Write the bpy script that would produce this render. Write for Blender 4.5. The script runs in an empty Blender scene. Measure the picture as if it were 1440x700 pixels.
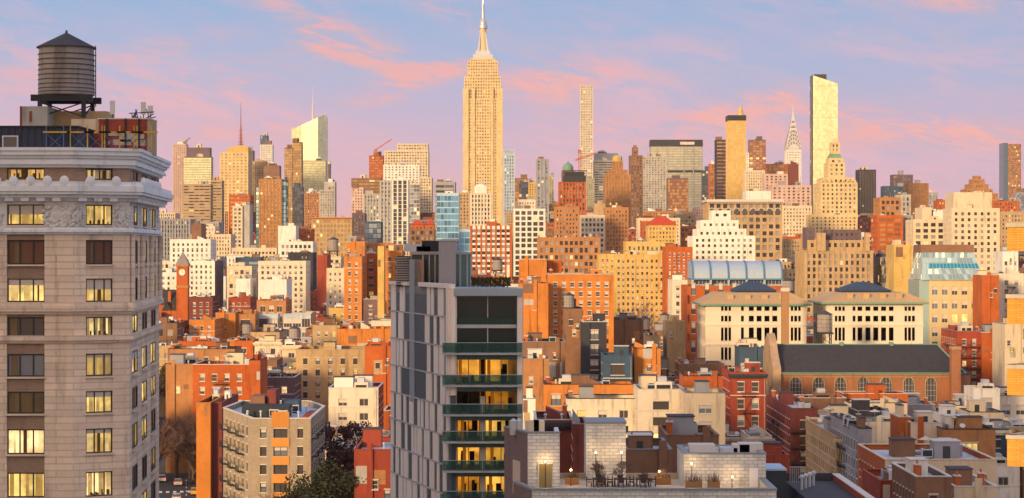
import bpy, math, random
from mathutils import Vector
rnd = random.Random(7)
sc = bpy.context.scene
C = sc.collection
R = math.radians
F = 2900.0; H = 52.0            # focal length in photo pixels, camera height in metres
# ------------------------------------------------------------------ camera
cam = bpy.data.cameras.new('camera'); cam.sensor_width = 36; cam.lens = 36*F/1440
cam.clip_start = 1; cam.clip_end = 30000
camo = bpy.data.objects.new('camera', cam); C.objects.link(camo)
camo.location = (0, 0, H); camo.rotation_euler = (R(90), 0, 0); sc.camera = camo
# ------------------------------------------------------------------ light
sc.view_settings.view_transform = 'Standard'; sc.view_settings.look = 'None'
sc.view_settings.exposure = 0.10; sc.view_settings.gamma = 1.0
SUN_EL = R(10.5); SUN_AZ = R(212)         # azimuth clockwise from +Y: behind the camera and to the left
sd = Vector((math.sin(SUN_AZ)*math.cos(SUN_EL), math.cos(SUN_AZ)*math.cos(SUN_EL), math.sin(SUN_EL)))
sun = bpy.data.lights.new('sun', 'SUN'); sun.energy = 4.1; sun.angle = R(9); sun.color = (1.0, 0.70, 0.36)
suno = bpy.data.objects.new('sun', sun); C.objects.link(suno)
suno.rotation_euler = sd.to_track_quat('Z', 'Y').to_euler()
w = bpy.data.worlds.new('World'); sc.world = w; w.use_nodes = True
nt = w.node_tree; nt.nodes.clear()
def N(t, **k):
    n = nt.nodes.new(t)
    for a, b in k.items(): setattr(n, a, b)
    return n
def L(a, b): nt.links.new(a, b)
def mth(op, a, b=None, c=None, clamp=False):
    n = nt.nodes.new('ShaderNodeMath'); n.operation = op; n.use_clamp = clamp
    for i, v in enumerate((a, b, c)):
        if v is None: continue
        if hasattr(v, 'is_output'): nt.links.new(v, n.inputs[i])
        else: n.inputs[i].default_value = v
    return n.outputs[0]
def mix(fac, a, b, mode='MIX'):
    n = nt.nodes.new('ShaderNodeMix'); n.data_type = 'RGBA'; n.blend_type = mode
    for s, v in ((n.inputs['Factor'], fac), (n.inputs[6], a), (n.inputs[7], b)):
        if hasattr(v, 'is_output'): nt.links.new(v, s)
        elif isinstance(v, (int, float)): s.default_value = v
        else: s.default_value = (*v, 1)
    return n.outputs[2]
def srgb(r, g, b):
    f = lambda c: (c/255/12.92) if c/255 <= .04045 else ((c/255+.055)/1.055)**2.4
    return (f(r), f(g), f(b))
tc = N('ShaderNodeTexCoord'); sp = N('ShaderNodeSeparateXYZ'); L(tc.outputs['Generated'], sp.inputs[0])
dx, dy, dz = sp.outputs
az = mth('ARCTAN2', dx, dy)                       # 0 straight ahead, radians
el = mth('ARCSINE', dz)
sky = N('ShaderNodeTexSky', sky_type='NISHITA'); sky.sun_disc = False
sky.sun_elevation = SUN_EL; sky.sun_rotation = SUN_AZ
skyc = mix(1.0, sky.outputs[0], (.10, .10, .10), 'MULTIPLY')
ramp = N('ShaderNodeValToRGB'); e = ramp.color_ramp.elements
L(mth('DIVIDE', el, 0.4, clamp=True), ramp.inputs[0])
e[0].position = 0.0; e[0].color = (*srgb(244, 186, 182), 1)
e[1].position = 1.0; e[1].color = (*srgb(118, 148, 200), 1)
for p, c in ((.07, srgb(232, 180, 190)), (.15, srgb(206, 178, 206)), (.22, srgb(166, 180, 220)), (.29, srgb(138, 176, 222)), (.5, srgb(125, 158, 205))):
    q = e.new(p); q.color = (*c, 1)
# the sky is bluer towards the right, pinker towards the left
side = mth('MULTIPLY_ADD', az, 2.3, .42, clamp=True)
base = mix(mth('MULTIPLY', side, .45), ramp.outputs[0], srgb(158, 166, 208))
# soft cirrus
def vec(sx, sy, sz):
    cb = N('ShaderNodeCombineXYZ'); L(mth('MULTIPLY', az, sx), cb.inputs[0]); L(mth('ADD', mth('MULTIPLY', el, sy), mth('MULTIPLY', az, .7)), cb.inputs[1]); cb.inputs[2].default_value = sz
    return cb.outputs[0]
def noise(v, scale, det=5, rough=.55, dist=0.):
    n = N('ShaderNodeTexNoise'); n.inputs['Scale'].default_value = scale; n.inputs['Detail'].default_value = det
    n.inputs['Roughness'].default_value = rough; n.inputs['Distortion'].default_value = dist; L(v, n.inputs['Vector']); return n.outputs[0]
def band(x, lo, hi):
    n = N('ShaderNodeMapRange'); n.interpolation_type = 'SMOOTHSTEP'; L(x, n.inputs[0]); n.inputs[1].default_value = lo; n.inputs[2].default_value = hi; return n.outputs[0]
n1 = noise(vec(1, 3.4, 3.1), 9, 6, .55, .6)
n2 = noise(vec(1, 3.8, 8.4), 22, 7, .62, .9)
n3 = noise(vec(1, 4.5, 1.7), 62, 5, .6, .5)
wisp = mth('ADD', mth('MULTIPLY', n2, .7), mth('MULTIPLY', n3, .3))
lowfade = mth('SUBTRACT', 1.0, mth('MULTIPLY', band(el, .05, .14), .75))
c1 = mth('MULTIPLY', mth('MULTIPLY', band(n1, .38, .62), band(wisp, .38, .60)), lowfade)
base = mix(mth('MULTIPLY', c1, .62), base, srgb(240, 178, 194))
blobs = None
for px, py, ax, ay, rot, amp in ((470,55,95,30,.42,.8),(615,99,48,10,-.03,1.1),(560,118,80,16,-.3,.4),(535,135,32,12,-.2,.6),(800,112,70,16,.12,.7),
        (800,150,100,26,.25,.4),(1000,170,70,20,-.2,.9),(1060,155,60,18,-.1,.6),(1105,140,22,16,-.3,.8),(1290,190,150,20,.06,.85),(1330,12,70,14,.1,.7),
        (90,140,180,50,-.1,.35),(20,95,60,18,.2,.4),(640,15,60,12,.35,.5),(330,120,120,34,-.3,.35),(1040,195,220,24,.0,.35),(430,35,60,16,.5,.7),(520,80,70,13,.1,.6),(600,105,45,14,-.1,.8),(850,95,90,12,.2,.5),(760,125,60,16,.1,.6),(230,70,120,14,-.2,.4),(1180,160,90,14,.1,.5),(1400,200,80,14,.05,.6),(350,190,150,18,.05,.45)):
    u0, v0 = (px-720)/F, (350-py)/F
    u = mth('SUBTRACT', az, u0); v = mth('SUBTRACT', el, v0)
    u2 = mth('ADD', mth('MULTIPLY', u, math.cos(rot)), mth('MULTIPLY', v, -math.sin(rot)))
    v2 = mth('ADD', mth('MULTIPLY', u, math.sin(rot)), mth('MULTIPLY', v, math.cos(rot)))
    q = mth('ADD', mth('POWER', mth('ABSOLUTE', mth('DIVIDE', u2, ax/F)), 2.0), mth('POWER', mth('ABSOLUTE', mth('DIVIDE', v2, ay/F)), 2.0))
    g = mth('MULTIPLY', mth('EXPONENT', mth('MULTIPLY', q, -1.0)), amp)
    blobs = g if blobs is None else mth('ADD', blobs, g)
bl = mth('MULTIPLY', blobs, mth('MULTIPLY_ADD', band(wisp, .40, .60), 1.15, .18), clamp=True)
base = mix(mth('MULTIPLY', bl, .8), base, srgb(250, 170, 164))
# sunset glow round the low sun, behind the camera
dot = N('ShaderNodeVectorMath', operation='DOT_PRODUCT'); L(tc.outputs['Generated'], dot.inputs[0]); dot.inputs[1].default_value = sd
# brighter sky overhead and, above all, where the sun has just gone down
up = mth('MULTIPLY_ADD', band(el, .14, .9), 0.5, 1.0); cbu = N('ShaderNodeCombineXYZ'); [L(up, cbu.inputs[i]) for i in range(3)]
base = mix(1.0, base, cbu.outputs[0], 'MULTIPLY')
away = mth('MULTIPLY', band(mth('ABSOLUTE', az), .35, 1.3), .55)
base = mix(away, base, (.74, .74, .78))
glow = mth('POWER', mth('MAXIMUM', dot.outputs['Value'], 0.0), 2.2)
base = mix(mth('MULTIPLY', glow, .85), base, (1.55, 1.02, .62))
base = mix(.10, base, skyc)
ground = band(dz, -.06, -.005)
base = mix(ground, (.06, .045, .045), base)
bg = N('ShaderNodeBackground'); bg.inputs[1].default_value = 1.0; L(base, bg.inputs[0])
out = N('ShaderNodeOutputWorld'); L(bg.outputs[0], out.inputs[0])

# ------------------------------------------------------------------ materials
MATS = {}
def mat(name, col, rough=.85, metal=0., var=.25, streak=.25, brick=None, bump=0., emit=None, spec=.35, scale=.12):
    if name in MATS: return MATS[name]
    global nt
    m = bpy.data.materials.new(name); m.use_nodes = True; nt = m.node_tree
    b = nt.nodes['Principled BSDF']
    b.inputs['Roughness'].default_value = rough; b.inputs['Metallic'].default_value = metal; b.inputs['Specular IOR Level'].default_value = spec
    tc = N('ShaderNodeTexCoord'); oi = N('ShaderNodeObjectInfo')
    add = N('ShaderNodeVectorMath', operation='ADD'); L(tc.outputs['Object'], add.inputs[0])
    sc_ = N('ShaderNodeVectorMath', operation='SCALE'); cb = N('ShaderNodeCombineXYZ'); L(oi.outputs['Random'], cb.inputs[0]); L(oi.outputs['Random'], cb.inputs[1])
    L(cb.outputs[0], sc_.inputs[0]); sc_.inputs['Scale'].default_value = 300; L(sc_.outputs[0], add.inputs[1])
    P = add.outputs[0]
    n1 = noise(P, scale, 5, .65); n2 = noise(P, scale*9, 4, .6)
    mp = N('ShaderNodeMapping'); L(P, mp.inputs[0]); mp.inputs['Scale'].default_value = (1, 1, .12)
    n3 = noise(mp.outputs[0], .9, 4, .6)
    v = mth('ADD', mth('MULTIPLY_ADD', n1, 2*var, 1-var), mth('MULTIPLY_ADD', n2, var, -var/2))
    v = mth('MULTIPLY', v, mth('SUBTRACT', 1.0, mth('MULTIPLY', band(n3, .52, .75), streak)))
    cv = N('ShaderNodeCombineXYZ'); [L(v, cv.inputs[i]) for i in range(3)]
    colr = mix(1.0, col, cv.outputs[0], 'MULTIPLY')
    if brick:
        bw, bh, mortar, fac = brick
        s = N('ShaderNodeSeparateXYZ'); L(tc.outputs['Object'], s.inputs[0])
        c2 = N('ShaderNodeCombineXYZ'); L(mth('ADD', s.outputs[0], s.outputs[1]), c2.inputs[0]); L(s.outputs[2], c2.inputs[1])
        bt = N('ShaderNodeTexBrick'); L(c2.outputs[0], bt.inputs[0]); bt.inputs['Scale'].default_value = 1
        bt.inputs['Brick Width'].default_value = bw; bt.inputs['Row Height'].default_value = bh; bt.inputs['Mortar Size'].default_value = bh*.09
        bt.inputs['Color1'].default_value = (.8, .8, .8, 1); bt.inputs['Color2'].default_value = (1.15, 1.12, 1.1, 1); bt.inputs['Mortar'].default_value = (*mortar, 1)
        colr = mix(fac, colr, mix(1.0, colr, bt.outputs[0], 'MULTIPLY'))
        bp = N('ShaderNodeBump'); bp.inputs['Strength'].default_value = .6; bp.inputs['Distance'].default_value = .03
        L(mth('SUBTRACT', 1.0, bt.outputs['Fac']), bp.inputs['Height']); L(bp.outputs[0], b.inputs['Normal'])
    elif bump:
        bp = N('ShaderNodeBump'); bp.inputs['Strength'].default_value = bump; bp.inputs['Distance'].default_value = .1
        L(n2, bp.inputs['Height']); L(bp.outputs[0], b.inputs['Normal'])
    L(colr, b.inputs['Base Color'])
    if emit:
        b.inputs['Emission Color'].default_value = (*emit[:3], 1); b.inputs['Emission Strength'].default_value = emit[3]
        if name.startswith(('pane', 'room', 'net')):     # rooms differ in glow; noise imitates light falling off across each
            nr = noise(P, .55, 3, .6); L(mth('MULTIPLY', mth('MULTIPLY_ADD', oi.outputs['Random'], .8, .45), mth('MULTIPLY_ADD', band(nr, .3, .7), emit[3], emit[3]*.35)), b.inputs['Emission Strength'])
            L(mix(oi.outputs['Random'], (emit[0], emit[1]*.82, emit[2]*.5), (emit[0], min(1,emit[1]*1.08), emit[2]*1.5)), b.inputs['Emission Color'])
    MATS[name] = m; return m
def winmat(name, dark, mid, fm=.35, fl=.08, lit=(1., .62, .22), ls=1.0, metal=0., rough=.25):
    """glazing whose tone changes window by window (UVs count windows)"""
    global nt
    if name in MATS: return MATS[name]
    m = bpy.data.materials.new(name); m.use_nodes = True; nt = m.node_tree
    b = nt.nodes['Principled BSDF']; b.inputs['Roughness'].default_value = rough; b.inputs['Metallic'].default_value = metal
    tc = N('ShaderNodeTexCoord'); oi = N('ShaderNodeObjectInfo')
    fl_ = N('ShaderNodeVectorMath', operation='FLOOR'); L(tc.outputs['UV'], fl_.inputs[0])
    s = N('ShaderNodeSeparateXYZ'); L(fl_.outputs[0], s.inputs[0])
    c = N('ShaderNodeCombineXYZ'); L(s.outputs[0], c.inputs[0]); L(s.outputs[1], c.inputs[1]); L(mth('MULTIPLY', oi.outputs['Random'], 99), c.inputs[2])
    wn = N('ShaderNodeTexWhiteNoise', noise_dimensions='3D'); L(c.outputs[0], wn.inputs['Vector'])
    v = wn.outputs['Value']
    k = band(v, 1-fl-fm-.15, 1-fl-fm+.15)
    L(mix(k, dark, mid), b.inputs['Base Color'])
    islit = mth('GREATER_THAN', v, 1-fl)
    b.inputs['Emission Color'].default_value = (*lit, 1); L(mth('MULTIPLY', islit, ls), b.inputs['Emission Strength'])
    MATS[name] = m; return m

PAL = dict(org=(.56,.20,.04), dor=(.46,.11,.025), red=(.32,.06,.033), mar=(.20,.05,.04), brn=(.24,.125,.075), tan=(.48,.33,.18), yel=(.62,.41,.13),
    crm=(.70,.57,.40), pal=(.72,.62,.49), wht=(.80,.75,.68), gry=(.33,.33,.36), pnk=(.62,.43,.37), dk=(.045,.045,.06), nav=(.05,.09,.15), prp=(.15,.10,.12),
    cct=(.45,.42,.38), gld=(.70,.52,.27), oli=(.40,.36,.25), lbl=(.45,.55,.66), stn=(.34,.29,.265), cor=(.43,.20,.08))
def wm(k):
    var = .20 if k in ('wht','pal','crm') else .42
    return mat('wall_'+k, PAL[k], .88, 0, var, .38)
G_std = lambda: winmat('glazing_standard', (.04,.035,.04), (.36,.30,.26), .38, .02, ls=.7)
G_dark = lambda: winmat('glazing_dark', (.05,.045,.045), (.12,.10,.11), .4, .03)
G_gold = lambda: winmat('glazing_gold', (.74,.48,.13), (.84,.55,.17), .5, .0, metal=.55, rough=.35)
G_pale = lambda: winmat('glazing_pale', (.62,.62,.36), (.76,.74,.45), .5, .0, metal=.45, rough=.3)
G_blue = lambda: winmat('glazing_blue', (.06,.20,.36), (.14,.38,.60), .6, .01, metal=.3, rough=.25)
G_cop = lambda: winmat('glazing_copper', (.34,.15,.06), (.58,.29,.11), .5, .02, metal=.5, rough=.35)
G_teal = lambda: winmat('glazing_teal', (.08,.22,.26), (.35,.55,.58), .5, .12, metal=.2, rough=.25)
G_bronze = lambda: winmat('glazing_bronze', (.32,.20,.085), (.48,.31,.13), .5, .02, metal=.5, rough=.35)
G_grey = lambda: winmat('glazing_grey', (.10,.13,.18), (.32,.36,.42), .5, .04, metal=.2, rough=.3)
GL = dict(std=G_std, dark=G_dark, gold=G_gold, pale=G_pale, blue=G_blue, cop=G_cop, teal=G_teal, brz=G_bronze, gre=G_grey)
ROOFS = dict(tar=mat('roof_tar', (.06,.06,.07), .9, 0, .4, 0, scale=.3), silver=mat('roof_silver_paint', (.50,.53,.58), .6, 0, .4, 0, scale=.3),
    white=mat('roof_white_membrane', (.72,.73,.75), .8, 0, .3, 0, scale=.3), grey=mat('roof_gravel', (.25,.24,.24), .95, 0, .4, 0, scale=.4),
    brown=mat('roof_brown', (.22,.14,.11), .95, 0, .4, 0, scale=.3), blue=mat('roof_blue_silver', (.38,.50,.62), .55, 0, .35, 0, scale=.3))
TIMBER = mat('weathered_timber', (.44,.38,.35), .9, 0, .35, .4, brick=(.25, 9, (.5,.5,.5), .5))
STEEL = mat('black_steel', (.03,.032,.036), .6, .3, .2, 0)
GALV = mat('galvanised_metal', (.52,.54,.56), .5, .3, .25, .2)
CAPM = mat('coping_stone', (.62,.56,.50), .85, 0, .2, .1)
GREEN = mat('copper_green', (.16,.30,.22), .7, 0, .3, .1)
PANE_D = mat('pane_dark', (.085,.07,.065), .12, 0, .1, 0, spec=.6)
PANE_B = mat('pane_sky', (.22,.24,.28), .15, .3, .2, 0, spec=.6)
PANE_L = mat('pane_lit', (.5,.35,.15), .4, 0, .1, 0, emit=(1., .60, .20, 1.1))
PANE_Y = mat('pane_lit_curtain', (.4,.3,.1), .5, 0, .1, 0, emit=(1., .66, .16, .95))
BLIND = mat('window_blind', (.62,.55,.48), .8, 0, .1, 0)
FR_W = mat('frame_white', (.62,.58,.52), .6, 0, .1, 0)
FR_D = mat('frame_dark', (.04,.04,.045), .5, 0, .1, 0)

# ------------------------------------------------------------------ mesh helpers
class Fr:
    """frame on a wall: u along, n outward, z up (local metres)"""
    def __init__(s, p0, p1, z=0):
        s.p0 = Vector((p0[0], p0[1])); d = Vector((p1[0]-p0[0], p1[1]-p0[1])); s.L = d.length; s.u = d/s.L; s.n = Vector((s.u.y, -s.u.x)); s.z = z
        s.rot = math.atan2(s.u.y, s.u.x)
    def __call__(s, u, n, z):
        q = s.p0+s.u*u+s.n*n; return (q.x, q.y, z+s.z)
ID = Fr((0,0),(1,0))
class MB:
    def __init__(s): s.v=[]; s.f=[]; s.m=[]; s.uv={}; s.mats=[]
    def mi(s, m):
        if m not in s.mats: s.mats.append(m)
        return s.mats.index(m)
    def face(s, pts, m, uv=None):
        i = len(s.v); s.v += [tuple(p) for p in pts]; s.f.append(tuple(range(i, i+len(pts)))); s.m.append(s.mi(m))
        if uv: s.uv[len(s.f)-1] = uv
    def fbox(s, fr, u0, u1, n0, n1, z0, z1, m, skip=''):
        """n0 inner, n1 outer"""
        i = len(s.v); k = s.mi(m)
        s.v += [fr(u0,n0,z0), fr(u1,n0,z0), fr(u1,n1,z0), fr(u0,n1,z0), fr(u0,n0,z1), fr(u1,n0,z1), fr(u1,n1,z1), fr(u0,n1,z1)]
        for key, q in (('o',(3,2,6,7)), ('i',(1,0,4,5)), ('l',(0,3,7,4)), ('r',(2,1,5,6)), ('t',(7,6,5,4)), ('b',(0,1,2,3))):
            if key in skip: continue
            s.f.append(tuple(i+a for a in q)); s.m.append(k)
    def box(s, x0, x1, y0, y1, z0, z1, m, skip=''):
        s.fbox(ID, x0, x1, -y1, -y0, z0, z1, m, skip)
    def prism(s, poly, z0, z1, m, top=None, cap=True, bot=False):
        n = len(poly); i = len(s.v); k = s.mi(m)
        top = top or poly
        s.v += [(p[0],p[1],z0) for p in poly]+[(p[0],p[1],(z1 if len(p)<3 else p[2])) for p in top]
        for a in range(n):
            b = (a+1) % n; s.f.append((i+a, i+b, i+n+b, i+n+a)); s.m.append(k)
        if cap: s.f.append(tuple(i+n+a for a in range(n))); s.m.append(k)
        if bot: s.f.append(tuple(i+a for a in reversed(range(n)))); s.m.append(k)
    def lathe(s, prof, n, m, cx=0, cy=0, ph=0.):
        i = len(s.v); k = s.mi(m)
        for r, z in prof:
            for a in range(n):
                t = 2*math.pi*(a+ph)/n; s.v.append((cx+r*math.cos(t), cy+r*math.sin(t), z))
        for j in range(len(prof)-1):
            for a in range(n):
                b = (a+1) % n; s.f.append((i+j*n+a, i+j*n+b, i+(j+1)*n+b, i+(j+1)*n+a)); s.m.append(k)
        s.f.append(tuple(i+(len(prof)-1)*n+a for a in range(n))); s.m.append(k)
        s.f.append(tuple(i+a for a in reversed(range(n)))); s.m.append(k)
    def tube(s, a, b, r0, r1, m, n=5):
        a = Vector(a); b = Vector(b); d = (b-a)
        if d.length < 1e-4: return
        d.normalize(); x = d.orthogonal().normalized(); y = d.cross(x); i = len(s.v); k = s.mi(m)
        for c, r in ((a, r0), (b, r1)):
            for j in range(n):
                t = 2*math.pi*j/n; s.v.append(tuple(c+x*(r*math.cos(t))+y*(r*math.sin(t))))
        for j in range(n):
            q = (j+1) % n; s.f.append((i+j, i+q, i+n+q, i+n+j)); s.m.append(k)
        s.f.append(tuple(i+n+j for j in range(n))); s.m.append(k)
        s.f.append(tuple(i+j for j in reversed(range(n)))); s.m.append(k)
    def mesh(s, name):
        me = bpy.data.meshes.new(name); me.from_pydata(s.v, [], s.f)
        for m in s.mats: me.materials.append(m)
        me.polygons.foreach_set('material_index', s.m)
        if s.uv:
            l = me.uv_layers.new(name='UVMap')
            for fi, uvs in s.uv.items():
                for li, uv in zip(me.polygons[fi].loop_indices, uvs): l.data[li].uv = uv
        me.update(); return me
    def build(s, name, parent=None, smooth=False, **k):
        me = s.mesh(name)
        if smooth: me.polygons.foreach_set('use_smooth', [True]*len(me.polygons))
        return link(name, me, parent, **k)
def link(name, me, parent=None, loc=(0,0,0), rot=0., label=None, cat=None, group=None, kind=None):
    o = bpy.data.objects.new(name, me); C.objects.link(o); o.parent = parent; o.location = loc; o.rotation_euler = (0,0,rot)
    for a, v in (('label',label),('category',cat),('group',group),('kind',kind)):
        if v: o[a] = v
    return o
def thing(name, label, cat, loc, rot=0., group=None): return link(name, None, None, loc, rot, label, cat, group)

# ------------------------------------------------------------------ screen bookkeeping: decides only what the fillers need not build
NC = 1480; SKYL = [760.]*NC; SKYF = [760.]*NC; NEAR = [False]
def lower(p, y):
    SKYL[p] = min(SKYL[p], y)
    if not NEAR[0]: SKYF[p] = min(SKYF[p], y)
def scr(x, y, z): return 720+F*x/y, 350-F*(z-H)/y
def ux(px, D): return (px-720)/F*D
def uz(py, D): return H-(py-350)/F*D

# ------------------------------------------------------------------ windows as parts
WC = {}
def window_mesh(w, h, kind, fr, big=False):
    key = (round(w,2), round(h,2), kind, fr.name)
    if key in WC: return WC[key]
    b = MB(); f = .09; hw = w/2
    pane = dict(d=PANE_D, b=PANE_B, l=PANE_L, y=PANE_Y, h=PANE_D)[kind]
    b.box(-hw, -hw+f, -.04, .08, 0, h, fr); b.box(hw-f, hw, -.04, .08, 0, h, fr)
    b.box(-hw+f, hw-f, -.04, .08, 0, f, fr); b.box(-hw+f, hw-f, -.04, .08, h-f, h, fr)
    if w > 1.7:
        for q in range(1, int(round(w/1.1))): b.box(-hw+w*q/round(w/1.1)-.04, -hw+w*q/round(w/1.1)+.04, -.03, .07, f, h-f, fr)
    else: b.box(-hw+f, hw-f, -.03, .07, h*.5-.04, h*.5+.04, fr)
    b.box(-hw+f, hw-f, .03, .06, f, h-f, pane)
    if kind in ('h','b') : b.box(-hw+f+.01, hw-f-.01, .0, .02, h*(.45 if kind=='h' else .6), h-f, BLIND)
    if not big: b.box(-hw-.1, hw+.1, -.27, -.02, -.17, -.002, CAPM); b.box(-hw-.08, hw+.08, -.23, -.02, h+.002, h+.2, CAPM)
    me = b.mesh('window'); WC[key] = me; return me
def pick_kind(lit=.06):
    r = rnd.random()
    return 'y' if r < lit*.5 else 'l' if r < lit else 'h' if r < .34 else 'b' if r < .6 else 'd'

# ------------------------------------------------------------------ facade
def facade(mb, fr, z0, z1, cols, rows, t, mp, msp=None, back=.03, e0=0., e1=0.):
    """solid piers between the window columns, spandrels between the window rows"""
    msp = msp or mp; Lw = fr.L
    if not cols or not rows:
        mb.fbox(fr, e0, Lw-e1, -t, 0, z0, z1, mp, 'i'); return
    u = e0
    for a, b in cols:
        if a > u: mb.fbox(fr, u, a, -t, 0, z0, z1, mp, 'ib')
        u = b
    if Lw-e1 > u: mb.fbox(fr, u, Lw-e1, -t, 0, z0, z1, mp, 'ib')
    z = z0; u0, u1 = cols[0][0]-.01, cols[-1][1]+.01
    for a, b in rows:
        if a > z: mb.fbox(fr, u0, u1, -t, -back, z, a, msp, 'ilr')
        z = b
    if z1-.002 > z: mb.fbox(fr, u0, u1, -t, -back, z, z1-.002, msp, 'ilr')
def grid(Lw, z0, z1, bw, fh, wf, hf, m=.8, zo=0.3, top=1.2):
    n = max(1, int((Lw-2*m)/bw)); 
    if Lw < 2*m+bw*.7: return [], []
    p = (Lw-2*m)/n; cols = [(m+p*(i+.5-wf/2), m+p*(i+.5+wf/2)) for i in range(n)]
    k = max(1, int((z1-z0-top)/fh)); rows = []
    for j in range(k):
        b = z1-top-(k-j)*fh; rows.append((b+fh*zo, b+fh*(zo+hf)))
    return cols, rows
# style: bay width, floor height, window width share, height share, wall thickness, spandrel set-back, spandrel material key, glazing
ST = dict(
    masonry=dict(bw=2.45, fh=3.05, wf=.42, hf=.52, t=.28, back=.03),
    loft=dict(bw=3.0, fh=3.9, wf=.62, hf=.60, t=.32, back=.06),
    grid=dict(bw=3.2, fh=3.6, wf=.58, hf=.55, t=.35, back=.02),
    horiz=dict(bw=6.0, fh=3.8, wf=.93, hf=.45, t=.3, back=-.15, zo=.35),
    vert=dict(bw=2.6, fh=3.7, wf=.50, hf=.62, t=.5, back=.3),
    glass=dict(bw=2.6, fh=3.9, wf=.93, hf=.84, t=.12, back=.02, zo=.1, m=.1, top=.3),
    plain=dict(bw=0, fh=3, wf=0, hf=0, t=.28, back=.03))
PARTS = {}
def shared(key, fn):
    if key not in PARTS: PARTS[key] = fn()
    return PARTS[key]
def unit_box(m, door=0):
    b = MB()
    if door == 2: b.prism([(-.5,-.5),(.5,-.5),(.5,.5),(-.5,.5)], 0, 0, m, top=[(-.5,-.5,1.),(.5,-.5,.45),(.5,.5,.45),(-.5,.5,1.)])
    elif door == 3: b.box(-.5,.5,-.5,.5,0,.7,m,'b'); b.box(-.3,.2,-.3,.4,.7,1.05,GALV,'b')
    else: b.box(-.5,.5,-.5,.5,0,1,m,'b'); b.box(-.54,.54,-.54,.54,1.0,1.05,CAPM if door else ROOFS['tar'])
    if door == 1: b.box(-.16,.12,-.52,-.5,0,.72,FR_D)
    if door == 3: b.box(-.4,.4,-.51,-.5,.2,.5,STEEL)
    return b.mesh('bulkhead')
def ac_mesh():
    b = MB(); b.box(-.8,.8,-.6,.6,.25,1.5,GALV)
    for x in (-.7,.6): 
        for y in (-.5,.4): b.box(x,x+.1,y,y+.1,0,.25,STEEL)
    b.lathe([(.5,1.5),(.5,1.62)], 10, STEEL); b.box(-.7,.7,-.63,-.6,.4,1.3,STEEL); return b.mesh('air_conditioner')
def vent_mesh():
    b = MB(); b.lathe([(.14,0),(.14,1.1),(.26,1.12),(.26,1.3),(.05,1.45)], 8, GALV); return b.mesh('vent_pipe')
def chim_mesh(m):
    b = MB(); b.box(-.55,.55,-.35,.35,0,1.9,m); b.box(-.65,.65,-.45,.45,1.9,2.05,CAPM)
    for x in (-.3,.05): b.lathe([(.13,2.05),(.11,2.5)],6,mat('chimney_pot',(.45,.18,.09)),cx=x+.1)
    return b.mesh('chimney')
def skyl_mesh():
    b = MB(); b.box(-.8,.8,-1.1,1.1,0,.35,GALV); b.prism([(-.75,-1.05),(.75,-1.05),(.75,1.05),(-.75,1.05)], .35, .7, PANE_B, top=[(-.1,-.9),(.1,-.9),(.1,.9),(-.1,.9)]); return b.mesh('skylight')
def duct_mesh():
    b = MB(); b.box(-2.2,2.2,-.3,.3,.5,1.1,GALV); b.box(1.6,2.2,-.3,.3,0,.5,GALV,'t'); b.box(-2.2,-1.6,-.35,.35,.0,.5,GALV,'t'); return b.mesh('duct')
def dish_mesh():
    b = MB(); b.tube((0,0,0),(0,0,1.0),.04,.04,GALV); b.tube((0,-.05,1.0),(0,-.2,1.15),.1,.5,FR_W,8); return b.mesh('satellite_dish')
def patch_mesh(i):
    b = MB(); b.box(-1.6,1.6,-2.,2.,0,.012,(ROOFS['silver'],ROOFS['tar'],ROOFS['blue'])[i],'b'); b.box(1.62,2.4,-1.,1.6,0,.01,(ROOFS['white'],ROOFS['grey'],ROOFS['tar'])[i],'b'); return b.mesh('roof_patch')
def rail_mesh():
    b = MB()
    for z in (.55,1.05): b.box(-2.6,2.6,-.02,.02,z,z+.05,STEEL)
    for k in range(14): b.box(-2.6+k*.4-.015,-2.6+k*.4+.015,-.015,.015,0,1.05,STEEL)
    return b.mesh('roof_railing')
def pipe_mesh():
    b = MB(); b.tube((-2.6,0,.35),(2.6,.3,.35),.1,.1,GALV,6); b.tube((2.6,.3,.35),(2.6,.3,1.6),.1,.1,GALV,6); b.tube((-1,0,.35),(-1,0,2.2),.06,.05,STEEL,5)
    for x in (-2,0,2): b.box(x-.1,x+.1,-.15,.3,0,.25,TIMBER)
    return b.mesh('pipe_run')
def deck_mesh():
    b = MB(); b.box(-1.9,1.9,-1.5,1.5,.1,.25,TIMBER)
    for x in (-1.8,1.8): b.box(x-.04,x+.04,-1.5,1.5,.25,1.1,TIMBER)
    b.box(-.4,.4,-.3,.3,.25,.95,mat('deck_table',(.3,.3,.32),.8)); b.tube((.1,0,.25),(.1,0,2.4),.03,.03,FR_W,5); b.lathe([(1.2,2.2),(.05,2.7)],8,mat('parasol_cloth',(.55,.5,.42),.9),.1,0); return b.mesh('roof_deck')
def esc_mesh(nf, fh):
    b = MB(); w_ = 1.6
    for k in range(nf):
        z = k*fh; b.box(-w_,w_,-1.0,0,z,z+.07,STEEL)
        for zz in (.45,.9): b.box(-w_,w_,-1.02,-.98,z+zz,z+zz+.05,STEEL); b.box(-w_,-w_+.04,-1.,0,z+zz,z+zz+.05,STEEL); b.box(w_-.04,w_,-1.,0,z+zz,z+zz+.05,STEEL)
        for q in range(9): b.box(-w_+q*w_/4-.02,-w_+q*w_/4+.02,-1.02,-.98,z,z+.9,STEEL)
        if k < nf-1: 
            s = 1 if k%2 else -1
            for o in (-.75,-.35): b.tube((-s*1.1,o,z+.07),(s*1.1,o,z+fh),.05,.05,STEEL,4)
    return b.mesh('fire_escape')

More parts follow.
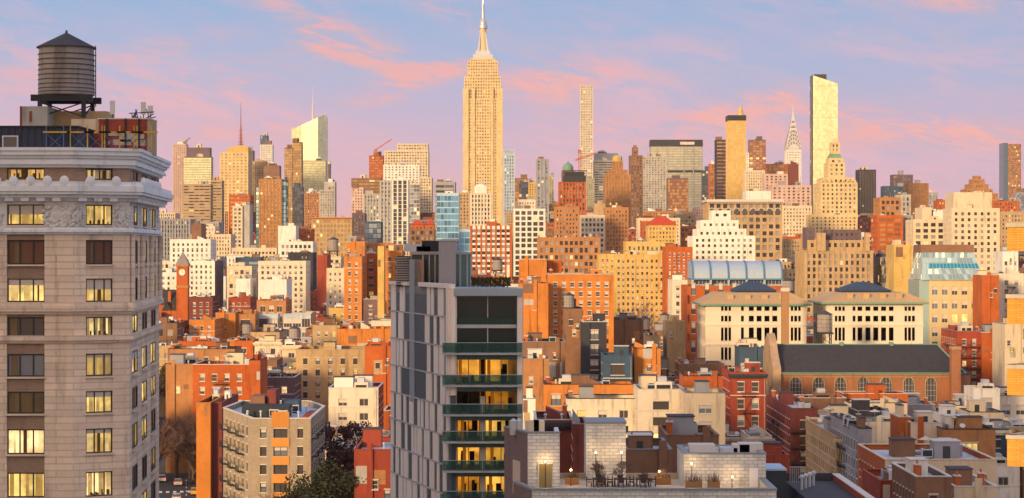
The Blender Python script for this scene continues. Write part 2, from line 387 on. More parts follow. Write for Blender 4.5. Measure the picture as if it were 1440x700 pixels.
ROOFTANKS = []
BLD = []      # (label, px, py) used to describe fillers
def building(name, label, cat, x0, x1, ytop, D, depth=22, col='tan', style='masonry', glz=None, yaw=0., roof='tar', par=.8, ybot=None, sp=None, group=None,
             lit=.045, sides=True, clutter=None, frame=None, bw=None, fh=None, corn=None, sidecol=None, esc=0, plainfront=False, wf=None, hf=None, solid=0, top=None):
    h = uz(ytop, D); cx = ux((x0+x1)/2, D); wd = (x1-x0)/F*D
    st = dict(ST[style]); 
    if bw: st['bw'] = bw
    if fh: st['fh'] = fh
    if wf: st['wf'] = wf
    if hf: st['hf'] = hf
    if 850 < D < 1650 and st['bw'] and style != 'glass': st['bw'] *= .78; st['fh'] *= .86
    if D > 1500 and style != 'glass': st['t'] *= 2.0; st['back'] *= 2
    T = thing(name, label, cat, (cx, D, 0), R(yaw), group)
    hw = wd/2; poly = [(-hw,0),(hw,0),(hw,depth),(-hw,depth)]; t = st['t']
    mw = wm(col); ms = wm(sp) if sp else mw; mside = wm(sidecol) if sidecol else mw
    gl = GL[glz]() if glz else (G_std() if D > 300 else G_dark())
    wb = MB(); zroof = h-par
    slots = []
    # glazed core, UVs count windows
    zlow = max(0, min(h-8, uz((ybot or 700)+160, D))) if D > 900 else 0
    for i in range(4):
        p0, p1 = poly[i], poly[(i+1)%4]; fr = Fr(p0, p1)
        e = t+.002 if i % 2 else 0.
        vis = i == 0 or (sides and ((i == 3 and cx-hw > 0) or (i == 1 and cx+hw < 0) or abs(yaw) > 8)) and not (i == 2)
        cols, rows = ([], [])
        if st['bw'] and vis and not (plainfront and i == 0):
            cols, rows = grid(fr.L, max(zlow,3.6), h-(top or par)-.3-solid, st['bw'], st['fh'], st['wf'], st['hf'], st.get('m',.8), st.get('zo',.3), st.get('top',.6))
        m_ = mw if i == 0 else mside
        if cols and rows:
            n_u, n_v = len(cols), len(rows); p = (cols[-1][1]+cols[-1][0]-cols[0][1]-cols[0][0])/2/max(1,n_u-1) if n_u > 1 else fr.L
            u_off = (cols[0][0]+cols[0][1])/2-p/2; zo = rows[0][0]-st['fh']*.2
            uvf = lambda u, z: ((u-u_off)/p+20+i*37, (z-zo)/st['fh']+20)
            a, b = fr(t, -t, zlow), fr(fr.L-t, -t, zlow)
            wb.face([a, b, (b[0],b[1],zroof), (a[0],a[1],zroof)], gl, [uvf(t,zlow), uvf(fr.L-t,zlow), uvf(fr.L-t,zroof), uvf(t,zroof)])
            facade(wb, fr, zlow, h, cols, rows, t, m_, ms if i == 0 or not sidecol else m_, st['back'], e, e)
            if D < 1050: slots.append((fr, cols, rows, i))
        else: facade(wb, fr, zlow, h, [], [], t, m_, e0=e, e1=e)
    wb.build('wall', T)
    rb = MB(); rb.box(-hw+t, hw-t, t, depth-t, zroof-.1, zroof, ROOFS[roof], 'b'); rb.build('roof', T)
    if D < 900:   # coping  along the parapet
        cb = MB(); cpm = rnd.choice((CAPM, mw, mw, STEEL, ROOFS['grey'])) 
        for q in ((-hw-.06,hw+.06,-.06,t+.05),(-hw-.06,hw+.06,depth-t-.05,depth+.06),(-hw-.06,-hw+t+.05,t+.052,depth-t-.052),(hw-t-.05,hw+.06,t+.052,depth-t-.052)): cb.box(*q, h+.002, h+.14, cpm)
        cb.build('coping', T)
    if corn:
        cb = MB(); mc = wm(corn) if corn in PAL else ROOFS['tar']; cb.box(-hw-.5, hw+.5, -.7, -.003, h-.9, h-.35, mc); cb.box(-hw-.3, hw+.3, -.4, -.004, h-1.3, h-.9, mc)
        for k in range(int(wd/1.2)): cb.box(-hw+.4+k*1.2, -hw+.7+k*1.2, -.6, -.39, h-1.25, h-.902, mc)
        cb.build('cornice', T)
    # individual windows where the photo is fine enough to show them
    if slots:
        fkind = FR_W if frame == 'w' else FR_D if frame == 'd' else (FR_W if rnd.random() < .6 else FR_D)
        cnt = 0; rest = []
        for fr, cols, rows, i in slots:
            for (za, zb) in reversed(rows):
                for (ua, ub) in cols:
                    um = (ua+ub)/2; q = fr(um, -t+.08, za); a = R(yaw)
                    X = cx+q[0]*math.cos(a)-q[1]*math.sin(a); Y = D+q[0]*math.sin(a)+q[1]*math.cos(a)
                    px, py = scr(X, Y, zb)
                    pw = (ub-ua)*F/Y*abs((Vector((math.cos(fr.rot+a), math.sin(fr.rot+a)))).x if i == 0 else .35)
                    ip = int(px)+20
                    if not (0 <= ip < NC) or py > min(702, SKYL[ip]) or pw < (2.6 if i == 0 else 1.2): continue
                    me = window_mesh(ub-ua-.02, zb-za-.02, pick_kind(lit), fkind)
                    if cnt < 100: link('window', me, T, q[:2]+(za+.01,), fr.rot); cnt += 1
                    else: rest.append((me, q, za, fr.rot))
        if rest:
            rb = MB()
            for me, q, za, ro in rest:
                base_i = len(rb.v); c_, s_ = math.cos(ro), math.sin(ro)
                for vv in me.vertices: x, y, z = vv.co; rb.v.append((q[0]+x*c_-y*s_, q[1]+x*s_+y*c_, za+.01+z))
                for pl in me.polygons: rb.f.append(tuple(base_i+k for k in pl.vertices)); rb.m.append(rb.mi(me.materials[pl.material_index]))
            rb.build('windows', T, kind='stuff')
    if not esc and D < 800 and D > 330 and style == 'masonry' and wd > 7 and rnd.random() < .28: esc = 1
    if D < 900 and style in ('masonry','loft') and wd > 6 and rnd.random() < .45:
        b2 = MB(); zb = h-st['fh']*1.35; b2.box(-hw-.06, hw+.06, -.08, -.003, zb, zb+.18, CAPM); b2.build('string_course', T)
        xq = hw*rnd.choice((-.92,.92)); b2 = MB(); b2.tube((xq,-.09,2),(xq,-.09,h-.3),.06,.06,GALV,5); b2.build('downpipe', T)
    if esc:
        nf = max(2, int((h-5)/st['fh'])-1); me = shared(('esc', nf, st['fh']), lambda: esc_mesh(nf, st['fh']))
        for k in range(esc): link('fire_escape', me, T, (-hw+wd*(k+.5)/esc, -.005, h-1.5-nf*st['fh']))
        if abs(cx) > 20: link('fire_escape', me, T, ((-hw-.005) if cx > 0 else hw+.005, depth*.5, h-1.5-nf*st['fh']), R(-90 if cx > 0 else 90))
    if style == 'plain' and D < 900:      # party walls: odd windows, patched render, old chimney breasts
        for k in range(rnd.randint(1, 3)):
            if wd < 3 or h < 8: break
            zq = h-rnd.uniform(2.5, 6.5)-1.4; link('window', window_mesh(.95, 1.4, pick_kind(.08), FR_D if k else FR_W), T, (rnd.uniform(-hw*.75, hw*.75), -.09, zq))
        b3 = MB(); 
        for k in range(2):
            xa = rnd.uniform(-hw*.95, hw*.4); za = h-rnd.uniform(2, 9); b3.box(xa, min(hw*.97, xa+rnd.uniform(.15,.5)*wd), -.012-.004*k, -.001, za, min(h-.1, za+rnd.uniform(.8,3.5)), wm(rnd.choice(('brn','cct','tan',col,col,'cor'))), 'i')
        b3.build('patched_render', T, kind=None)
        if wd > 5: b3 = MB(); xa = rnd.uniform(-hw*.7, hw*.6); b3.box(xa, xa+.9, -.35, -.002, 0, h+1.1, mside if sidecol else mw, 'i'); b3.build('chimney_breast', T)
    # roof clutter
    nclut = clutter if clutter is not None else (rnd.randint(12, 20) if D < 650 else rnd.randint(8, 13) if D < 1100 else rnd.randint(1, 2))
    used = []
    for k in range(nclut):
        ty = rnd.choice(['bulk','bulk','ac','ac','vent','vent','chim','chim','sky','duct','dish','patch','patch','rail','pipe','deck']) if D < 1100 else 'bulk'
        if k == 0: ty = 'bulk'
        x = rnd.uniform(-hw*.72, hw*.72); y = rnd.uniform(2.5, depth-3)
        if any(abs(x-a) < 1.7 and abs(y-b) < 1.9 for a, b in used): continue
        used.append((x, y))
        if ty == 'bulk':
            bm = rnd.choice(['wht','crm','brn','gry',col,col]); dr = rnd.choice((0,0,1,2,3)); me = shared(('bulk', bm, dr), lambda: unit_box(wm(bm), dr))
            s = 1 if D < 1100 else D/1100
            o = link('bulkhead', me, T, (x*.7, y, zroof)); o.scale = (min(wd*.5, rnd.uniform(2.2,4.2)*s), min(depth*.5, rnd.uniform(2.5,4)*s), rnd.uniform(2.0,3.0)*s*(.8 if D>1100 else 1))
        elif ty == 'ac': link('air_conditioner', shared('ac', ac_mesh), T, (x, y, zroof), rnd.choice((0, R(90))))
        elif ty == 'vent': link('vent_pipe', shared('vent', vent_mesh), T, (x, y, zroof))
        elif ty == 'chim': link('chimney', shared(('chim', col), lambda: chim_mesh(wm(rnd.choice(['red','brn','dor'])))), T, (rnd.choice((-1,1))*(hw-.9), y, zroof), R(90))
        elif ty == 'sky': link('skylight', shared('sky', skyl_mesh), T, (x, y, zroof))
        elif ty == 'duct' and wd > 9: link('duct', shared('duct', duct_mesh), T, (x*.5, y, zroof), rnd.choice((0, R(90))))
        elif ty == 'patch': o = link('roof_patch', shared(('patch', k%3), lambda: patch_mesh(k%3)), T, (x*.7, y, zroof+.02+k*.004), rnd.choice((0, R(90)))); o.scale = (min(1.6, wd/9), min(1.6, wd/9), 1)
        elif ty == 'rail' and wd > 6: o = link('roof_railing', shared('rail', rail_mesh), T, (x*.3, y, zroof)); o.scale = (min(1.3, wd/8), 1, 1)
        elif ty == 'pipe' and wd > 6: o = link('pipe_run', shared('pipe', pipe_mesh), T, (x*.3, y, zroof)); o.scale = (min(1.3, wd/8), 1, 1)
        elif ty == 'deck' and wd > 7: link('roof_deck', shared('deck', deck_mesh), T, (x*.4, y, zroof))
        elif ty == 'dish': link('satellite_dish', shared('dish', dish_mesh), T, (x, y, zroof))
    yb = 350-F*(zroof-H)/(D+depth) if h < H else ytop
    for p in range(max(0, int(x0)+20), min(NC, int(x1)+20)): lower(p, yb)
    BLD.append((label, (x0+x1)/2, (ytop+min(ybot or ytop+40, ytop+70))/2))
    T['_'] = 0; del T['_']
    return T, dict(h=h, hw=hw, d=depth, zr=zroof, cx=cx, D=D)

# ------------------------------------------------------------------ water tanks
def tank(loc, r, h, leg, label, timber=TIMBER, roofm=None, big=False, beam=True):
    T = thing('water_tank', label, 'water tank', loc, 0, 'timber water tanks standing on the roofs')
    roofm = roofm or ROOFS['tar']
    n = 28 if big else 12
    b = MB(); b.lathe([(r*.98, leg), (r, leg+h*.02), (r*.97, leg+h)], n, timber); b.build('barrel', T)
    b = MB()
    for k in range(9 if big else 4):
        z = leg+h*(.06+(k/(9 if big else 4))**1.15*.9); b.lathe([(r*1.012, z), (r*1.012, z+h*.012)], n, STEEL)
    b.build('hoop', T)
    b = MB(); b.lathe([(r*1.06, leg+h*.99), (r*1.06, leg+h*1.01), (r*.05, leg+h*1.01+r*.52), (r*.03, leg+h*1.01+r*.62)], n, roofm); b.build('conical_roof', T)
    b = MB(); q = r*.78
    for sx in (-1,1):
        for sy in (-1,1): b.box(sx*q-.07*r,sx*q+.07*r,sy*q-.07*r,sy*q+.07*r,0,leg-.25*r,STEEL)
    b.build('leg', T); b = MB()
    for s in (-1,1):
        b.box(-r*1.1,r*1.1,s*q-.06*r,s*q+.06*r,leg-.25*r,leg-.02*r,STEEL); b.box(s*q-.06*r,s*q+.06*r,-q+.07*r,q-.07*r,leg-.23*r,leg-.04*r,STEEL)
        b.tube((-q,s*q,.1),(q,s*q,leg-.3*r),.03*r,.03*r,STEEL,4); b.tube((q,s*q,.1),(-q,s*q,leg-.3*r),.03*r,.03*r,STEEL,4)
        b.tube((s*q,-q,.1),(s*q,q,leg-.3*r),.03*r,.03*r,STEEL,4)
    b.build('support_frame', T)
    b = MB()
    for s in (-.12,.12): b.tube((r*1.05,s,leg-.4*r),(r*1.05,s,leg+h*1.05),.03,.03,STEEL,4)
    for k in range(int(h/.4)): b.box(r*1.03,r*1.07,-.12,.12,leg+k*.4,leg+k*.4+.04,STEEL)
    b.build('ladder', T)
    return T
exec_parts = []
# ------------------------------------------------------------------ stepped and special towers
def block(T, part, cx_off, y_off, wd, dp, z0, z1, style, col, glz, sp=None, top=.6, par=.8, back_=True, cap=None, bw=None, fh=None, wf=None, hf=None, far=True):
    st = dict(ST[style]); t = st['t']*(2 if far and style != 'glass' else 1); 
    if bw: st['bw'] = bw
    if fh: st['fh'] = fh
    if wf: st['wf'] = wf
    if hf: st['hf'] = hf
    if T.location.y < 1650 and st['bw']: st['bw'] *= .78; st['fh'] *= .86
    bk = st['back']*(2 if far else 1)
    mw = wm(col); ms = wm(sp) if sp else mw; gl = GL[glz](); b = MB(); hw = wd/2
    poly = [(cx_off-hw,y_off),(cx_off+hw,y_off),(cx_off+hw,y_off+dp),(cx_off-hw,y_off+dp)]
    for i in range(4):
        fr = Fr(poly[i], poly[(i+1)%4]); e = t+.002 if i%2 else 0.
        cols, rows = grid(fr.L, z0, z1-top, st['bw'], st['fh'], st['wf'], st['hf'], st.get('m',.8), st.get('zo',.3), st.get('top',.5)) if st['bw'] and i != 2 else ([],[])
        if cols and rows:
            nu = len(cols); p = (cols[-1][1]-cols[0][1])/(nu-1) if nu > 1 else fr.L; uo = (cols[0][0]+cols[0][1])/2-p/2; zo = rows[0][0]-st['fh']*.2
            uv = lambda u, z: ((u-uo)/p+20+i*37, (z-zo)/st['fh']+20)
            a, c = fr(t,-t,z0), fr(fr.L-t,-t,z0); zr = z1-par
            b.face([a,c,(c[0],c[1],zr),(a[0],a[1],zr)], gl, [uv(t,z0),uv(fr.L-t,z0),uv(fr.L-t,zr),uv(t,zr)])
            facade(b, fr, z0, z1, cols, rows, t, mw, ms, bk, e, e)
        else: facade(b, fr, z0, z1, [], [], t, mw, e0=e, e1=e)
    b.box(cx_off-hw+t, cx_off+hw-t, y_off+t, y_off+dp-t, z1-par-.1, z1-par, ROOFS[cap or 'grey'], 'b')
    return b.build(part, T)
def stepped(name, label, cat, D, tiers, style, col, glz='std', sp=None, ybot=340, group='towers of the skyline', **k):
    """tiers: (x0, x1, ytop, ybase, depth) in photo pixels at distance D, lowest first"""
    cx = ux((tiers[0][0]+tiers[0][1])/2, D); T = thing(name, label, cat, (cx, D, 0), 0, group); d0 = tiers[0][4]
    for i, (x0, x1, yt, yb, dp) in enumerate(tiers):
        z0 = 0 if i == 0 and D < 900 else uz(yb, D) if i else max(0, uz(yb, D)); c = ux((x0+x1)/2, D)-cx
        if i == 0 and z0 > 0: z0 = max(0, z0-60)
        block(T, 'wall' if i == 0 else 'setback_tier', c, (d0-dp)/2, (x1-x0)/F*D, dp, z0, uz(yt, D), style, col, glz, sp, **k)
        for p in range(max(0,int(x0)+20), min(NC,int(x1)+20)): lower(p, yt)
    BLD.append((label, (tiers[0][0]+tiers[0][1])/2, (tiers[0][2]+ybot)/2))
    return T, cx
def pyr(T, part, x, y, w_, d_, z0, z1, m, k=.02, n=4):
    b = MB(); hw, hd = w_/2, d_/2
    b.prism([(x-hw,y-hd),(x+hw,y-hd),(x+hw,y+hd),(x-hw,y+hd)], z0, z1, m, top=[(x-hw*k,y-hd*k),(x+hw*k,y-hd*k),(x+hw*k,y+hd*k),(x-hw*k,y+hd*k)]); return b.build(part, T)
def mast(T, part, x, y, z0, z1, r, m, lattice=False):
    b = MB(); b.tube((x,y,z0),(x,y,z0+(z1-z0)*.45),r,r*.7,m,8); b.tube((x,y,z0+(z1-z0)*.45),(x,y,z1),r*.6,r*.15,m,6)
    for k in range(5): z = z0+(z1-z0)*k*.09; b.tube((x,y,z),(x,y,z+r*.5),r*1.8,r*1.8,m,8)
    return b.build(part, T)
def crane(label, px, ybase, ytop, D, jx0, jy0, jx1, jy1, col=(.45,.12,.04)):
    m = mat('crane_steel_%d' % int(col[0]*99), col, .6); X = ux(px, D)
    T = thing('tower_crane', label, 'crane', (X, D, uz(ybase, D)), 0, 'tower cranes over building sites')
    h = uz(ytop, D)-uz(ybase, D); b = MB(); s = .9
    for q in ((-s,-s),(s,-s),(s,s),(-s,s)): b.tube((q[0],q[1],0),(q[0],q[1],h),.3,.3,m,4)
    for k in range(int(h/4)): b.tube((-s,-s,k*4),(s,-s,k*4+4),.2,.2,m,4); b.box(-s,s,-s,s,k*4,k*4+.3,m)
    b.build('mast', T)
    b = MB(); a = (ux(jx0,D)-X, 0, uz(jy0,D)-uz(ybase,D)); c = (ux(jx1,D)-X, 0, uz(jy1,D)-uz(ybase,D))
    for o in ((-.8,0),(.8,0),(0,1.6)): b.tube((a[0],o[0],a[2]+o[1]),(c[0],o[0],c[2]+o[1]),.35,.3,m,4)
    for k in range(12):
        t0 = k/12; t1 = (k+1)/12; L_ = lambda t, o: (a[0]+(c[0]-a[0])*t, o[0], a[2]+(c[2]-a[2])*t+o[1]); b.tube(L_(t0,(-.8,0)), L_(t1,(0,1.6)), .2,.2,m,4); b.tube(L_(t1,(.8,0)), L_(t0,(0,1.6)), .2,.2,m,4)
    b.build('jib', T); b = MB(); b.box(-1.5,1.5,-1.5,1.5,h-3,h-.2,m); b.build('cab', T)
STONE_P = mat('pale_limestone', (.66,.52,.34), .8, 0, .15, .2); SILV = mat('silver_cladding', (.55,.56,.60), .4, .5, .2, .1)
REDROOF = mat('red_roof_tiles', (.50,.06,.02), .8, 0, .3, 0, scale=.5); DSLATE = mat('dark_slate', (.046,.043,.047), .95, 0, .3, .3, scale=.3)

def tower_empire():
    D = 2950; s = D/F
    T, cx = stepped('skyscraper', 'tallest limestone skyscraper with stepped crown, silver mast and long needle antenna', 'skyscraper', D,
        [(651,707,139,345,44),(652.5,704.5,108,140,40),(657,700.5,86,110,34),(661,697,82,87,28)], 'masonry', 'gld', 'std', None, 330, fh=4.4, bw=3.5, wf=.46, hf=.5)
    z = lambda y: uz(y, D)
    b = MB()   # the raised bays and the recessed middle of the shaft
    for x0, x1 in ((651,659),(664,668),(690,694),(699,707)): b.box(ux(x0,D)-cx, ux(x1,D)-cx, -1.8, -.01, z(330), z(125), wm('gld'))
    b.build('projecting_bay', T)
    b = MB(); b.box(-14,14,8,36,z(82),z(76),SILV); b.box(-10.5,10.5,11,33,z(76),z(71),SILV)
    b.lathe([(6.6,z(71)),(5.6,z(60)),(4.6,z(42)),(4.6,z(38))], 16, STONE_P, 0, 22)
    for k in range(4):
        a = k*math.pi/2+math.pi/4; b.tube((9.5*math.cos(a),22+9.5*math.sin(a),z(72)),(5*math.cos(a),22+5*math.sin(a),z(44)),2.2,.6,SILV,4)
    b.build('mooring_mast', T)
    b = MB(); b.lathe([(6.4,z(38)),(6.4,z(34)),(5,z(33)),(5,z(30)),(3.6,z(26)),(2.4,z(24)),(2.4,z(18))], 16, SILV, 0, 22); b.build('dome', T)
    mast(T, 'antenna', 0, 22, z(18), z(-14), 1.5, SILV)
def tower_chrysler():
    D = 3300; z = lambda y: uz(y, D); m = mat('steel_crown', (.72,.66,.60), .35, .5, .15, 0); dk = mat('crown_window', (.08,.07,.08), .4)
    T, cx = stepped('skyscraper', 'slender white tower with arched steel crown tapering to a needle spire', 'skyscraper', D, [(1104,1130,262,330,34),(1106.5,1127.5,212,264,24)], 'masonry', 'wht', 'std', None, 260, fh=4.2)
    prof = [(11.8,212),(11.6,207),(10.4,200),(8.6,193),(6.6,186),(4.6,178),(3.0,170),(1.7,163),(.7,156),(.15,147)]
    b = MB(); b.lathe([(r*1.41, z(y)) for r, y in prof], 4, m, 0, 17, .5); b.build('crown', T)
    b = MB()
    for k, (r, y) in enumerate(prof[1:7]):    # nested arches with triangular windows on each face
        zz = z(y)
        for f in range(4):
            a = f*math.pi/2; c, s_ = math.cos(a), math.sin(a)
            P = lambda u, n, h: (u*c-n*s_, 17+u*s_+n*c, h)
            for q in range(7):
                t = math.pi*(q+.5)/7; u = r*.86*math.cos(t); h = zz-4+r*.95*math.sin(t)
                b.face([P(u-.95,-r-.45,h-1.8), P(u+.95,-r-.45,h-1.8), P(u,-r-.3,h+2.2)], dk)
            pts = [(r*1.0*math.cos(math.pi*q/10), zz-4+r*1.15*math.sin(math.pi*q/10)) for q in range(11)]
            for q in range(10): b.tube(P(pts[q][0],-r-.1,pts[q][1]), P(pts[q+1][0],-r-.1,pts[q+1][1]), .35,.35,m,4)
    b.build('sunburst_arch', T)
def tower_slant():   # faceted glass tower, roof rising to the right
    D = 3500; x = lambda p: ux(p, D)-ux(433,D); z = lambda y: uz(y, D)
    T = thing('skyscraper', 'pale faceted glass skyscraper with a slanted jagged roofline and white spire', 'skyscraper', (ux(433,D), D, 0), 0, 'towers of the skyline')
    g = G_pale(); b = MB()
    def fc(p, q, za, zb, ta, tb, ya, yb):
        b.face([(x(p),ya,z(za)),(x(q),yb,z(zb)),(x(q),yb,z(tb)),(x(p),ya,z(ta))], g, [(p/1.5,0),(q/1.5,0),(q/1.5,(za-tb)/3.),(p/1.5,(za-ta)/3.)])
    fc(409,424,330,330,182,176,12,3); fc(424,447,330,330,176,166,3,0); fc(447,457,330,330,166,160,0,14); fc(457,457.5,330,330,160,165,14,50)
    b.face([(x(409),12,z(182)),(x(424),3,z(176)),(x(447),0,z(166)),(x(457),14,z(160)),(x(457),50,z(165)),(x(409),50,z(184))], g)
    fc(409.0,409.1,330,330,184,182,50,12); b.build('wall', T)
    b = MB()
    for k in range(36): zz = z(322)+k*(z(176)-z(322))/36; b.tube((x(409),11.6,zz),(x(424),2.6,zz),.25,.25,FR_W,4); b.tube((x(424),2.6,zz),(x(447),-.4,zz),.25,.25,FR_W,4); b.tube((x(447),-.4,zz),(x(457),13.6,zz),.25,.25,FR_W,4)
    b.build('floor_band', T)
    b = MB(); 
    for p, y in ((452,163),(455,158),(457,160)): b.tube((x(p),12,z(y+8)),(x(p),12,z(y-2)),.5,.2,FR_W,4)
    b.build('roof_screen', T)
    mast(T, 'spire', x(438), 25, z(172), z(120), 1.6, FR_W); BLD.append(('the faceted glass tower', 433, 240))
def tower_park():
    D = 4750
    T, cx = stepped('skyscraper', 'very slender pale concrete tower with an even grid of big square windows', 'skyscraper', D, [(816,834,160,300,29),(816.6,833.4,156,161,27),(816,834,121,157,29)], 'grid', 'crm', 'gre', None, 285, bw=4.9, fh=5.6, wf=.6, hf=.6)
def tower_madison():
    D = 2100; X = ux(1160, D); x = lambda p: ux(p, D)-X; z = lambda y: uz(y, D); g = G_pale()
    T = thing('skyscraper', 'tall pale green glass tower with a dark left edge and sloping lantern roof', 'skyscraper', (X, D, 0), 0, 'towers of the skyline')
    b = MB(); P = [(1144,4,106),(1178,0,118),(1179.5,24,117),(1143.5,24,105)]
    for i in range(4):
        p, q = P[i], P[(i+1)%4]
        b.face([(x(p[0]),p[1],0),(x(q[0]),q[1],0),(x(q[0]),q[1],z(q[2])),(x(p[0]),p[1],z(p[2]))], G_dark() if i == 3 else g, [(i*9,0),(i*9+12,0),(i*9+12,64),(i*9,64)])
    b.face([(x(p[0]),p[1],z(p[2])) for p in P], ROOFS['grey']); b.build('wall', T)
    b = MB(); k = 0
    while z(300)+k*3.6 < z(121): zz = z(300)+k*3.6; b.tube((x(1144),3.9,zz),(x(1178),-.1,zz),.12,.12,FR_D if k%9==0 else GALV,4); k += 1
    for q in range(13): p = 1144+34*q/12; b.tube((x(p),4-4*q/12-.12,z(310)),(x(p),4-4*q/12-.12,z(107+12*q/12)),.10,.10,GALV,4)
    b.build('mullion', T); b = MB(); b.box(x(1147),x(1164),8,18,z(112),z(104),ROOFS['tar']); b.build('roof_plant', T)
    b = MB(); b.box(x(1142.5),x(1144),4.2,5.5,z(330),z(105.5),FR_D); b.build('edge_fin', T); BLD.append(('the tall pale green glass tower', 1160, 200))
def tower_cap():     # insurance style tower with lantern
    D = 1900; T, cx = stepped('skyscraper', 'tan stone tower with stepped shoulders, green cap and small round lantern', 'skyscraper', D,
        [(1154,1206,257,335,46),(1158,1202,250,258,40),(1167,1191,228,252,26),(1169,1189,222,229,22)], 'masonry', 'gld', 'std', None, 325, fh=4, bw=4)
    z = lambda y: uz(y, D); X = ux(1179, D)-cx
    pyr(T, 'green_roof', X, 23, 12.5, 12.5, z(222), z(214), GREEN, .62)
    block(T, 'lantern', X, 18, 8.2, 8.2, z(216), z(200), 'vert', 'gld', 'std'); pyr(T, 'lantern_roof', X, 22, 8.6, 8.6, z(200), z(193.5), wm('gld'), .1)
    b = MB()
    for k in range(9): b.box(ux(1155+k*6,D)-cx-.7, ux(1155+k*6,D)-cx+.7, -.6, .6, z(257), z(254), wm('gld'))
    b.build('pinnacle', T)
def tower_golden_slab():
    D = 2300; T, cx = stepped('office_tower', 'slim golden glass tower with a dark top band', 'office tower', D, [(1024,1049,169,300,26)], 'glass', 'gld', 'gold', None, 280)
    b = MB(); b.box(-10.2,10.2,-.4,26.4,uz(170,D),uz(162.5,D),STEEL); b.build('crown', T)
    D = 2600; T, cx = stepped('skyscraper', 'stone tower with tall gilded lantern rising behind the slim golden glass tower', 'skyscraper', D,
        [(1032,1060,262,300,34),(1036,1054,215,263,22),(1038,1050,180,216,16)], 'masonry', 'wht', 'std', None, 262)
    z = lambda y: uz(y, D); X = ux(1043.5, D)-cx; b = MB(); g = mat('gilding', (.8,.55,.2), .35, .5)
    b.lathe([(5,z(180)),(4.6,z(160)),(3.2,z(158)),(3.2,z(154)),(2.2,z(152)),(.6,z(147))], 10, g, X, 17); b.build('gilded_lantern', T)
def tower_met():
    D = 3600; T, cx = stepped('office_tower', 'very wide pale office slab with a dark top band and lengthwise stripes', 'office tower', D, [(915,988,206,300,30)], 'horiz', 'cct', 'pale', None, 290, fh=4.4)
    b = MB(); z = lambda y: uz(y, D)
    b.box(-45.8,45.8,-.8,30.8,z(206.5),z(197),STEEL); b.build('top_band', T)
    b = MB(); b.box(6,31,-1.4,-.81,z(204),z(200),mat('sign_panel', (.75,.6,.6), .6)); b.build('roof_panel', T)
    b = MB(); b.box(-45.6,45.6,-1.0,-.1,z(243),z(240),STEEL); b.build('plant_floor_band', T)
    b = MB()
    for p in (924,938,962,975): b.box(ux(p,D)-cx-1, ux(p,D)-cx+1, -1.2, -.2, z(300), z(207), wm('cct'))
    b.build('rib', T)
def tower_antenna():
    D = 3000; T, cx = stepped('office_tower', 'golden tower with curved cream crown below a tall red broadcast mast', 'office tower', D, [(309,349,215,345,40)], 'grid', 'gld', 'brz', None, 330, bw=5.5, fh=4.4)
    z = lambda y: uz(y, D); b = MB(); x = lambda p: ux(p,D)-cx
    pts = [(x(318)+(x(349)-x(318))*k/10, z(215)+(z(205)-z(215))*math.sin(math.pi*(.15+.55*k/10))) for k in range(11)]
    for k in range(10): b.prism([(pts[k][0],1),(pts[k+1][0],1),(pts[k+1][0],39),(pts[k][0],39)], z(215.5), 0, wm('yel'), top=[(pts[k][0],1,pts[k][1]),(pts[k+1][0],1,pts[k+1][1]),(pts[k+1][0],39,pts[k+1][1]),(pts[k][0],39,pts[k][1])])
    b.build('curved_crown', T); m = mat('mast_paint', (.38,.12,.10), .6)
    mast(T, 'broadcast_mast', x(336), 20, z(206), z(143), 1.6, m)
    b = MB()
    for k in range(4): b.lathe([(4.5-k*.5,z(203-k*4)),(4.5-k*.5,z(202.4-k*4))], 10, m, x(336), 20)
    b.build('antenna_ring', T)
FARG = 'towers of the skyline'
def far_specials():
    return [(2950,tower_empire),(3300,tower_chrysler),(3500,tower_slant),(4750,tower_park),(2100,tower_madison),(1900,tower_cap),(2300,tower_golden_slab),(3600,tower_met),(3000,tower_antenna),
      (2600, lambda: stepped('office_tower','broad cream stepped tower topped by a flat slab and lower white block','office tower',2600,[(539,607,250,345,50),(540,602,212,252,40),(558,601,202,213,34)],'grid','crm','std',None,300)),
      (2000, lambda: crown_gold()), (1900, lambda: red_black()), (2400, lambda: stepped('office_tower','slim bluish white tower with a golden top right of the tallest skyscraper','office tower',2400,[(708,724,218,320,20),(708.5,723.5,211,219,18)],'vert','lbl','gre',None,300)),
      (2100, lambda: stepped('office_tower','dark brown brick tower with a small cap left of the very wide slab','office tower',2100,[(886,904,219,300,26),(890,898,207,220,12),(892,896,204,208,6)],'masonry','brn','std')),
      (1300, palazzo), (1000, ziggurat), (1300, redhip), (1250, twinred), (900, decobrick), (900, clocktower), (4200, lambda: blueorange()), (2200, lambda: redpyr()), (1500, lambda: hatbox())]
def crown_gold():
    D = 2000; T, cx = stepped('apartment_tower','golden brown tower with vertical piers and a lit octagonal rooftop lantern','tower',D,[(851,887,246,310,32),(855,883,239,247,26),(862,877,227,240,14)],'vert','cor','brz',None,298)
    b = MB(); z = lambda y: uz(y,D); b.lathe([(4.6,z(228)),(4.6,z(221)),(3.4,z(219)),(.4,z(217.5))],8,wm('yel'),ux(869.5,D)-cx,16); b.build('lantern', T)
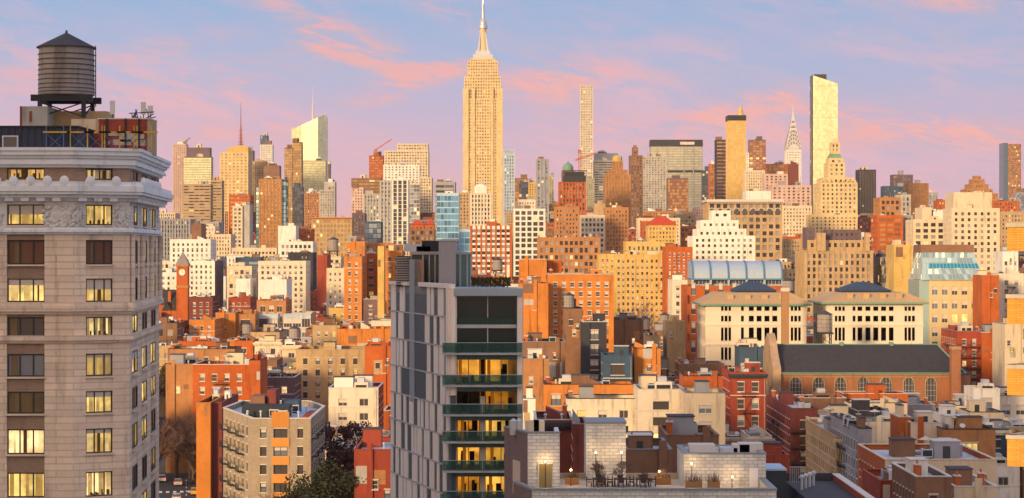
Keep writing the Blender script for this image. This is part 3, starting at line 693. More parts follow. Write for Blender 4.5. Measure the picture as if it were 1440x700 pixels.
def red_black():
    D = 1900; T, cx = stepped('apartment_tower','orange red tower with vertical piers under a black rooftop cage','tower',D,[(786,824,256,300,30)],'vert','dor','std',None,288)
    z = lambda y: uz(y,D); b = MB(); b.box(ux(792,D)-cx,ux(824,D)-cx,-.6,24,z(256),z(248),STEEL)
    for k in range(12): X = ux(792+32*k/11,D)-cx; b.box(X-.25,X+.25,-.6,-.2,z(248),z(240),STEEL)
    b.box(ux(792,D)-cx,ux(824,D)-cx,-.6,.1,z(241),z(240),STEEL); b.box(ux(794,D)-cx,ux(822,D)-cx,1,20,z(248),z(242),ROOFS['tar']); b.build('roof_cage', T)
    D = 2100; T, cx = stepped('apartment_tower','brown domed tower peeking out behind the black rooftop cage','tower',D,[(790,808,240,300,16)],'masonry','brn','std',None,245)
    b = MB(); b.lathe([(5.6,uz(240,D)),(5.6,uz(235,D)),(4,uz(231.5,D)),(1,uz(229,D)),(.3,uz(226,D))],12,GREEN,0,8); b.build('dome', T)
def redpyr():
    D = 2200; T, cx = stepped('apartment_tower','terraced pink brick tower stepping up like a pyramid','tower',D,[(1358,1404,272,310,40),(1361,1397,266,273,34),(1366,1392,259,267,28),(1371,1388,252,260,20),(1375,1384,247,253,12)],'masonry','cor','std',None,272)
def blueorange():
    D = 4200; T, cx = stepped('office_tower','lone dark tower at far right, blue on its left side and orange glass in front','office tower',D,[(1412,1436,203,300,36)],'glass','brn','cop',None,282)
    b = MB(); b.box(ux(1411,D)-cx,ux(1417,D)-cx,-1.2,36.5,uz(300,D),uz(201.5,D),mat('blue_glass_flank', (.10,.16,.24), .25, .3)); b.build('blue_flank', T)
def hatbox():
    D = 1500; T, cx = stepped('office_tower','cream grey building with a white rooftop box before the tallest skyscraper','office tower',D,[(661,691,272,340,24)],'vert','pal','std',None,316)
    b = MB(); b.box(ux(667,D)-cx,ux(684,D)-cx,3,18,uz(272.5,D),uz(262,D),wm('wht')); b.lathe([(4.2,uz(262,D)),(3.6,uz(260,D)),(.5,uz(258,D))],12,wm('wht'),0,10); b.build('penthouse', T)
def palazzo():
    D = 1300; z = lambda y: uz(y,D); T, cx = stepped('office_building','long cream arcaded building with round arched windows and deep bracketed cornice','office building',D,[(995,1100,284,345,30)],'loft','tan','std',None,325,bw=5,fh=5,hf=.6)
    b = MB(); x = lambda p: ux(p,D)-cx; b.box(x(993),x(1102),-2,31,z(284.5),z(281),CAPM)
    for k in range(44): X = x(995)+k*(x(1100)-x(995))/44; b.box(X,X+.5,-1.6,-.01,z(287),z(284.6),CAPM)
    b.build('cornice', T)
    for k in range(9):
        b = MB(); X = x(1001+k*11.6); n = 10; r = 1.75; zz = z(297)
        pts = [(X+r*math.cos(math.pi*j/n), -.15, zz+r*math.sin(math.pi*j/n)) for j in range(n+1)]
        b.face([(X-r,-.15,zz-2.2)][::-1]+[(X+r,-.15,zz-2.2)]+pts, PANE_D)
        for j in range(n): b.tube(pts[j], pts[j+1], .3,.3,CAPM,4)
        b.build('arched_window', T)
def ziggurat():
    stepped('apartment_building','white stepped apartment block with terraces in front of the arcaded building','apartment building',1000,[(974,1062,332,385,30),(981,1050,322,333,26),(986,1040,310,323,22),(1003,1030,296,311,14)],'masonry','wht','std',None,366,'pale buildings of the middle distance',far=False,bw=3.4)
def redhip():
    D = 1300; T, cx = stepped('apartment_building','yellow brick building with a bright red hipped roof','building',D,[(911,951,317,350,20)],'masonry','yel','std',None,345,'buildings of the middle distance')
    pyr(T, 'hipped_roof', 0, 10, 19, 21, uz(317,D), uz(304,D), REDROOF, .25)
def twinred():
    D = 1250; T, cx = stepped('apartment_building','dark brick building with two small red pyramid roofs','building',D,[(576,611,322,350,18)],'loft','brn','std',None,345,'buildings of the middle distance')
    for p, q in ((587,18),(604,13)):
        block(T, 'turret', ux(p,D)-cx, 1, q/F*D, 9, uz(322.5,D), uz(316,D), 'masonry', 'dor', 'std'); pyr(T, 'pyramid_roof', ux(p,D)-cx, 5.5, q/F*D+1, 10.5, uz(316,D), uz(309.5,D), REDROOF, .1)
def decobrick():
    D = 900; T, cx = stepped('apartment_building','tan brick art deco block with vertical window strips and dark rooftop blocks','apartment building',D,[(1131,1228,352,420,30),(1137,1224,338,353,24)],'vert','tan','std',None,400,'buildings of the middle distance',far=False,bw=3.0,fh=3.4)
    for p0, p1, y in ((1136,1148,320),(1166,1214,323)):
        block(T, 'roof_block', ux((p0+p1)/2,D)-cx, 5, (p1-p0)/F*D, 12, uz(350,D), uz(y,D), 'masonry', 'prp', 'dark', far=False)
    for p in (1152,1158,1220): block(T, 'brick_turret', ux(p,D)-cx, -.4, 1.8, 4, uz(352,D), uz(328,D), 'plain', 'tan', 'std', far=False)
def clocktower():
    D = 880; z = lambda y: uz(y,D)
    T = thing('clock_tower','brick clock tower with steep grey spire beside slate roofed gables','clock tower',(ux(256,D),D,0),0); b = MB(); hw = 2.4; m = wm('cor'); md = wm('dor')
    b.box(-hw,hw,0,4.8,0,z(372),md); b.build('brick_shaft', T)
    b = MB(); b.box(-hw-.3,hw+.3,-.3,5.1,z(404),z(401),m); b.box(-hw-.4,hw+.4,-.4,5.2,z(374),z(371),m); b.build('cornice', T)
    b = MB(); pts = [(1.5*math.cos(2*math.pi*k/16), -.1, z(382)+1.5*math.sin(2*math.pi*k/16)) for k in range(16)]; b.face(pts, mat('clock_face', (.8,.78,.7), .5)); 
    for k in range(16): b.tube(pts[k], pts[(k+1)%16], .18,.18,m,4)
    b.tube((0,-.16,z(382)),(0,-.16,z(382)+1.2),.08,.05,FR_D,4); b.tube((0,-.16,z(382)),(.8,-.16,z(382)-.3),.08,.05,FR_D,4); b.build('clock_face', T)
    pyr(T, 'spire', 0, 2.4, 5.6, 5.6, z(371), z(353), mat('spire_slate', (.25,.22,.22), .7), .03)
    T = thing('courthouse','brick building with steep slate roofs, red chimney and gabled dormers below the clock tower','building',(ux(240,D),D+3,0),0)
    b = MB(); b.box(-9,5,0,14,0,z(428),md); b.build('wall', T); b = MB()
    b.prism([(-9.3,-.3),(5.3,-.3),(5.3,14.3),(-9.3,14.3)], z(428), 0, DSLATE, top=[(-8,6,z(407)),(4,6,z(407)),(4,8,z(407)),(-8,8,z(407))]); b.build('slate_roof', T)
    for p in (234,247):
        b = MB(); X = ux(p,D)-ux(240,D); b.box(X-1.9,X+1.9,-2.5,0,0,z(436),md); b.prism([(X-2.1,-2.7),(X+2.1,-2.7),(X+2.1,.5),(X-2.1,.5)], z(436), 0, DSLATE, top=[(X-.1,-2.6,z(424)),(X+.1,-2.6,z(424)),(X+.1,.4,z(424)),(X-.1,.4,z(424))]); b.build('gable', T)
    b = MB(); b.box(-1.8,-.6,1,2.2,z(430),z(409),md); b.build('chimney', T)
    SK(228,266,405)
def SK(x0, x1, y):
    for p in range(max(0,int(x0)+20), min(NC,int(x1)+20)): lower(p, y)

# ------------------------------------------------------------------ the buildings one by one: photo columns, roofline, distance
G1='towers of the skyline'; G2='buildings of the middle distance'; G3='low brick and stucco buildings of the near blocks'
def E(name, label, x0, x1, yt, D, ybot, col, style='masonry', **k): return (D, (x0, x1, yt, ybot), name, label, dict(col=col, style=style, **k))
TB = [
 # --- far skyline
 E('office_tower','pale pink tower with a tiny crane at the skyline left end',243,262,203,3400,300,'pnk','grid',group=G1),
 E('office_tower','yellow glass tower with a slanted mauve roof band',258,297,221,3300,262,'prp','glass',glz='pale',group=G1),
 E('office_tower','purple grey roof block on top of the yellow slanted glass tower behind',262,295,208,3360,222,'prp','plain',group=G1),
 E('office_tower','beige striped office block with a dark roof band',257,296,259,2600,310,'tan','horiz',glz='std',group=G1),
 E('office_tower','plain pale striped slab beside the golden mast tower',296,312,254,2700,312,'tan','horiz',group=G1),
 E('office_tower','tiny dark stub tower right of the golden curved crown',350,356,212,3600,240,'prp','grid',glz='dark',group=G1),
 E('office_tower','cream narrow tower with a dark blue top',366,383,204,3800,240,'wht','vert',group=G1),
 E('office_tower','dark blue cap block above the narrow cream tower',366,376,191,3850,206,'nav','grid',glz='gre',group=G1),
 E('office_tower','pinkish tower left of the brown rooftop block',355,374,227,3100,250,'tan','vert',group=G1),
 E('office_tower','plain brown block rising behind the teal edged tower',371,393,233,2800,256,'brn','plain',group=G1),
 E('apartment_tower','tan tower with teal glass edges and a pink window strip down its centre',364,396,252,2000,352,'cor','grid',glz='brz',bw=3.2,fh=3.6,group=G1),
 E('apartment_tower','teal glass strip tower left of the tan tower it flanks',360,364,262,2003,350,'nav','glass',glz='teal',group=G1),
 E('apartment_tower','teal glass strip tower right of the tan tower it flanks',396,402,254,2003,320,'nav','glass',glz='teal',group=G1),
 E('apartment_tower','slab tower under construction wrapped in red netting at its top',322,352,274,1900,292,'dor','horiz',glz='cop',bw=3,group=G1),
 E('apartment_tower','cream tower with small square windows below the red netting',327,341,290,1860,352,'crm','grid',bw=2.8,group=G1),
 E('apartment_tower','blank concrete slab joined to the cream tower below the red netting',341,351,288,1862,350,'cct','plain',group=G1),
 E('office_tower','bronze glass slab with a taller right part',400,412,208,3000,300,'brn','glass',glz='brz',group=G1),
 E('office_tower','tall bronze slab with a dark stepped cap left of the faceted tower',411,424,200,3000,300,'brn','glass',glz='brz',group=G1),
 E('office_tower','dark blue crystalline tower below the bronze slabs',411,425,263,2500,322,'nav','glass',glz='dark',group=G1),
 E('office_tower','green yellow glass block in front of the faceted glass tower',424,458,226,3200,272,'oli','glass',glz='pale',group=G1),
 E('office_tower','thin dark tower just right of the faceted glass tower',459,464,231,3700,262,'prp','plain',group=G1),
 E('apartment_tower','orange brick tower with a white top below the green glass block',428,449,272,2400,306,'cor','masonry',group=G1),
 E('apartment_tower','white penthouse block above the orange brick tower',431,449,270,2430,275,'wht','horiz',group=G1),
 E('apartment_tower','grey tan tower with dark side right of the green glass block',449,471,267,2400,306,'cct','masonry',group=G1),
 E('apartment_tower','small boxy grey top above the grey tan tower',456,471,256,2500,268,'cct','plain',group=G1),
 E('office_building','yellow stone palazzo with arches and a red tiled roof edge',438,495,306,1500,348,'tan','loft',corn='dor',glz='brz',roof='brown',group=G2),
 E('apartment_building','plain white block with flat top below the bronze slabs',391,416,318,1400,340,'wht','plain',group=G2),
 E('apartment_building','red low block beside the plain white block',416,438,322,1420,336,'dor','masonry',group=G2),
 E('apartment_tower','unfinished orange tower with a crane on top',519,539,219,3000,262,'dor','horiz',glz='cop',bw=3,group=G1),
 E('office_building','wide dark bronze striped block below the unfinished orange tower',494,536,251,2500,310,'brn','horiz',glz='brz',group=G1),
 E('office_building','pale beige block in front of the dark bronze striped block',494,511,264,2200,302,'pnk','masonry',group=G1),
 E('office_building','grey modern block with a dark slit down the middle',511,534,273,2100,318,'cct','vert',glz='gre',group=G1),
 E('office_building','dark low block below the pale beige block',495,513,300,1600,326,'prp','masonry',group=G2),
 E('office_building','low dark glass block with red stripes below the grey modern block',513,536,312,1580,326,'nav','glass',glz='gre',group=G2),
 E('office_tower','white lower slab with a windowed strip before the broad cream tower',539,590,232,2450,260,'wht','masonry',bw=4,group=G1),
 E('office_tower','grey slab with fine white vertical lines and a white top',534,551,254,1900,345,'cct','vert',glz='gre',group=G1),
 E('office_tower','glass slab striped in white and dark vertical bands',551,574,253,1900,345,'wht','vert',glz='dark',bw=4.4,wf=.7,hf=.9,group=G1),
 E('office_tower','mottled cream and blue glass tower right of the striped glass slab',574,590,258,2100,300,'crm','glass',glz='gre',group=G1),
 E('office_tower','bright blue glass tower with white dashes between floors',614,645,272,1300,345,'blu' if False else 'lbl','glass',glz='blue',bw=2.2,hf=.8,group=G1),
 E('office_tower','grey louvred block behind the top of the bright blue tower',611,640,256,1340,273,'gry','horiz',glz='dark',group=G1),
 E('office_building','low blue glass block right of the bright blue tower',646,661,323,1280,350,'lbl','glass',glz='blue',group=G2),
 E('apartment_tower','brown tower squeezed between blue tower and tallest skyscraper',645,661,271,1900,325,'tan','masonry',group=G1),
 E('apartment_building','red and white banded apartment block right of the blue glass buildings',661,720,318,1150,372,'dor','loft',frame='w',bw=3.2,fh=3.4,sp='wht',group=G2),
 E('apartment_building','red penthouse block on the red and white banded apartments',684,699,312,1162,322,'dor','masonry',group=G2),
 E('office_building','brown block with a dark glass right half beside the slim white tower',724,743,251,2600,282,'brn','glass',glz='cop',group=G1),
 E('office_building','dark glass cube in front of the brown block',730,743,258,2500,280,'nav','glass',glz='dark',group=G1),
 E('apartment_tower','thin yellow tower left of the grey pinstripe tower',743,755,257,2600,280,'yel','masonry',group=G1),
 E('apartment_tower','grey pinstripe tower with flat top standing alone',754,772,224,2300,300,'gry','vert',glz='gre',bw=3.4,group=G1),
 E('apartment_tower','narrow pale yellow tower right of the grey pinstripe tower',772,779,248,2700,285,'oli','masonry',group=G1),
 E('office_building','white framed building with big dark square windows',722,767,294,1500,326,'wht','grid',glz='dark',bw=4.8,fh=4.6,wf=.7,hf=.7,group=G2),
 E('office_building','small white penthouse above the white framed building',728,753,281,1540,296,'pal','masonry',group=G2),
 E('apartment_building','brown brick block with yellow lit centre and terrace tanks',780,815,291,1300,332,'cor','masonry',lit=.3,group=G2),
 E('apartment_building','white low block with horizontal windows right of the yellow lit brick block',815,851,303,1350,332,'pal','loft',group=G2),
 E('apartment_building','plain ochre block above the white low block',836,851,287,1420,304,'tan','plain',group=G2),
 E('apartment_building','orange brown brick block with slanting roof line',851,884,292,1350,345,'cor','masonry',group=G2),
 E('office_tower','grey flat topped tower right of the very slender tower',835,868,226,3200,290,'cct','horiz',group=G1),
 E('office_tower','grey plant storey on the grey flat topped tower',836,869,216,3230,228,'gry','plain',group=G1),
 E('office_tower','pale khaki tower below the very slender grid tower',824,836,251,2900,290,'oli','masonry',group=G1),
 E('office_tower','grey beige block left of the very wide slab',903,937,220,2700,300,'cct','masonry',bw=3.6,group=G1),
 E('office_tower','dark framed tower with glowing copper middle before the very wide slab',939,968,251,2500,292,'prp','glass',glz='cop',group=G1),
 E('office_tower','plain dark blue tower right of the very wide slab',988,998,240,3400,292,'nav','glass',glz='dark',group=G1),
 E('office_tower','low copper tower with a dark cap',998,1007,231,3000,285,'dor','glass',glz='cop',group=G1),
 E('office_tower','black tower with copper striped front left of the slim golden tower',1007,1026,197,2900,285,'dk','horiz',glz='cop',fh=5,group=G1),
 E('office_tower','dark tower with purple right side behind the white stepped stone mass',1054,1077,197,3400,240,'prp','glass',glz='cop',bw=5,group=G1),
 E('office_building','orange copper block with a dark red right part',1076,1108,231,2700,262,'dor','glass',glz='cop',group=G1),
 E('office_building','dark red blank block right of the orange copper block',1108,1123,231,2700,250,'mar','plain',group=G1),
 E('office_building','white limestone block with tall arched slots below the orange copper block',1075,1108,245,2200,290,'pnk','masonry',bw=4,group=G1),
 E('office_building','cream limestone block left of the white limestone block',1048,1076,240,2250,270,'crm','masonry',group=G1),
 E('office_building','broad pinkish limestone mass with many small windows left of the pale green tower',1085,1141,261,2000,330,'pnk','masonry',bw=4.2,group=G1),
 E('office_building','stepped pinkish limestone wing below the broad limestone mass',1100,1142,290,1800,335,'crm','masonry',group=G1),
 E('billboard_building','pair of blank white panels above the arcaded building',1049,1084,269,1500,280,'wht','plain',group=G2),
 E('office_building','tan stone wing left of the stepped tower with green cap',1139,1206,302,1600,336,'gld','masonry',bw=4,group=G2),
 E('office_tower','dark boxy tower with rows of small lit windows standing alone',1207,1232,239,2600,302,'dk','masonry',glz='brz',bw=3.4,lit=.3,group=G1),
 E('apartment_tower','dark block with a higher roof box behind the pinkish red tower',1256,1284,246,2600,262,'prp','masonry',group=G1),
 E('apartment_tower','low dark block left of the pinkish red tower',1243,1277,262,2400,284,'nav','masonry',group=G1),
 E('apartment_tower','pinkish red tower with many lit windows',1277,1306,258,2300,302,'cor','masonry',glz='brz',bw=3.4,group=G1),
 E('apartment_tower','small pale grey block right of the pinkish red tower',1306,1319,271,2900,290,'gry','masonry',group=G1),
 E('apartment_tower','low reddish brown block left of the big beige building',1319,1341,282,2000,302,'dor','masonry',group=G1),
 E('apartment_building','orange building with white frames and stacked open balconies',1234,1270,303,1200,352,'dor','loft',sp='dor',frame='w',bw=5.5,fh=3.3,wf=.8,hf=.6,glz='cop',group=G2),
 E('apartment_building','orange balcony tier above the white framed balcony building',1237,1267,278,1230,304,'cor','loft',group=G2),
 E('apartment_building','grey and white narrow wing right of the orange balcony building',1270,1284,303,1210,350,'gry','vert',group=G2),
 E('apartment_building','pale glass and stone wing behind the orange balcony tier',1267,1281,274,1300,305,'cct','vert',group=G2),
 E('apartment_building','cream building with big dark windows and rooftop boxes',1284,1341,309,1150,346,'crm','loft',bw=4.5,group=G2),
 E('apartment_building','blank cream lift house left on the rooftop box building',1297,1310,292,1170,310,'crm','plain',group=G2),
 E('apartment_building','blank white box on the rooftop right of the cream lift house',1312,1332,298,1172,310,'wht','plain',group=G2),
 E('apartment_building','big beige block with many windows and a blank upper part',1338,1406,293,1100,392,'crm','masonry',bw=3.9,fh=3.7,group=G2),
 E('apartment_building','blank beige upper storeys of the big block with three dark openings',1341,1395,271,1112,296,'crm','plain',group=G2),
 E('apartment_building','low red brown block right of the big beige building',1396,1434,283,1900,300,'dor','masonry',group=G2),
 E('apartment_building','beige block with a dark recess at the right edge',1407,1450,298,1300,330,'tan','masonry',group=G2),
 E('office_tower','pale blue block at the far right edge',1430,1452,271,3800,284,'gry','glass',glz='gre',group=G1),
 # --- middle distance, left
 E('apartment_building','white apartment block with balconies above the clock tower',239,296,337,1100,372,'wht','masonry',bw=3.2,group=G2),
 E('apartment_building','white apartment block with a dark purple right flank',264,302,366,1000,417,'wht','masonry',sidecol='prp',bw=2.6,fh=3.0,depth=30,frame='d',group=G2),  # flank's shade is put into its wall colour by sidecol
 E('apartment_building','bluish white low block behind the clock tower spire',224,250,382,1010,410,'wht','masonry',group=G2),
 E('office_building','small brown rooftop house above the white apartments',269,283,315,1400,338,'brn','plain',group=G2),
 E('office_building','cream loft building with dark square windows left of the blank white wall',319,354,373,1000,400,'crm','loft',lit=.15,frame='d',group=G2),
 E('office_building','navy band building with a flat roof behind the cream loft',331,367,361,1120,380,'nav','horiz',glz='gre',group=G2),
 E('apartment_building','tall blank white party wall building left of the pale long block',331,352,391,950,416,'wht','plain',group=G2),
 E('apartment_building','long pale pink apartment block with rows of dark windows',363,430,366,960,418,'pal','masonry',bw=3.0,frame='d',group=G2),
 E('apartment_building','white windowless block stepping down in front of the long pale block',363,403,392,900,412,'wht','plain',group=G2),
 E('office_building','dark roofed black building behind the long pale block',405,440,354,1150,375,'dk','masonry',group=G2),
 E('apartment_building','white cornered block above the dark roofed building',393,440,340,1220,356,'wht','loft',group=G2),
 E('apartment_building','small plain red block right of the long pale block',446,460,358,1050,378,'red','plain',group=G2),
 E('apartment_building','pale yellow building with ornamented gable left of the orange towers',459,484,376,950,402,'crm','masonry',lit=.2,group=G2),
 E('apartment_building','bright red low building with white blocks before it',321,352,418,860,440,'red','masonry',group=G2),
 E('apartment_building','dark red block below the white block with the purple flank',266,299,417,850,447,'mar','masonry',group=G2),
 E('apartment_building','bright orange building with a row of black windows',303,331,439,760,476,'org','plain',group=G3),
 E('apartment_building','brown fronted building with five black windows beside the bright orange wall',331,359,441,762,462,'cor','loft',frame='d',group=G3),
 E('apartment_building','bright orange low house with a white parapet',266,302,449,740,462,'org','masonry',group=G3),
 E('row_building','tan row with white window surrounds above the blue glass roof',361,402,422,800,445,'cor','loft',frame='w',group=G3),
 E('greenhouse','blue glazed rooftop structure left of two',363,391,441,770,456,'lbl','glass',glz='blue',depth=6,clutter=0,group='blue glazed rooftop structures'),
 E('greenhouse','blue glazed rooftop structure right of two',398,437,441,770,456,'lbl','glass',glz='blue',depth=6,clutter=0,group='blue glazed rooftop structures'),
 E('row_building','tan building with white garage like openings under the blue glass roof',352,393,466,680,480,'tan','loft',frame='w',group=G3),
 # --- orange towers
 E('apartment_building','tall orange brick tower with white window frames',484,509,360,760,456,'org','masonry',frame='w',fh=3.2,depth=16,group=G2),
 E('apartment_building','stepped orange brick top of the tall tower left of the yellow strip',487,513,341,778,365,'org','plain',depth=12,group=G2),
 E('apartment_building','deep orange brick wing between the tall orange tower and yellow strip',511,533,356,790,420,'dor','masonry',depth=14,group=G2),
 E('apartment_building','dark mauve lower wing left of the yellow strip',511,531,420,760,450,'prp','masonry',depth=8,group=G2),  # darker wall colour than the wings around it
 E('apartment_building','narrow bright yellow brick pier tower',531,540,347,752,450,'yel','plain',depth=8,clutter=0,group=G2),
 E('apartment_building','orange brick wing right of the yellow strip touching the grey panelled tower',540,566,352,765,446,'org','masonry',depth=16,group=G2),
 E('row_building','low white house with parapet before the orange towers',522,562,450,720,462,'pal','masonry',group=G3),
 E('row_building','low orange brick house with long wall before the orange towers',474,556,462,650,476,'org','plain',group=G3),
 # --- centre
 E('apartment_building','big orange brick apartment block with many double windows',771,863,385,570,432,'org','masonry',frame='w',bw=2.15,fh=2.6,wf=.5,hf=.5,depth=22,group=G2),
 E('apartment_building','blank orange brick front wing of the big apartment block',729,771,398,562,472,'org','plain',depth=20,group=G2),
 E('apartment_building','orange brick rooftop block on the big apartment block',730,768,364,600,386,'org','plain',depth=14,clutter=0,group=G2),
 E('apartment_building','second smaller orange rooftop block right of the first',770,790,366,606,386,'dor','plain',depth=14,clutter=0,group=G2),
 E('apartment_building','large yellow stone complex with hundreds of small windows',864,936,357,900,432,'yel','masonry',bw=2.6,fh=3.1,group=G2),
 E('apartment_building','taller rear part of the large yellow complex',880,942,340,940,360,'yel','masonry',bw=2.6,fh=3.1,group=G2),
 E('apartment_building','yellow wing with roof terrace above the big orange block',842,880,356,905,400,'yel','masonry',bw=2.6,fh=3.1,group=G2),
 E('apartment_building','long low red brick building with a dark green roof edge',756,844,334,1050,356,'cor','loft',group=G2),
 E('apartment_building','bright orange brick block left of the barrel roof',936,974,348,880,396,'dor','masonry',depth=20,group=G2),
 E('apartment_building','white terraced building below the bright orange block',945,972,393,800,420,'pal','masonry',group=G2),
 E('apartment_building','plain tan stone block with flat front right of bare trees',938,964,452,640,505,'tan','plain',depth=18,group=G3),
 E('row_building','brown brick party wall building carrying a timber tank',793,819,433,520,505,'brn','plain',depth=14,clutter=1,group=G3),
 E('row_building','black clad building with tall narrow slots beside the brown party wall',819,853,452,505,526,'dk','vert',glz='gre',depth=14,group=G3),
 E('row_building','brown stained brick wall left of the black clad building',735,795,480,480,540,'brn','plain',depth=16,group=G3),
 E('row_building','mottled orange brick lower wall beside the grey panelled tower',732,772,504,460,540,'cor','plain',depth=10,group=G3),
 E('row_building','building wrapped in bright blue scaffold sheets',848,889,499,470,528,'nav','loft',glz='blue',depth=12,group=G3),
 E('row_building','small orange cube house with plain walls',892,929,489,475,522,'org','plain',depth=10,clutter=2,group=G3),
 E('row_building','brown low building above the orange cube house',858,905,449,600,482,'brn','plain',depth=14,group=G3),
 E('row_building','long low orange row with white copings',765,892,540,435,560,'org','loft',depth=12,roof='silver',group=G3),
 E('row_building','small bluish white block beside the grey tower balconies',735,753,560,400,600,'wht','plain',depth=8,group=G3),
 E('row_building','cream house with doors opening on a roof terrace',797,898,560,405,600,'pal','masonry',depth=12,bw=4,lit=.2,clutter=3,group=G3),
 E('row_building','cream house with a lit doorway and small red windows',897,962,547,395,620,'pal','masonry',depth=14,bw=4.4,lit=.3,group=G3),
 E('row_building','dark brown house with overhanging black cornice behind the white brick blocks',752,806,590,300,650,'mar','masonry',corn='dk',depth=16,frame='d',group=G3),
 E('row_building','maroon tenement squeezed between the two white brick blocks',806,826,596,290,665,'mar','masonry',depth=12,frame='d',group=G3),
 E('row_building','low dark brown building with blue roof right of the tall white brick block',880,945,632,235,664,'brn','plain',roof='blue',depth=14,clutter=4,group=G3),
 E('row_building','brown brick building with one lit yellow window left of the white penthouse',937,1011,612,250,665,'brn','plain',roof='grey',depth=14,clutter=3,group=G3),
 E('row_building','cream stucco house with a recessed planted terrace',964,1020,552,385,612,'crm','masonry',depth=14,bw=5,clutter=2,group=G3),
 E('row_building','orange brick front building with a dark roof behind the cream terrace house',962,1016,528,420,546,'dor','plain',depth=12,group=G3),
 E('row_building','low red block with high parapet beside the white penthouse',1034,1110,640,270,660,'red','plain',depth=12,sidecol='red',clutter=1,group=G3),
 # --- right
 E('tenement_building','red brick tenement with pale arched window surrounds and bracketed cornice',1027,1077,523,480,612,'red','masonry',frame='w',corn='dk',bw=2.5,fh=4.0,wf=.5,hf=.58,depth=22,esc=1,group=G3),
 E('row_building','dark grey rooftop house above the red tenement',1040,1077,488,540,520,'nav','plain',depth=12,group=G3),
 E('row_building','narrow ochre fronted house at the head of the side street',1093,1107,565,440,600,'gld','masonry',depth=16,group=G3),
 E('tenement_building','maroon tenement row with fire escapes along the side street',1112,1150,574,395,640,'mar','masonry',esc=2,depth=38,roof='silver',frame='d',sidecol='mar',group=G3),
 E('tenement_building','tan brick corner tenement with pale blue roof and arched top windows',1176,1208,614,348,690,'tan','masonry',roof='blue',corn='crm',depth=36,sidecol='tan',frame='d',group=G3),
 E('row_building','white roofed low building with a cream party wall behind the tan corner tenement',1136,1204,587,392,610,'crm','plain',roof='white',depth=18,clutter=7,group=G3),
 E('row_building','long red orange low building with parapet in front of the church',1186,1277,553,480,562,'dor','plain',depth=8,clutter=1,group=G3),
 E('row_building','cream low wall building below the church windows',1195,1276,566,462,580,'crm','plain',depth=10,group=G3),
 E('row_building','low brick and cream building at the left foot of the church',1105,1190,559,470,575,'brn','plain',depth=10,group=G3),
 E('row_building','dark grey mechanical screened roof building',1204,1250,577,425,588,'dk','plain',depth=10,clutter=5,group=G3),
 E('tenement_building','grey tenement front with dark fire escapes left of the bright orange building',1208,1226,602,330,700,'gry','masonry',depth=30,esc=1,frame='d',sidecol='gry',group=G3),
 E('row_building','cream blank wall building with pale blue skylights',1205,1280,592,400,612,'pal','plain',roof='blue',depth=10,clutter=4,group=G3),
 E('row_building','bright orange building with cream front parapet and dark flat roof',1245,1402,646,300,700,'crm','masonry',sidecol='dor',depth=24,bw=2.3,fh=2.8,clutter=8,roof='silver',frame='d',group=G3),
 E('row_building','small brown house with a pale blue roof at the bottom right',1288,1338,670,252,700,'brn','masonry',roof='blue',depth=16,bw=2,fh=2.7,clutter=4,group=G3),
 E('row_building','low cream house with white roof nearest the bottom right balconies',1342,1404,684,262,700,'crm','plain',roof='white',depth=14,clutter=6,group=G3),
 E('row_building','red low shed with grey roof before the grey tenement front',1238,1284,676,268,700,'red','plain',roof='grey',depth=14,clutter=5,group=G3),
 E('row_building','tall cream lift house between orange flank walls',1281,1325,594,345,642,'pal','plain',sidecol='dor',depth=9,clutter=1,group=G3),
 E('row_building','orange flank wall building left of the tall cream lift house',1264,1281,586,348,628,'dor','plain',depth=8,clutter=1,group=G3),
 E('row_building','red brown brick building with one lit arched window',1326,1400,603,340,640,'cor','masonry',bw=7,lit=.5,depth=12,group=G3),
 E('row_building','pale green stucco house with one black door',1326,1361,585,385,604,'wht','masonry',bw=4,depth=10,frame='d',group=G3),
 E('row_building','white boxy house with open carport like front',1369,1406,546,470,580,'wht','loft',depth=10,group=G3),
 E('row_building','cream house with an orange door below the white boxy house',1364,1411,579,430,602,'crm','masonry',depth=10,lit=.2,group=G3),
 E('row_building','cream plain building between the yellow balconies',1400,1450,556,480,600,'pal','loft',depth=14,group=G3),
 E('tenement_building','red brick apartment block with white fire escapes and plain orange flank',1345,1381,465,560,515,'red','masonry',frame='w',bw=2.4,fh=2.9,esc=2,depth=20,group=G3),
 E('tenement_building','plain bright orange wall building right of the white fire escapes',1381,1413,467,558,520,'dor','plain',depth=20,group=G3),
 E('row_building','cream building with one small dark window near the right edge',1413,1450,455,540,495,'crm','plain',depth=14,group=G3),
 E('row_building','orange brick house with a white window right of the lit cream building',1381,1405,386,680,440,'dor','plain',depth=14,group=G3),
 E('row_building','tall plain white house near the right edge',1410,1432,353,800,380,'wht','plain',depth=14,clutter=1,group=G2),
 E('row_building','white and cream house stepping down near the right edge',1405,1440,384,700,415,'pal','masonry',depth=14,group=G2),
 E('office_building','bright yellow blank wall tower left of the slanted glass roof',1257,1284,345,760,412,'yel','plain',depth=16,group=G2),
 E('office_building','pink grey side block between yellow wall and slanted glass',1284,1299,347,765,400,'pnk','plain',depth=14,group=G2),
 E('office_building','thin dark blue glass building left of the bright yellow wall',1244,1258,356,900,400,'nav','glass',glz='dark',group=G2),
 E('office_building','narrow mauve brick building right of the art deco block',1229,1245,358,950,400,'prp','masonry',group=G2),
 # --- left near
 E('tenement_building','blank orange brick corner of the long orange row',233,271,512,480,560,'cor','plain',depth=18,group=G3),
 E('tenement_building','long orange brick row with pale double windows and fire escape',271,350,512,478,560,'dor','masonry',frame='w',bw=2.6,depth=18,esc=1,clutter=8,group=G3),
 E('tenement_building','plain orange brick building right of the long orange row',350,366,506,470,555,'dor','plain',depth=14,group=G3),
 E('tenement_building','tan brick building behind the long orange row',236,330,490,560,512,'cor','masonry',depth=14,group=G3),
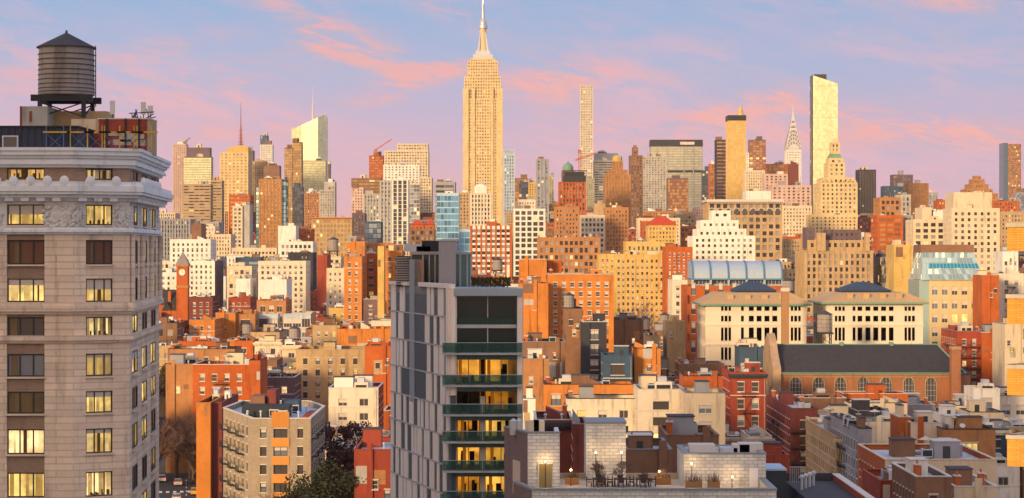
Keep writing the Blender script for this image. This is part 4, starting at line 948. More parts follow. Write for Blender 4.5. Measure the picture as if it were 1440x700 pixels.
 E('tenement_building','cream brick building with dark double windows and stained walls',416,513,491,520,552,'tan','masonry',frame='d',bw=2.7,fh=2.85,wf=.34,hf=.55,depth=18,clutter=7,roof='tar',group=G3),
 E('tenement_building','blazing orange blank wall building beside the grey panelled tower',513,552,486,495,560,'dor','plain',depth=16,group=G3),
 E('row_building','low cream stucco building with white rooftop vents',462,532,545,440,612,'pal','masonry',bw=4.2,depth=18,roof='white',clutter=8,sidecol='red',group=G3),
 E('row_building','low brick building with pale blue roof at the foot of the grey tower',498,552,632,320,700,'red','plain',depth=22,roof='blue',clutter=2,group=G3),
 E('tenement_building','narrow vivid orange and dark brick building by the avenue',276,296,566,400,660,'org','plain',depth=24,sidecol='dor',clutter=2,group=G3),
 E('tenement_building','dark brick building with tall windows right of the vivid orange strip',296,312,566,402,670,'mar','masonry',depth=24,frame='w',bw=3.4,fh=3.4,clutter=2,roof='white',group=G3),
 E('row_building','dark tangle of low roofs left of the cream brick building',366,414,530,500,560,'prp','masonry',depth=16,clutter=9,group=G3),
]
# ------------------------------------------------------------------ near landmarks
def left_tower():
    D = 190; s = D/F; z = lambda y: uz(y, D)
    O = (-40.4, 190, 0); T = thing('office_building','big rounded corner stone office building with white cornices, many windows lit yellow','office building',O)
    P = [(-34,0),(0,0),(4.75,2.2),(2.75,30),(-34,30)]
    st = mat('grey_rusticated_stone', (.82,.66,.51), .9, 0, .22, .35, brick=(3.2,.62,(.62,.6,.6),.6), scale=.25)
    br = mat('brown_spandrel_brick', (.36,.25,.18), .9, 0, .2, .3, brick=(.5,.16,(.6,.6,.6),.5))
    wh = mat('weathered_white_stone', (.80,.82,.84), .75, 0, .16, .35, scale=.35)
    rel = mat('carved_white_stone', (.74,.72,.70), .85, 0, .3, .3, bump=1.0, scale=.5)
    frs = [Fr(P[i], P[(i+1)%5]) for i in range(5)]
    rows = [(z(b), z(a)) for a, b in ((695+35,695+5),(664-1,700),(603,638),(550,581),(497,529),(445,474),(391,424),(338,371))]
    rows = [(z(b), z(a)) for a, b in ((772,806),(718,752),(664,699),(603,638),(550,581),(497,529),(445,474),(391,424),(338,371))]
    rows = [(min(a,b),max(a,b)) for a,b in rows]
    rows2 = [(z(317), z(288))]; rows3 = [(z(253), z(237))]
    u = lambda px: ux(px,D)+40.4+34
    c0 = [(3,6.4),(11,14.4),(19,22.4),(u(9.5),u(62.5))]
    fr1 = frs[1]; L1 = fr1.L; c1 = [(L1*.22, L1*.70)]
    L2 = frs[2].L; c2 = [(2.2+k*8.6, 7.0+k*8.6) for k in range(3)]
    t = .55; wall = MB(); white = MB()
    core = MB(); core.prism([(-33.4,t),(-.1,t),(4.1,2.6),(2.2,29.4),(-33.4,29.4)], 0, z(212), G_dark()); core.build('dark_interior', T)
    zb = -0.0; z_w = z(329)
    for k, (fr, cols) in enumerate(((frs[0],c0),(frs[1],c1),(frs[2],c2),(frs[3],[]),(frs[4],[]))):
        facade(wall, fr, zb, z_w, cols, rows, t, st, br if k == 0 else st, .16 if k == 0 else .05)
        facade(white, fr, z_w, z(278), cols, rows2, t, rel, rel, .03)
        facade(white, fr, z(258), z(234), cols, rows3, t, br, br, .02)
    wall.build('wall', T); white.build('carved_frieze_wall', T)
    def ring(b, z0, z1, off, m):
        Q = []
        n = len(P)
        for i in range(n):   # mitred offset
            f0, f1 = frs[i-1], frs[i]; d = (f0.n+f1.n); d = d/(d.length**2)*2; p = Vector(P[i]); q = p+d*off; Q.append((q.x,q.y))
        b.prism(Q, z0, z1, m, bot=True)
    for part, steps in (('roof_cornice', ((236,232,.35),(232,228,.7),(228,223,.55),(223,219,.8),(219,213,1.05),(213,208.5,1.2))),
                        ('balustrade_cornice', ((283,278.5,.25),(278.5,274,.8),(274,270,1.25),(270,262,1.4),(262,256,1.2))),
                        ('string_course', ((330,327,.15),(327,323,.4),(323,320.5,.2)))):
        b = MB()
        for a, c, o in steps: ring(b, z(a)+.002, z(c), o, wh)
        b.build(part, T)
    b = MB()
    for a, c, o in ((441,437,.2),(437,429,.45),(429,425,.3)): ring(b, z(a), z(c), o, st)
    b.build('stone_ledge', T); b = MB()
    for a, c, o in ((482,478,.15),(478,471,.35)): ring(b, z(a), z(c), o, st)
    b.build('stone_ledge', T)
    den = MB()
    for fr in frs[:3]:
        k = .3
        while k < fr.L-.8: den.fbox(fr, k, k+.75, 0, .75, z(283.5), z(278.6), wh); k += 1.45 if fr is not frs[2] else .9
    den.build('dentils', T)
    scroll = MB(); scroll.lathe([(.1,-.28),(.42,-.22),(.52,0),(.42,.22),(.1,.28)], 12, wh)
    me = scroll.mesh('scroll_ornament'); 
    for v in me.vertices: x,y,zz = v.co; v.co = (x, zz*.9, y)
    me2 = me
    for fi, n in ((0,14),(1,2),(2,8)):
        fr = frs[fi]
        for k in range(n):
            uu = (fr.L-(.6+k*1.55 if fi == 0 else fr.L-1.3-k*2.4 if fi == 1 else fr.L-1.2-k*2.1)); q = fr(uu, 1.15, z(255.5)); o = link('scroll_ornament', me2, T, q, fr.rot)
            o.scale = (.85,1,.95)
    orn = MB(); rr = random.Random(3)   # carved cartouche: a shield with scrolls and leaves
    orn.lathe([(.1,-.1),(.55,-.1),(.5,.12),(.2,.2)], 10, rel)
    for k in range(34):
        a = rr.uniform(0, 6.28); r = rr.uniform(.5, 1.15); x, y = r*math.cos(a)*.95, r*math.sin(a)*.95; orn.lathe([(.05,-.1),(.2,-.05),(.14,.14),(.03,.2)], 6, rel, x, y)
    for s_ in (-1,1):
        pts = [(s_*(.35+.55*math.sin(k*.5)), -1.0+k*.22) for k in range(10)]
        for k in range(9): orn.tube((*pts[k],.05),(*pts[k+1],.05),.11,.09,rel,6)
    om = orn.mesh('carved_ornament')
    for v in om.vertices: x,y,zz = v.co; v.co = (x, -zz, y)
    for fi, uu, sx in ((0,u(80),1.25),(0,u(93),.9),(1,.45,.62),(1,L1-.75,.75),(0,u(-12),1.0),(2,1.0,.7),(2,8.9,.7),(2,17.5,.7),(2,26,.7)):
        o = link('carved_ornament', om, T, frs[fi](uu, .03, z(303)), frs[fi].rot); o.scale = (sx,1,1.05)
    # windows: opening, dark frame, mullions, pane
    litmap = {0:'ddyyddyd', }
    A_kinds = ['d','y','y','l','o','b','d','y','r']; B_kinds = ['d','y','l','y','y','m','m','y','r']
    def big_window(fr, a, b_, za, zb_, kind, nm):
        wdt, hgt = b_-a, zb_-za; f = MB(); hw = wdt/2
        for q in ((-hw,-hw+.12,0,hgt),(hw-.12,hw,0,hgt),(-hw+.12,hw-.12,0,.12),(-hw+.12,hw-.12,hgt-.12,hgt)): f.box(q[0],q[1],-.05,.12,q[2],q[3],FR_D)
        for k in range(1, nm): X = -hw+wdt*(k/nm)+(.0 if k%2 else .08); f.box(X-.06,X+.06,-.04,.1,.12,hgt-.12,FR_D)
        q = fr((a+b_)/2, -.28 if fr is not frs[2] else -.06, za); wdo = f.build('window', T, loc=q); wdo.rotation_euler.z = fr.rot
        p = MB(); m = dict(y=PANE_Y, l=PANE_L, d=PANE_D, b=PANE_B, r=mat('pane_red_curtain',(.16,.07,.04),.4), m=mat('pane_dim_lit',(.2,.15,.07),.3,emit=(.9,.6,.2,.28)), o=mat('pane_brown_dim',(.12,.09,.05),.3,emit=(.9,.5,.15,.06)))[kind]
        p.box(-hw+.12,hw-.12,.05,.08,.12,hgt-.12,m)
        p.build('pane', wdo)
        c = MB(); rr2 = random.Random(int(za*10+a*7))
        if kind in 'yml':   # curtains and furniture silhouettes against the light
            cm = mat('net_curtain_glow', (.5,.38,.12), .9, emit=(1.,.70,.24,.6)); dm = mat('interior_furniture', (.14,.08,.03), .8)  # net curtain glows: backlight from the room put into its emission
            for k in range(nm):
                X = -hw+.15+wdt*(k+rr2.uniform(0,.35))/nm; cw = rr2.uniform(.08,.6)*wdt/nm; c.box(X,X+cw,.015,.035,.13,hgt-.13,cm if rr2.random() < .7 else dm)
            if rr2.random() < .4: c.box(-hw+.13,hw-.13,-.005,.01,hgt*rr2.uniform(.5,.85),hgt-.13,BLIND)
            if rr2.random() < .7:
                for k in range(int(wdt*3)): X = rr2.uniform(-hw+.3,hw-.4); c.box(X,X+rr2.uniform(.08,.3),.0,.012+k*.0007,.13,.13+rr2.uniform(.1,.55),dm)
        elif kind == 'd' or kind == 'b':
            X = -hw+.2+rr2.uniform(0,wdt*.4); c.box(X,X+wdt*.18,.015,.035,.13,hgt-.13,mat('dim_curtain',(.2,.14,.07),.9))
        else: X = 0; c.box(-hw*.6,-hw*.3,.015,.035,.13,hgt-.13,mat('dim_curtain',(.2,.14,.07),.9))
        c.build('curtain', wdo)
        sl = MB(); sl.box(-hw-.1,hw+.1,-.42,.1,-.16,-.002,st); sl.build('sill', wdo)
    for k, (za, zb_) in enumerate(rows):
        for j, (a, b_) in enumerate(c0): big_window(frs[0], a, b_, za, zb_, A_kinds[k] if j == 3 else 'd', 3 if j == 3 else 2)
        for a, b_ in c1: big_window(frs[1], a, b_, za, zb_, B_kinds[k], 3)
        for j, (a, b_) in enumerate(c2): big_window(frs[2], a, b_, za, zb_, 'ylmyddmyd'[(k*2+j) % 9] if k < 8 else 'm', 2)
    for a, b_ in c0: big_window(frs[0], a, b_, *rows2[0], 'y', 3); big_window(frs[0], a, b_, *rows3[0], 'l', 4)
    for a, b_ in c1: big_window(frs[1], a, b_, *rows2[0], 'y', 3); big_window(frs[1], a, b_, *rows3[0], 'm', 4)
    for a, b_ in c2: big_window(frs[2], a, b_, *rows2[0], 'm', 2); big_window(frs[2], a, b_, *rows3[0], 'd', 2)
    # slender columns on the side, upper storeys
    for k in range(4):
        b = MB(); q = frs[2](.75+k*8.7, .22, 0); b.lathe([(.3,z(425)),(.24,z(424)),(.22,z(334)),(.34,z(331)),(.34,z(329))], 10, st, q[0], q[1]); b.build('column', T)
    b = MB(); b.prism([(-33.8,.3),(-.2,.3),(4.2,2.5),(2.3,29.6),(-33.8,29.6)], z(211), z(210.2), ROOFS['grey']); b.build('roof', T)
    # roof structures
    zr = z(210.2)
    b = MB(); seam = mat('dark_seamed_metal', (.035,.045,.075), .5, .2, .2, .1); x = lambda p, d=D: ux(p, d)+40.4
    b.box(-34, x(104), 1.5, 9, zr, z(178), seam); b.box(-34.1, x(104)+.15, 1.3, 9.2, z(178), z(176), STEEL)
    for k in range(46): X = x(104)-.3-k*.62; b.box(X,X+.07,1.38,1.5,zr,z(178),seam)
    b.build('metal_clad_penthouse', T)
    b = MB(); X = x(9.5); b.box(X-.75,X+.75,1.28,1.38,z(208),z(190),GALV); b.box(X-.6,X+.6,1.2,1.27,z(206),z(192),PANE_D); b.build('louvre_window', T)
    b = MB(); rb_ = mat('painted_red_brick', (.36,.075,.045), .9, 0, .35, .5, brick=(.4,.13,(.5,.4,.4),.5), scale=.4)
    D2 = 200; x2 = lambda p: ux(p,D2)+40.4
    b.box(x2(100), x2(140), 10, 13, zr, uz(168,D2), wm('crm')); b.box(x2(100), x2(140)-.02, 9.9, 9.98, zr, uz(188,D2), rb_); b.box(x2(140), x2(207), 9.6, 13.4, zr, uz(168.5,D2), rb_); b.box(x2(207), x2(212), 9.7, 13.4, zr, uz(168,D2), wm('tan'))
    pl = mat('patched_plaster', (.45,.36,.27), .95, 0, .5, .3, scale=.6)
    for (p, q, y0, y1) in ((150,168,192,188),(170,192,200,188),(160,186,205,197),(188,204,196,190),(190,206,206,198),(147,156,204,199)): b.box(x2(p), x2(q), 9.52-.01*((p*7)%5), 9.6, uz(y0,D2), uz(y1,D2), pl)
    for p in (152,178,197): b.box(x2(p)-.08, x2(p)+.08, 9.4, 9.6, zr, uz(168,D2), STEEL)
    b.box(x2(138), x2(212.5), 9.5, 13.5, uz(168.6,D2), uz(167,D2), CAPM); b.build('brick_penthouse', T)
    b = MB(); b.box(x2(22), x2(60), 12, 19, zr, uz(148,D2), wm('cct')); b.box(x2(60)+.01, x2(136), 15, 19, zr, uz(152,D2), wm('tan')); b.box(x2(22)-.05, x2(24), 11.9, 12, zr, uz(148,D2), rb_); b.box(x2(35), x2(38), 11.9, 12, uz(170,D2), uz(155,D2), rb_); b.build('stair_penthouse', T)
    for p, y in ((152,140),(196,142),(206,147)):
        b = MB(); b.box(x2(p)-.22,x2(p)+.22,12,12.3,uz(168,D2)+.6,uz(y,D2),FR_W); b.tube((x2(p),12.3,uz(168,D2)),(x2(p),12.3,uz(y,D2)-.1),.05,.05,STEEL,5); b.build('antenna_panel', T)
    b = MB(); rr = random.Random(5)
    for k in range(11): X = x2(172+k*3); b.tube((X,11+rr.random()*3,uz(168,D2)),(X+rr.uniform(-.7,.9),12+rr.random()*2,uz(rr.uniform(149,162),D2)),.07,.05,STEEL,4)
    b.tube((x2(176),12,uz(158,D2)),(x2(212),12,uz(156,D2)),.06,.06,STEEL,4); b.build('antenna_rack', T)
    yel = mat('yellow_scaffold', (.62,.38,.03), .6); blu = mat('blue_brace', (.08,.16,.35), .6)
    for p in (62,96,120,141,166,186):
        b = MB(); X = x(p); zz = zr
        for dx in (0, 1.6): b.tube((X+dx,.9,zz),(X+dx,.9,zz+2.2),.05,.05,yel if p > 90 else blu,5)
        b.tube((X,.9,zz),(X+1.6,.9,zz+1.5),.03,.03,blu,4); b.tube((X+1.6,.9,zz),(X,.9,zz+1.5),.03,.03,blu,4); b.box(X-.3,X+2.2,.8,.98,zz+1.55,zz+1.68,yel); b.build('scaffold_rail', T)
    # the water tank is a thing of its own
    tx, ty = ux(93.5, 205), 205
    sc_ = 205/F; big = thing
    tank((tx, ty, uz(168,205)), 39*sc_, 67*sc_, 33*sc_, 'largest weathered timber water tank with dark conical roof on a black steel frame', big=True)
    for p in range(0, 243+20): lower(p, 176)
    BLD.append(('the rounded stone office building', 120, 500))

def see_glass():
    global nt
    m = mat('balcony_glass', (.05,.13,.12), .08, 0, .15, 0, spec=.6); nt = m.node_tree
    bs = nt.nodes['Principled BSDF']; tr = N('ShaderNodeBsdfTransparent'); tr.inputs[0].default_value = (.55,.72,.68,1); mx = N('ShaderNodeMixShader'); mx.inputs[0].default_value = .35
    L(tr.outputs[0], mx.inputs[1]); L(bs.outputs[0], mx.inputs[2]); L(mx.outputs[0], nt.nodes['Material Output'].inputs[0]); return m
def glass_tower():
    A = Vector((-6.35,215)); B = Vector((1.15,215.0)); Pf = Vector((-14.1,240)); Bk = Vector((-4,243)); zt = 48.3
    T = thing('apartment_tower','slim modern tower with pale staggered flank panels, glass balconies and glowing orange rooms','tower',(A.x,A.y,0))
    l = lambda p: (p.x-A.x, p.y-A.y)
    fl, ff = Fr(l(Pf), l(A)), Fr(l(A), l(B)); fb, fk = Fr(l(B), l(Bk)), Fr(l(Bk), l(Pf))
    pan = mat('pale_metal_panel', (.90,.79,.70), .5, .05, .10, .1, scale=.4); dkg = mat('flank_glass', (.085,.115,.14), .12, .2, .25, 0, spec=.7); gsl = mat('slate_panel', (.30,.34,.37), .5, 0, .15, 0)
    FH = 3.12; b = MB(); Lf = fl.L
    b.fbox(fl, 0, Lf, -.5, -.03, 0, zt-.3, dkg); b.fbox(fb, .0, fb.L, -.5, 0, 0, zt-1, gsl); b.fbox(fk, .0, fk.L, -.5, 0, 0, zt-1, gsl); b.build('wall', T)
    rr = random.Random(11)
    nfl = int(zt/FH)+1
    slab = MB()
    for k in range(nfl):
        z1 = zt-.35-k*FH; z0 = z1-FH+.16
        if z1 < 18: break
        if k: slab.fbox(fl, -.05, Lf, -.1, .11, z1, z1+.13, mat('floor_edge', (.48,.46,.46), .5))
        uu = .1; seg = []
        while uu < Lf-.9:
            wd = rr.choice((1.0,1.4,1.9,2.3))
            seg.append((uu, min(Lf-.5, uu+wd))); uu += wd+rr.choice((.4,1.0,1.4,1.9))
        if k < 4: seg = [s for s in seg if s[1] < Lf*.30 or s[0] > Lf*.54]
        for a, c in seg:
            pb = MB()
            dpt = rr.choice((.02,.04,.07)); pb.fbox(fl, a, c, -.1, dpt, z0, z1, pan)
            pb.fbox(fl, c, c+.25, -.1, dpt*.4-.02, z0, z1, gsl)
            pb.build('facade_panel', T)
    slab.build('floor_edge', T)
    b = MB(); b.fbox(fl, -.1, Lf*.33, -.4, .3, zt-.34, zt, pan); b.fbox(fl, Lf*.52, Lf+.1, -.4, .3, zt-.34, zt+.1, pan)
    b.fbox(fl, Lf-1.0, Lf+.02, -.6, .32, 36.8, zt-.34, pan); b.fbox(ff, -.02, .45, -.6, .25, 36.8, zt-.3, pan)
    b.build('portal_frame', T)
    b = MB(); refl = mat('bronze_reflective_glass', (.30,.17,.10), .08, .6, .6, 0, scale=.6)
    b.fbox(fl, Lf*.34, Lf*.42, -.3, .05, 35, zt+2.6, gsl); b.fbox(fl, Lf*.42, Lf*.52, -.4, -.1, 35, zt+2.6, refl); b.build('glazed_slot', T)
    # front with balconies
    Lw = ff.L; col_ = MB(); col_.fbox(ff, Lw-.6, Lw-.05, -.6, .1, 0, zt-.2, pan); col_.fbox(ff, 3.0, 3.5, -1.6, -1.15, 0, 36.6, FR_W)
    col_.fbox(ff, -.0, .55, -1.7, -1.0, 0, 36.8, FR_W); col_.build('column', T)
    z_b = [uz(y+14, 215) for y in (481,526,567,605,646,689,733,775,817)]   # slab tops of the balconies
    back = mat('room_wall', (.30,.24,.18), .9, 0, .3, 0); lamp = mat('room_glow', (.6,.4,.15), .9, 0, .35, 0, emit=(1.,.40,.045,1.35), scale=.5); ylit = mat('room_bright', (.8,.6,.25), .9, 0, .3, 0, emit=(1.,.58,.12,1.5), scale=.5)  # room walls glow: interior lamplight put into the wall material
    glas = see_glass(); grn = mat('green_spandrel', (.055,.12,.12), .35, 0, .1, 0); furn = mat('dark_furniture', (.03,.025,.02), .8, 0)
    thin = bpy.data.materials.new('clear_glass'); thin.use_nodes = True; q = thin.node_tree.nodes['Principled BSDF']; q.inputs['Transmission Weight'].default_value = 1; q.inputs['IOR'].default_value = 1.02; q.inputs['Roughness'].default_value = 0; q.inputs['Base Color'].default_value = (.55,.62,.62,1)
    plan = ['dd','yl','dl','ly','yb','ll','yd','dd','dd']
    roomd = 4.2
    for k, zz in enumerate(z_b):
        top = z_b[k-1] if k else zz+FH
        bal = MB(); bal.fbox(ff, -.9, Lw-.0, -1.6, .9, zz-.2, zz, mat('slab_concrete', (.42,.43,.43), .7)); bal.build('balcony_slab', T)
        sp = MB(); sp.fbox(ff, .1, Lw-.6, -1.5, -.2, zz-.72, zz-.285, grn)
        for q_ in (.33,.66): sp.fbox(ff, Lw*q_-.03, Lw*q_+.03, -.2, -.16, zz-.72, zz-.285, FR_D)
        sp.build('spandrel', T)
        rl = MB()
        for q_ in range(4): a = -.85+q_*(Lw+.8)/4; rl.fbox(ff, a+.03, a+(Lw+.8)/4-.03, .84, .87, zz+.08, zz+1.05, glas)
        rl.fbox(ff, -.88, -.85, -.9, .84, zz+.08, zz+1.05, glas); rl.fbox(ff, -.9, Lw, .82, .89, zz+1.05, zz+1.1, GALV); rail = rl.build('glass_railing', T)
        # room behind: floor of the slab, back and side walls, glowing or not
        for side, (ua, ub) in enumerate(((.6,2.95),(3.55,Lw-.65))):
            kd = plan[k][side]; m = dict(d=back, l=lamp, y=ylit if side else lamp, b=ylit)[kd]
            rm = MB(); rm.fbox(ff, ua, ub, -1.6-roomd, -1.55-roomd, zz, top-.72, m); rm.fbox(ff, ua-.05, ua, -1.6-roomd, -1.7, zz, top-.72, back if kd == 'd' else m); rm.fbox(ff, ub, ub+.05, -1.6-roomd, -1.7, zz, top-.72, back)
            rm.fbox(ff, ua, ub, -1.6-roomd, -1.7, zz-.002, zz+.01, back)
            for c in range(3): X = ua+rr.uniform(.1, ub-ua-.7); rm.fbox(ff, X, X+rr.uniform(.25,.6), -3.2-c*.5, -2.8-c*.5, zz+.01, zz+rr.uniform(.6,2.0), furn)
            rm.build('room_interior', T)
            w_ = MB()
            for q_ in range(3): X = ua+(ub-ua)*q_/2; w_.fbox(ff, X-.04, X+.04, -1.7, -1.58, zz, top-.72, FR_D)
            w_.fbox(ff, ua, ub, -1.7, -1.58, zz+.0, zz+.07, FR_D); w_.fbox(ff, ua, ub, -1.7, -1.58, top-.82, top-.72, FR_D)
            wo = w_.build('sliding_door', T); pn = MB(); pn.fbox(ff, ua, ub, -1.65, -1.64, zz+.07, top-.82, thin); pn.build('pane', wo)
            if kd != 'd':
                cu = MB(); X = ua+.1+rr.random()*.5; cu.fbox(ff, X, X+.35, -1.9, -1.85, zz, top-.85, mat('orange_curtain', (.55,.2,.03), .9, emit=(1.,.3,.02,.3))); cu.build('curtain', wo)  # curtain glows: room light put into its emission
        fu = MB()
        for c in range(4): X = .2+c*1.6+rr.random()*.4; fu.fbox(ff, X, X+.5, -.2, .3, zz+.38, zz+.45, furn); fu.fbox(ff, X, X+.06, -.2, .3, zz+.45, zz+.9, furn); fu.fbox(ff, X+.05, X+.1, 0, .06, zz, zz+.38, furn); fu.fbox(ff, X+.4, X+.45, 0, .06, zz, zz+.38, furn)
        for p_ in (0,):
            pass
        o = fu.build('balcony_furniture', T)
    # two tall glazed penthouse floors
    b = MB(); zt2 = uz(415,215); zb2 = z_b[0]+.02
    gp = mat('penthouse_glass', (.018,.03,.03), .1, 0, .2, 0, spec=.32)
    b.fbox(ff, .5, Lw-.6, -1.2, -1.1, zb2, zt2, gp); b.build('penthouse_glazing', T)
    b = MB()
    for q_ in (.5, Lw*.5, Lw-.65): b.fbox(ff, q_, q_+.1, -1.1, -1.02, zb2, zt2, GALV)
    b.fbox(ff, .5, Lw-.6, -1.1, -.9, uz(461,215), uz(456,215), GALV); b.fbox(ff, .5, Lw-.6, -1.02, -.98, uz(456,215), uz(446,215), glas); b.build('penthouse_frame', T)
    b = MB(); b.fbox(ff, .3, Lw, -7.8, .35, zt2, zt-.35, mat('roof_fascia', (.36,.42,.47), .5, .1, .1, .1)); b.prism([l(Pf),l(A),l(B),l(Bk)], zt-1.2, zt-.36, ROOFS['grey']); b.build('roof', T)
    lx = lambda px, D: ux(px,D)-A.x
    # rooftop plant
    b = MB(); lv = mat('louvre_metal', (.42,.38,.37), .6, .1, .15, 0)
    for k in range(12): b.box(lx(558,236), lx(579,236), 19, 22, zt-.3+k*.27, zt-.3+k*.27+.16, lv)
    b.box(lx(559,236), lx(578,236), 19.2, 21.8, zt-.5, zt+2.95, FR_D); b.build('louvred_plant_screen', T)
    b = MB(); b.box(lx(579,232), lx(617,232), 17, 20, zt-.5, uz(357,232), gp); b.box(lx(579,232)-.1, lx(617,232)+.1, 16.8, 20.2, uz(357,232), uz(353,232), lv)
    for p in (594,603,611): b.box(lx(p,232), lx(p,232)+.12, 16.9, 17, zt-.5, uz(357,232), GALV)
    b.build('glass_plant_room', T)
    b = MB(); b.box(lx(617,225), lx(641,225), 10, 15, zt-.5, uz(339,225), mat('lift_tower_panel', (.35,.32,.33), .6, 0, .12, .2)); b.box(lx(617,225)-.08, lx(641,225)+.08, 9.9, 15.1, uz(339,225), uz(337.5,225), GALV); b.build('lift_tower', T)
    b = MB(); b.box(lx(641,226), lx(662,226), 11, 15, zt-.5, uz(357,226), mat('teal_glass', (.05,.13,.15), .1, .1, .2, 0)); b.box(lx(640,226), lx(664,226), 10.8, 15.2, uz(357,226), uz(354,226), gsl)
    for p in (646,656,661): b.box(lx(p,226), lx(p,226)+.2, 10.9, 11, zt-.5, uz(357,226), gsl)
    b.build('stair_pavilion', T)
    for k, (p, w_, y) in enumerate(((583,2.2,344),(596,1.6,347),(606,2.0,339),(630,1.2,336))):
        b = MB(); X = lx(p,233); b.box(X-w_/2, X+w_/2, 17.2, 19, uz(352.9,232), uz(y,232), STEEL if k == 2 else GALV); b.build('rooftop_unit', T)
    b = MB(); b.box(lx(575,233)-.12, lx(575,233)+.12, 17.3,17.5, uz(353,233), uz(330,233), FR_W); b.build('flue', T)
    leafd = mat('planter_leaf', (.045,.06,.02), .8, 0, .5, 0, scale=3)
    for k in range(9):
        b = MB(); X0 = lx(666+k*6,219); r0 = random.Random(k)
        for j in range(60):
            a = r0.uniform(0,6.28); rr_ = r0.uniform(0,.35); hh = r0.uniform(.1,1.0); X = X0+rr_*math.cos(a); Y = 3.6+rr_*math.sin(a); d = r0.uniform(.05,.12)
            b.face([(X-d,Y,zt-.36+hh),(X+d,Y+d,zt-.36+hh),(X,Y,zt-.36+hh+d*2.6)], leafd)
        b.tube((X0,3.6,zt-.4),(X0,3.6,zt+.3),.04,.02,STEEL,4); o = b.build('shrub', None); o.location = (A.x,A.y,0); o['label'] = ('low shrub in the hedge on the roof edge of the balcony tower'); o['category'] = 'shrub'; o['group'] = 'shrubs along the balcony tower roof'
    SK(550,735,392); SK(558,662,345); BLD.append(('the balcony tower', 640, 520))

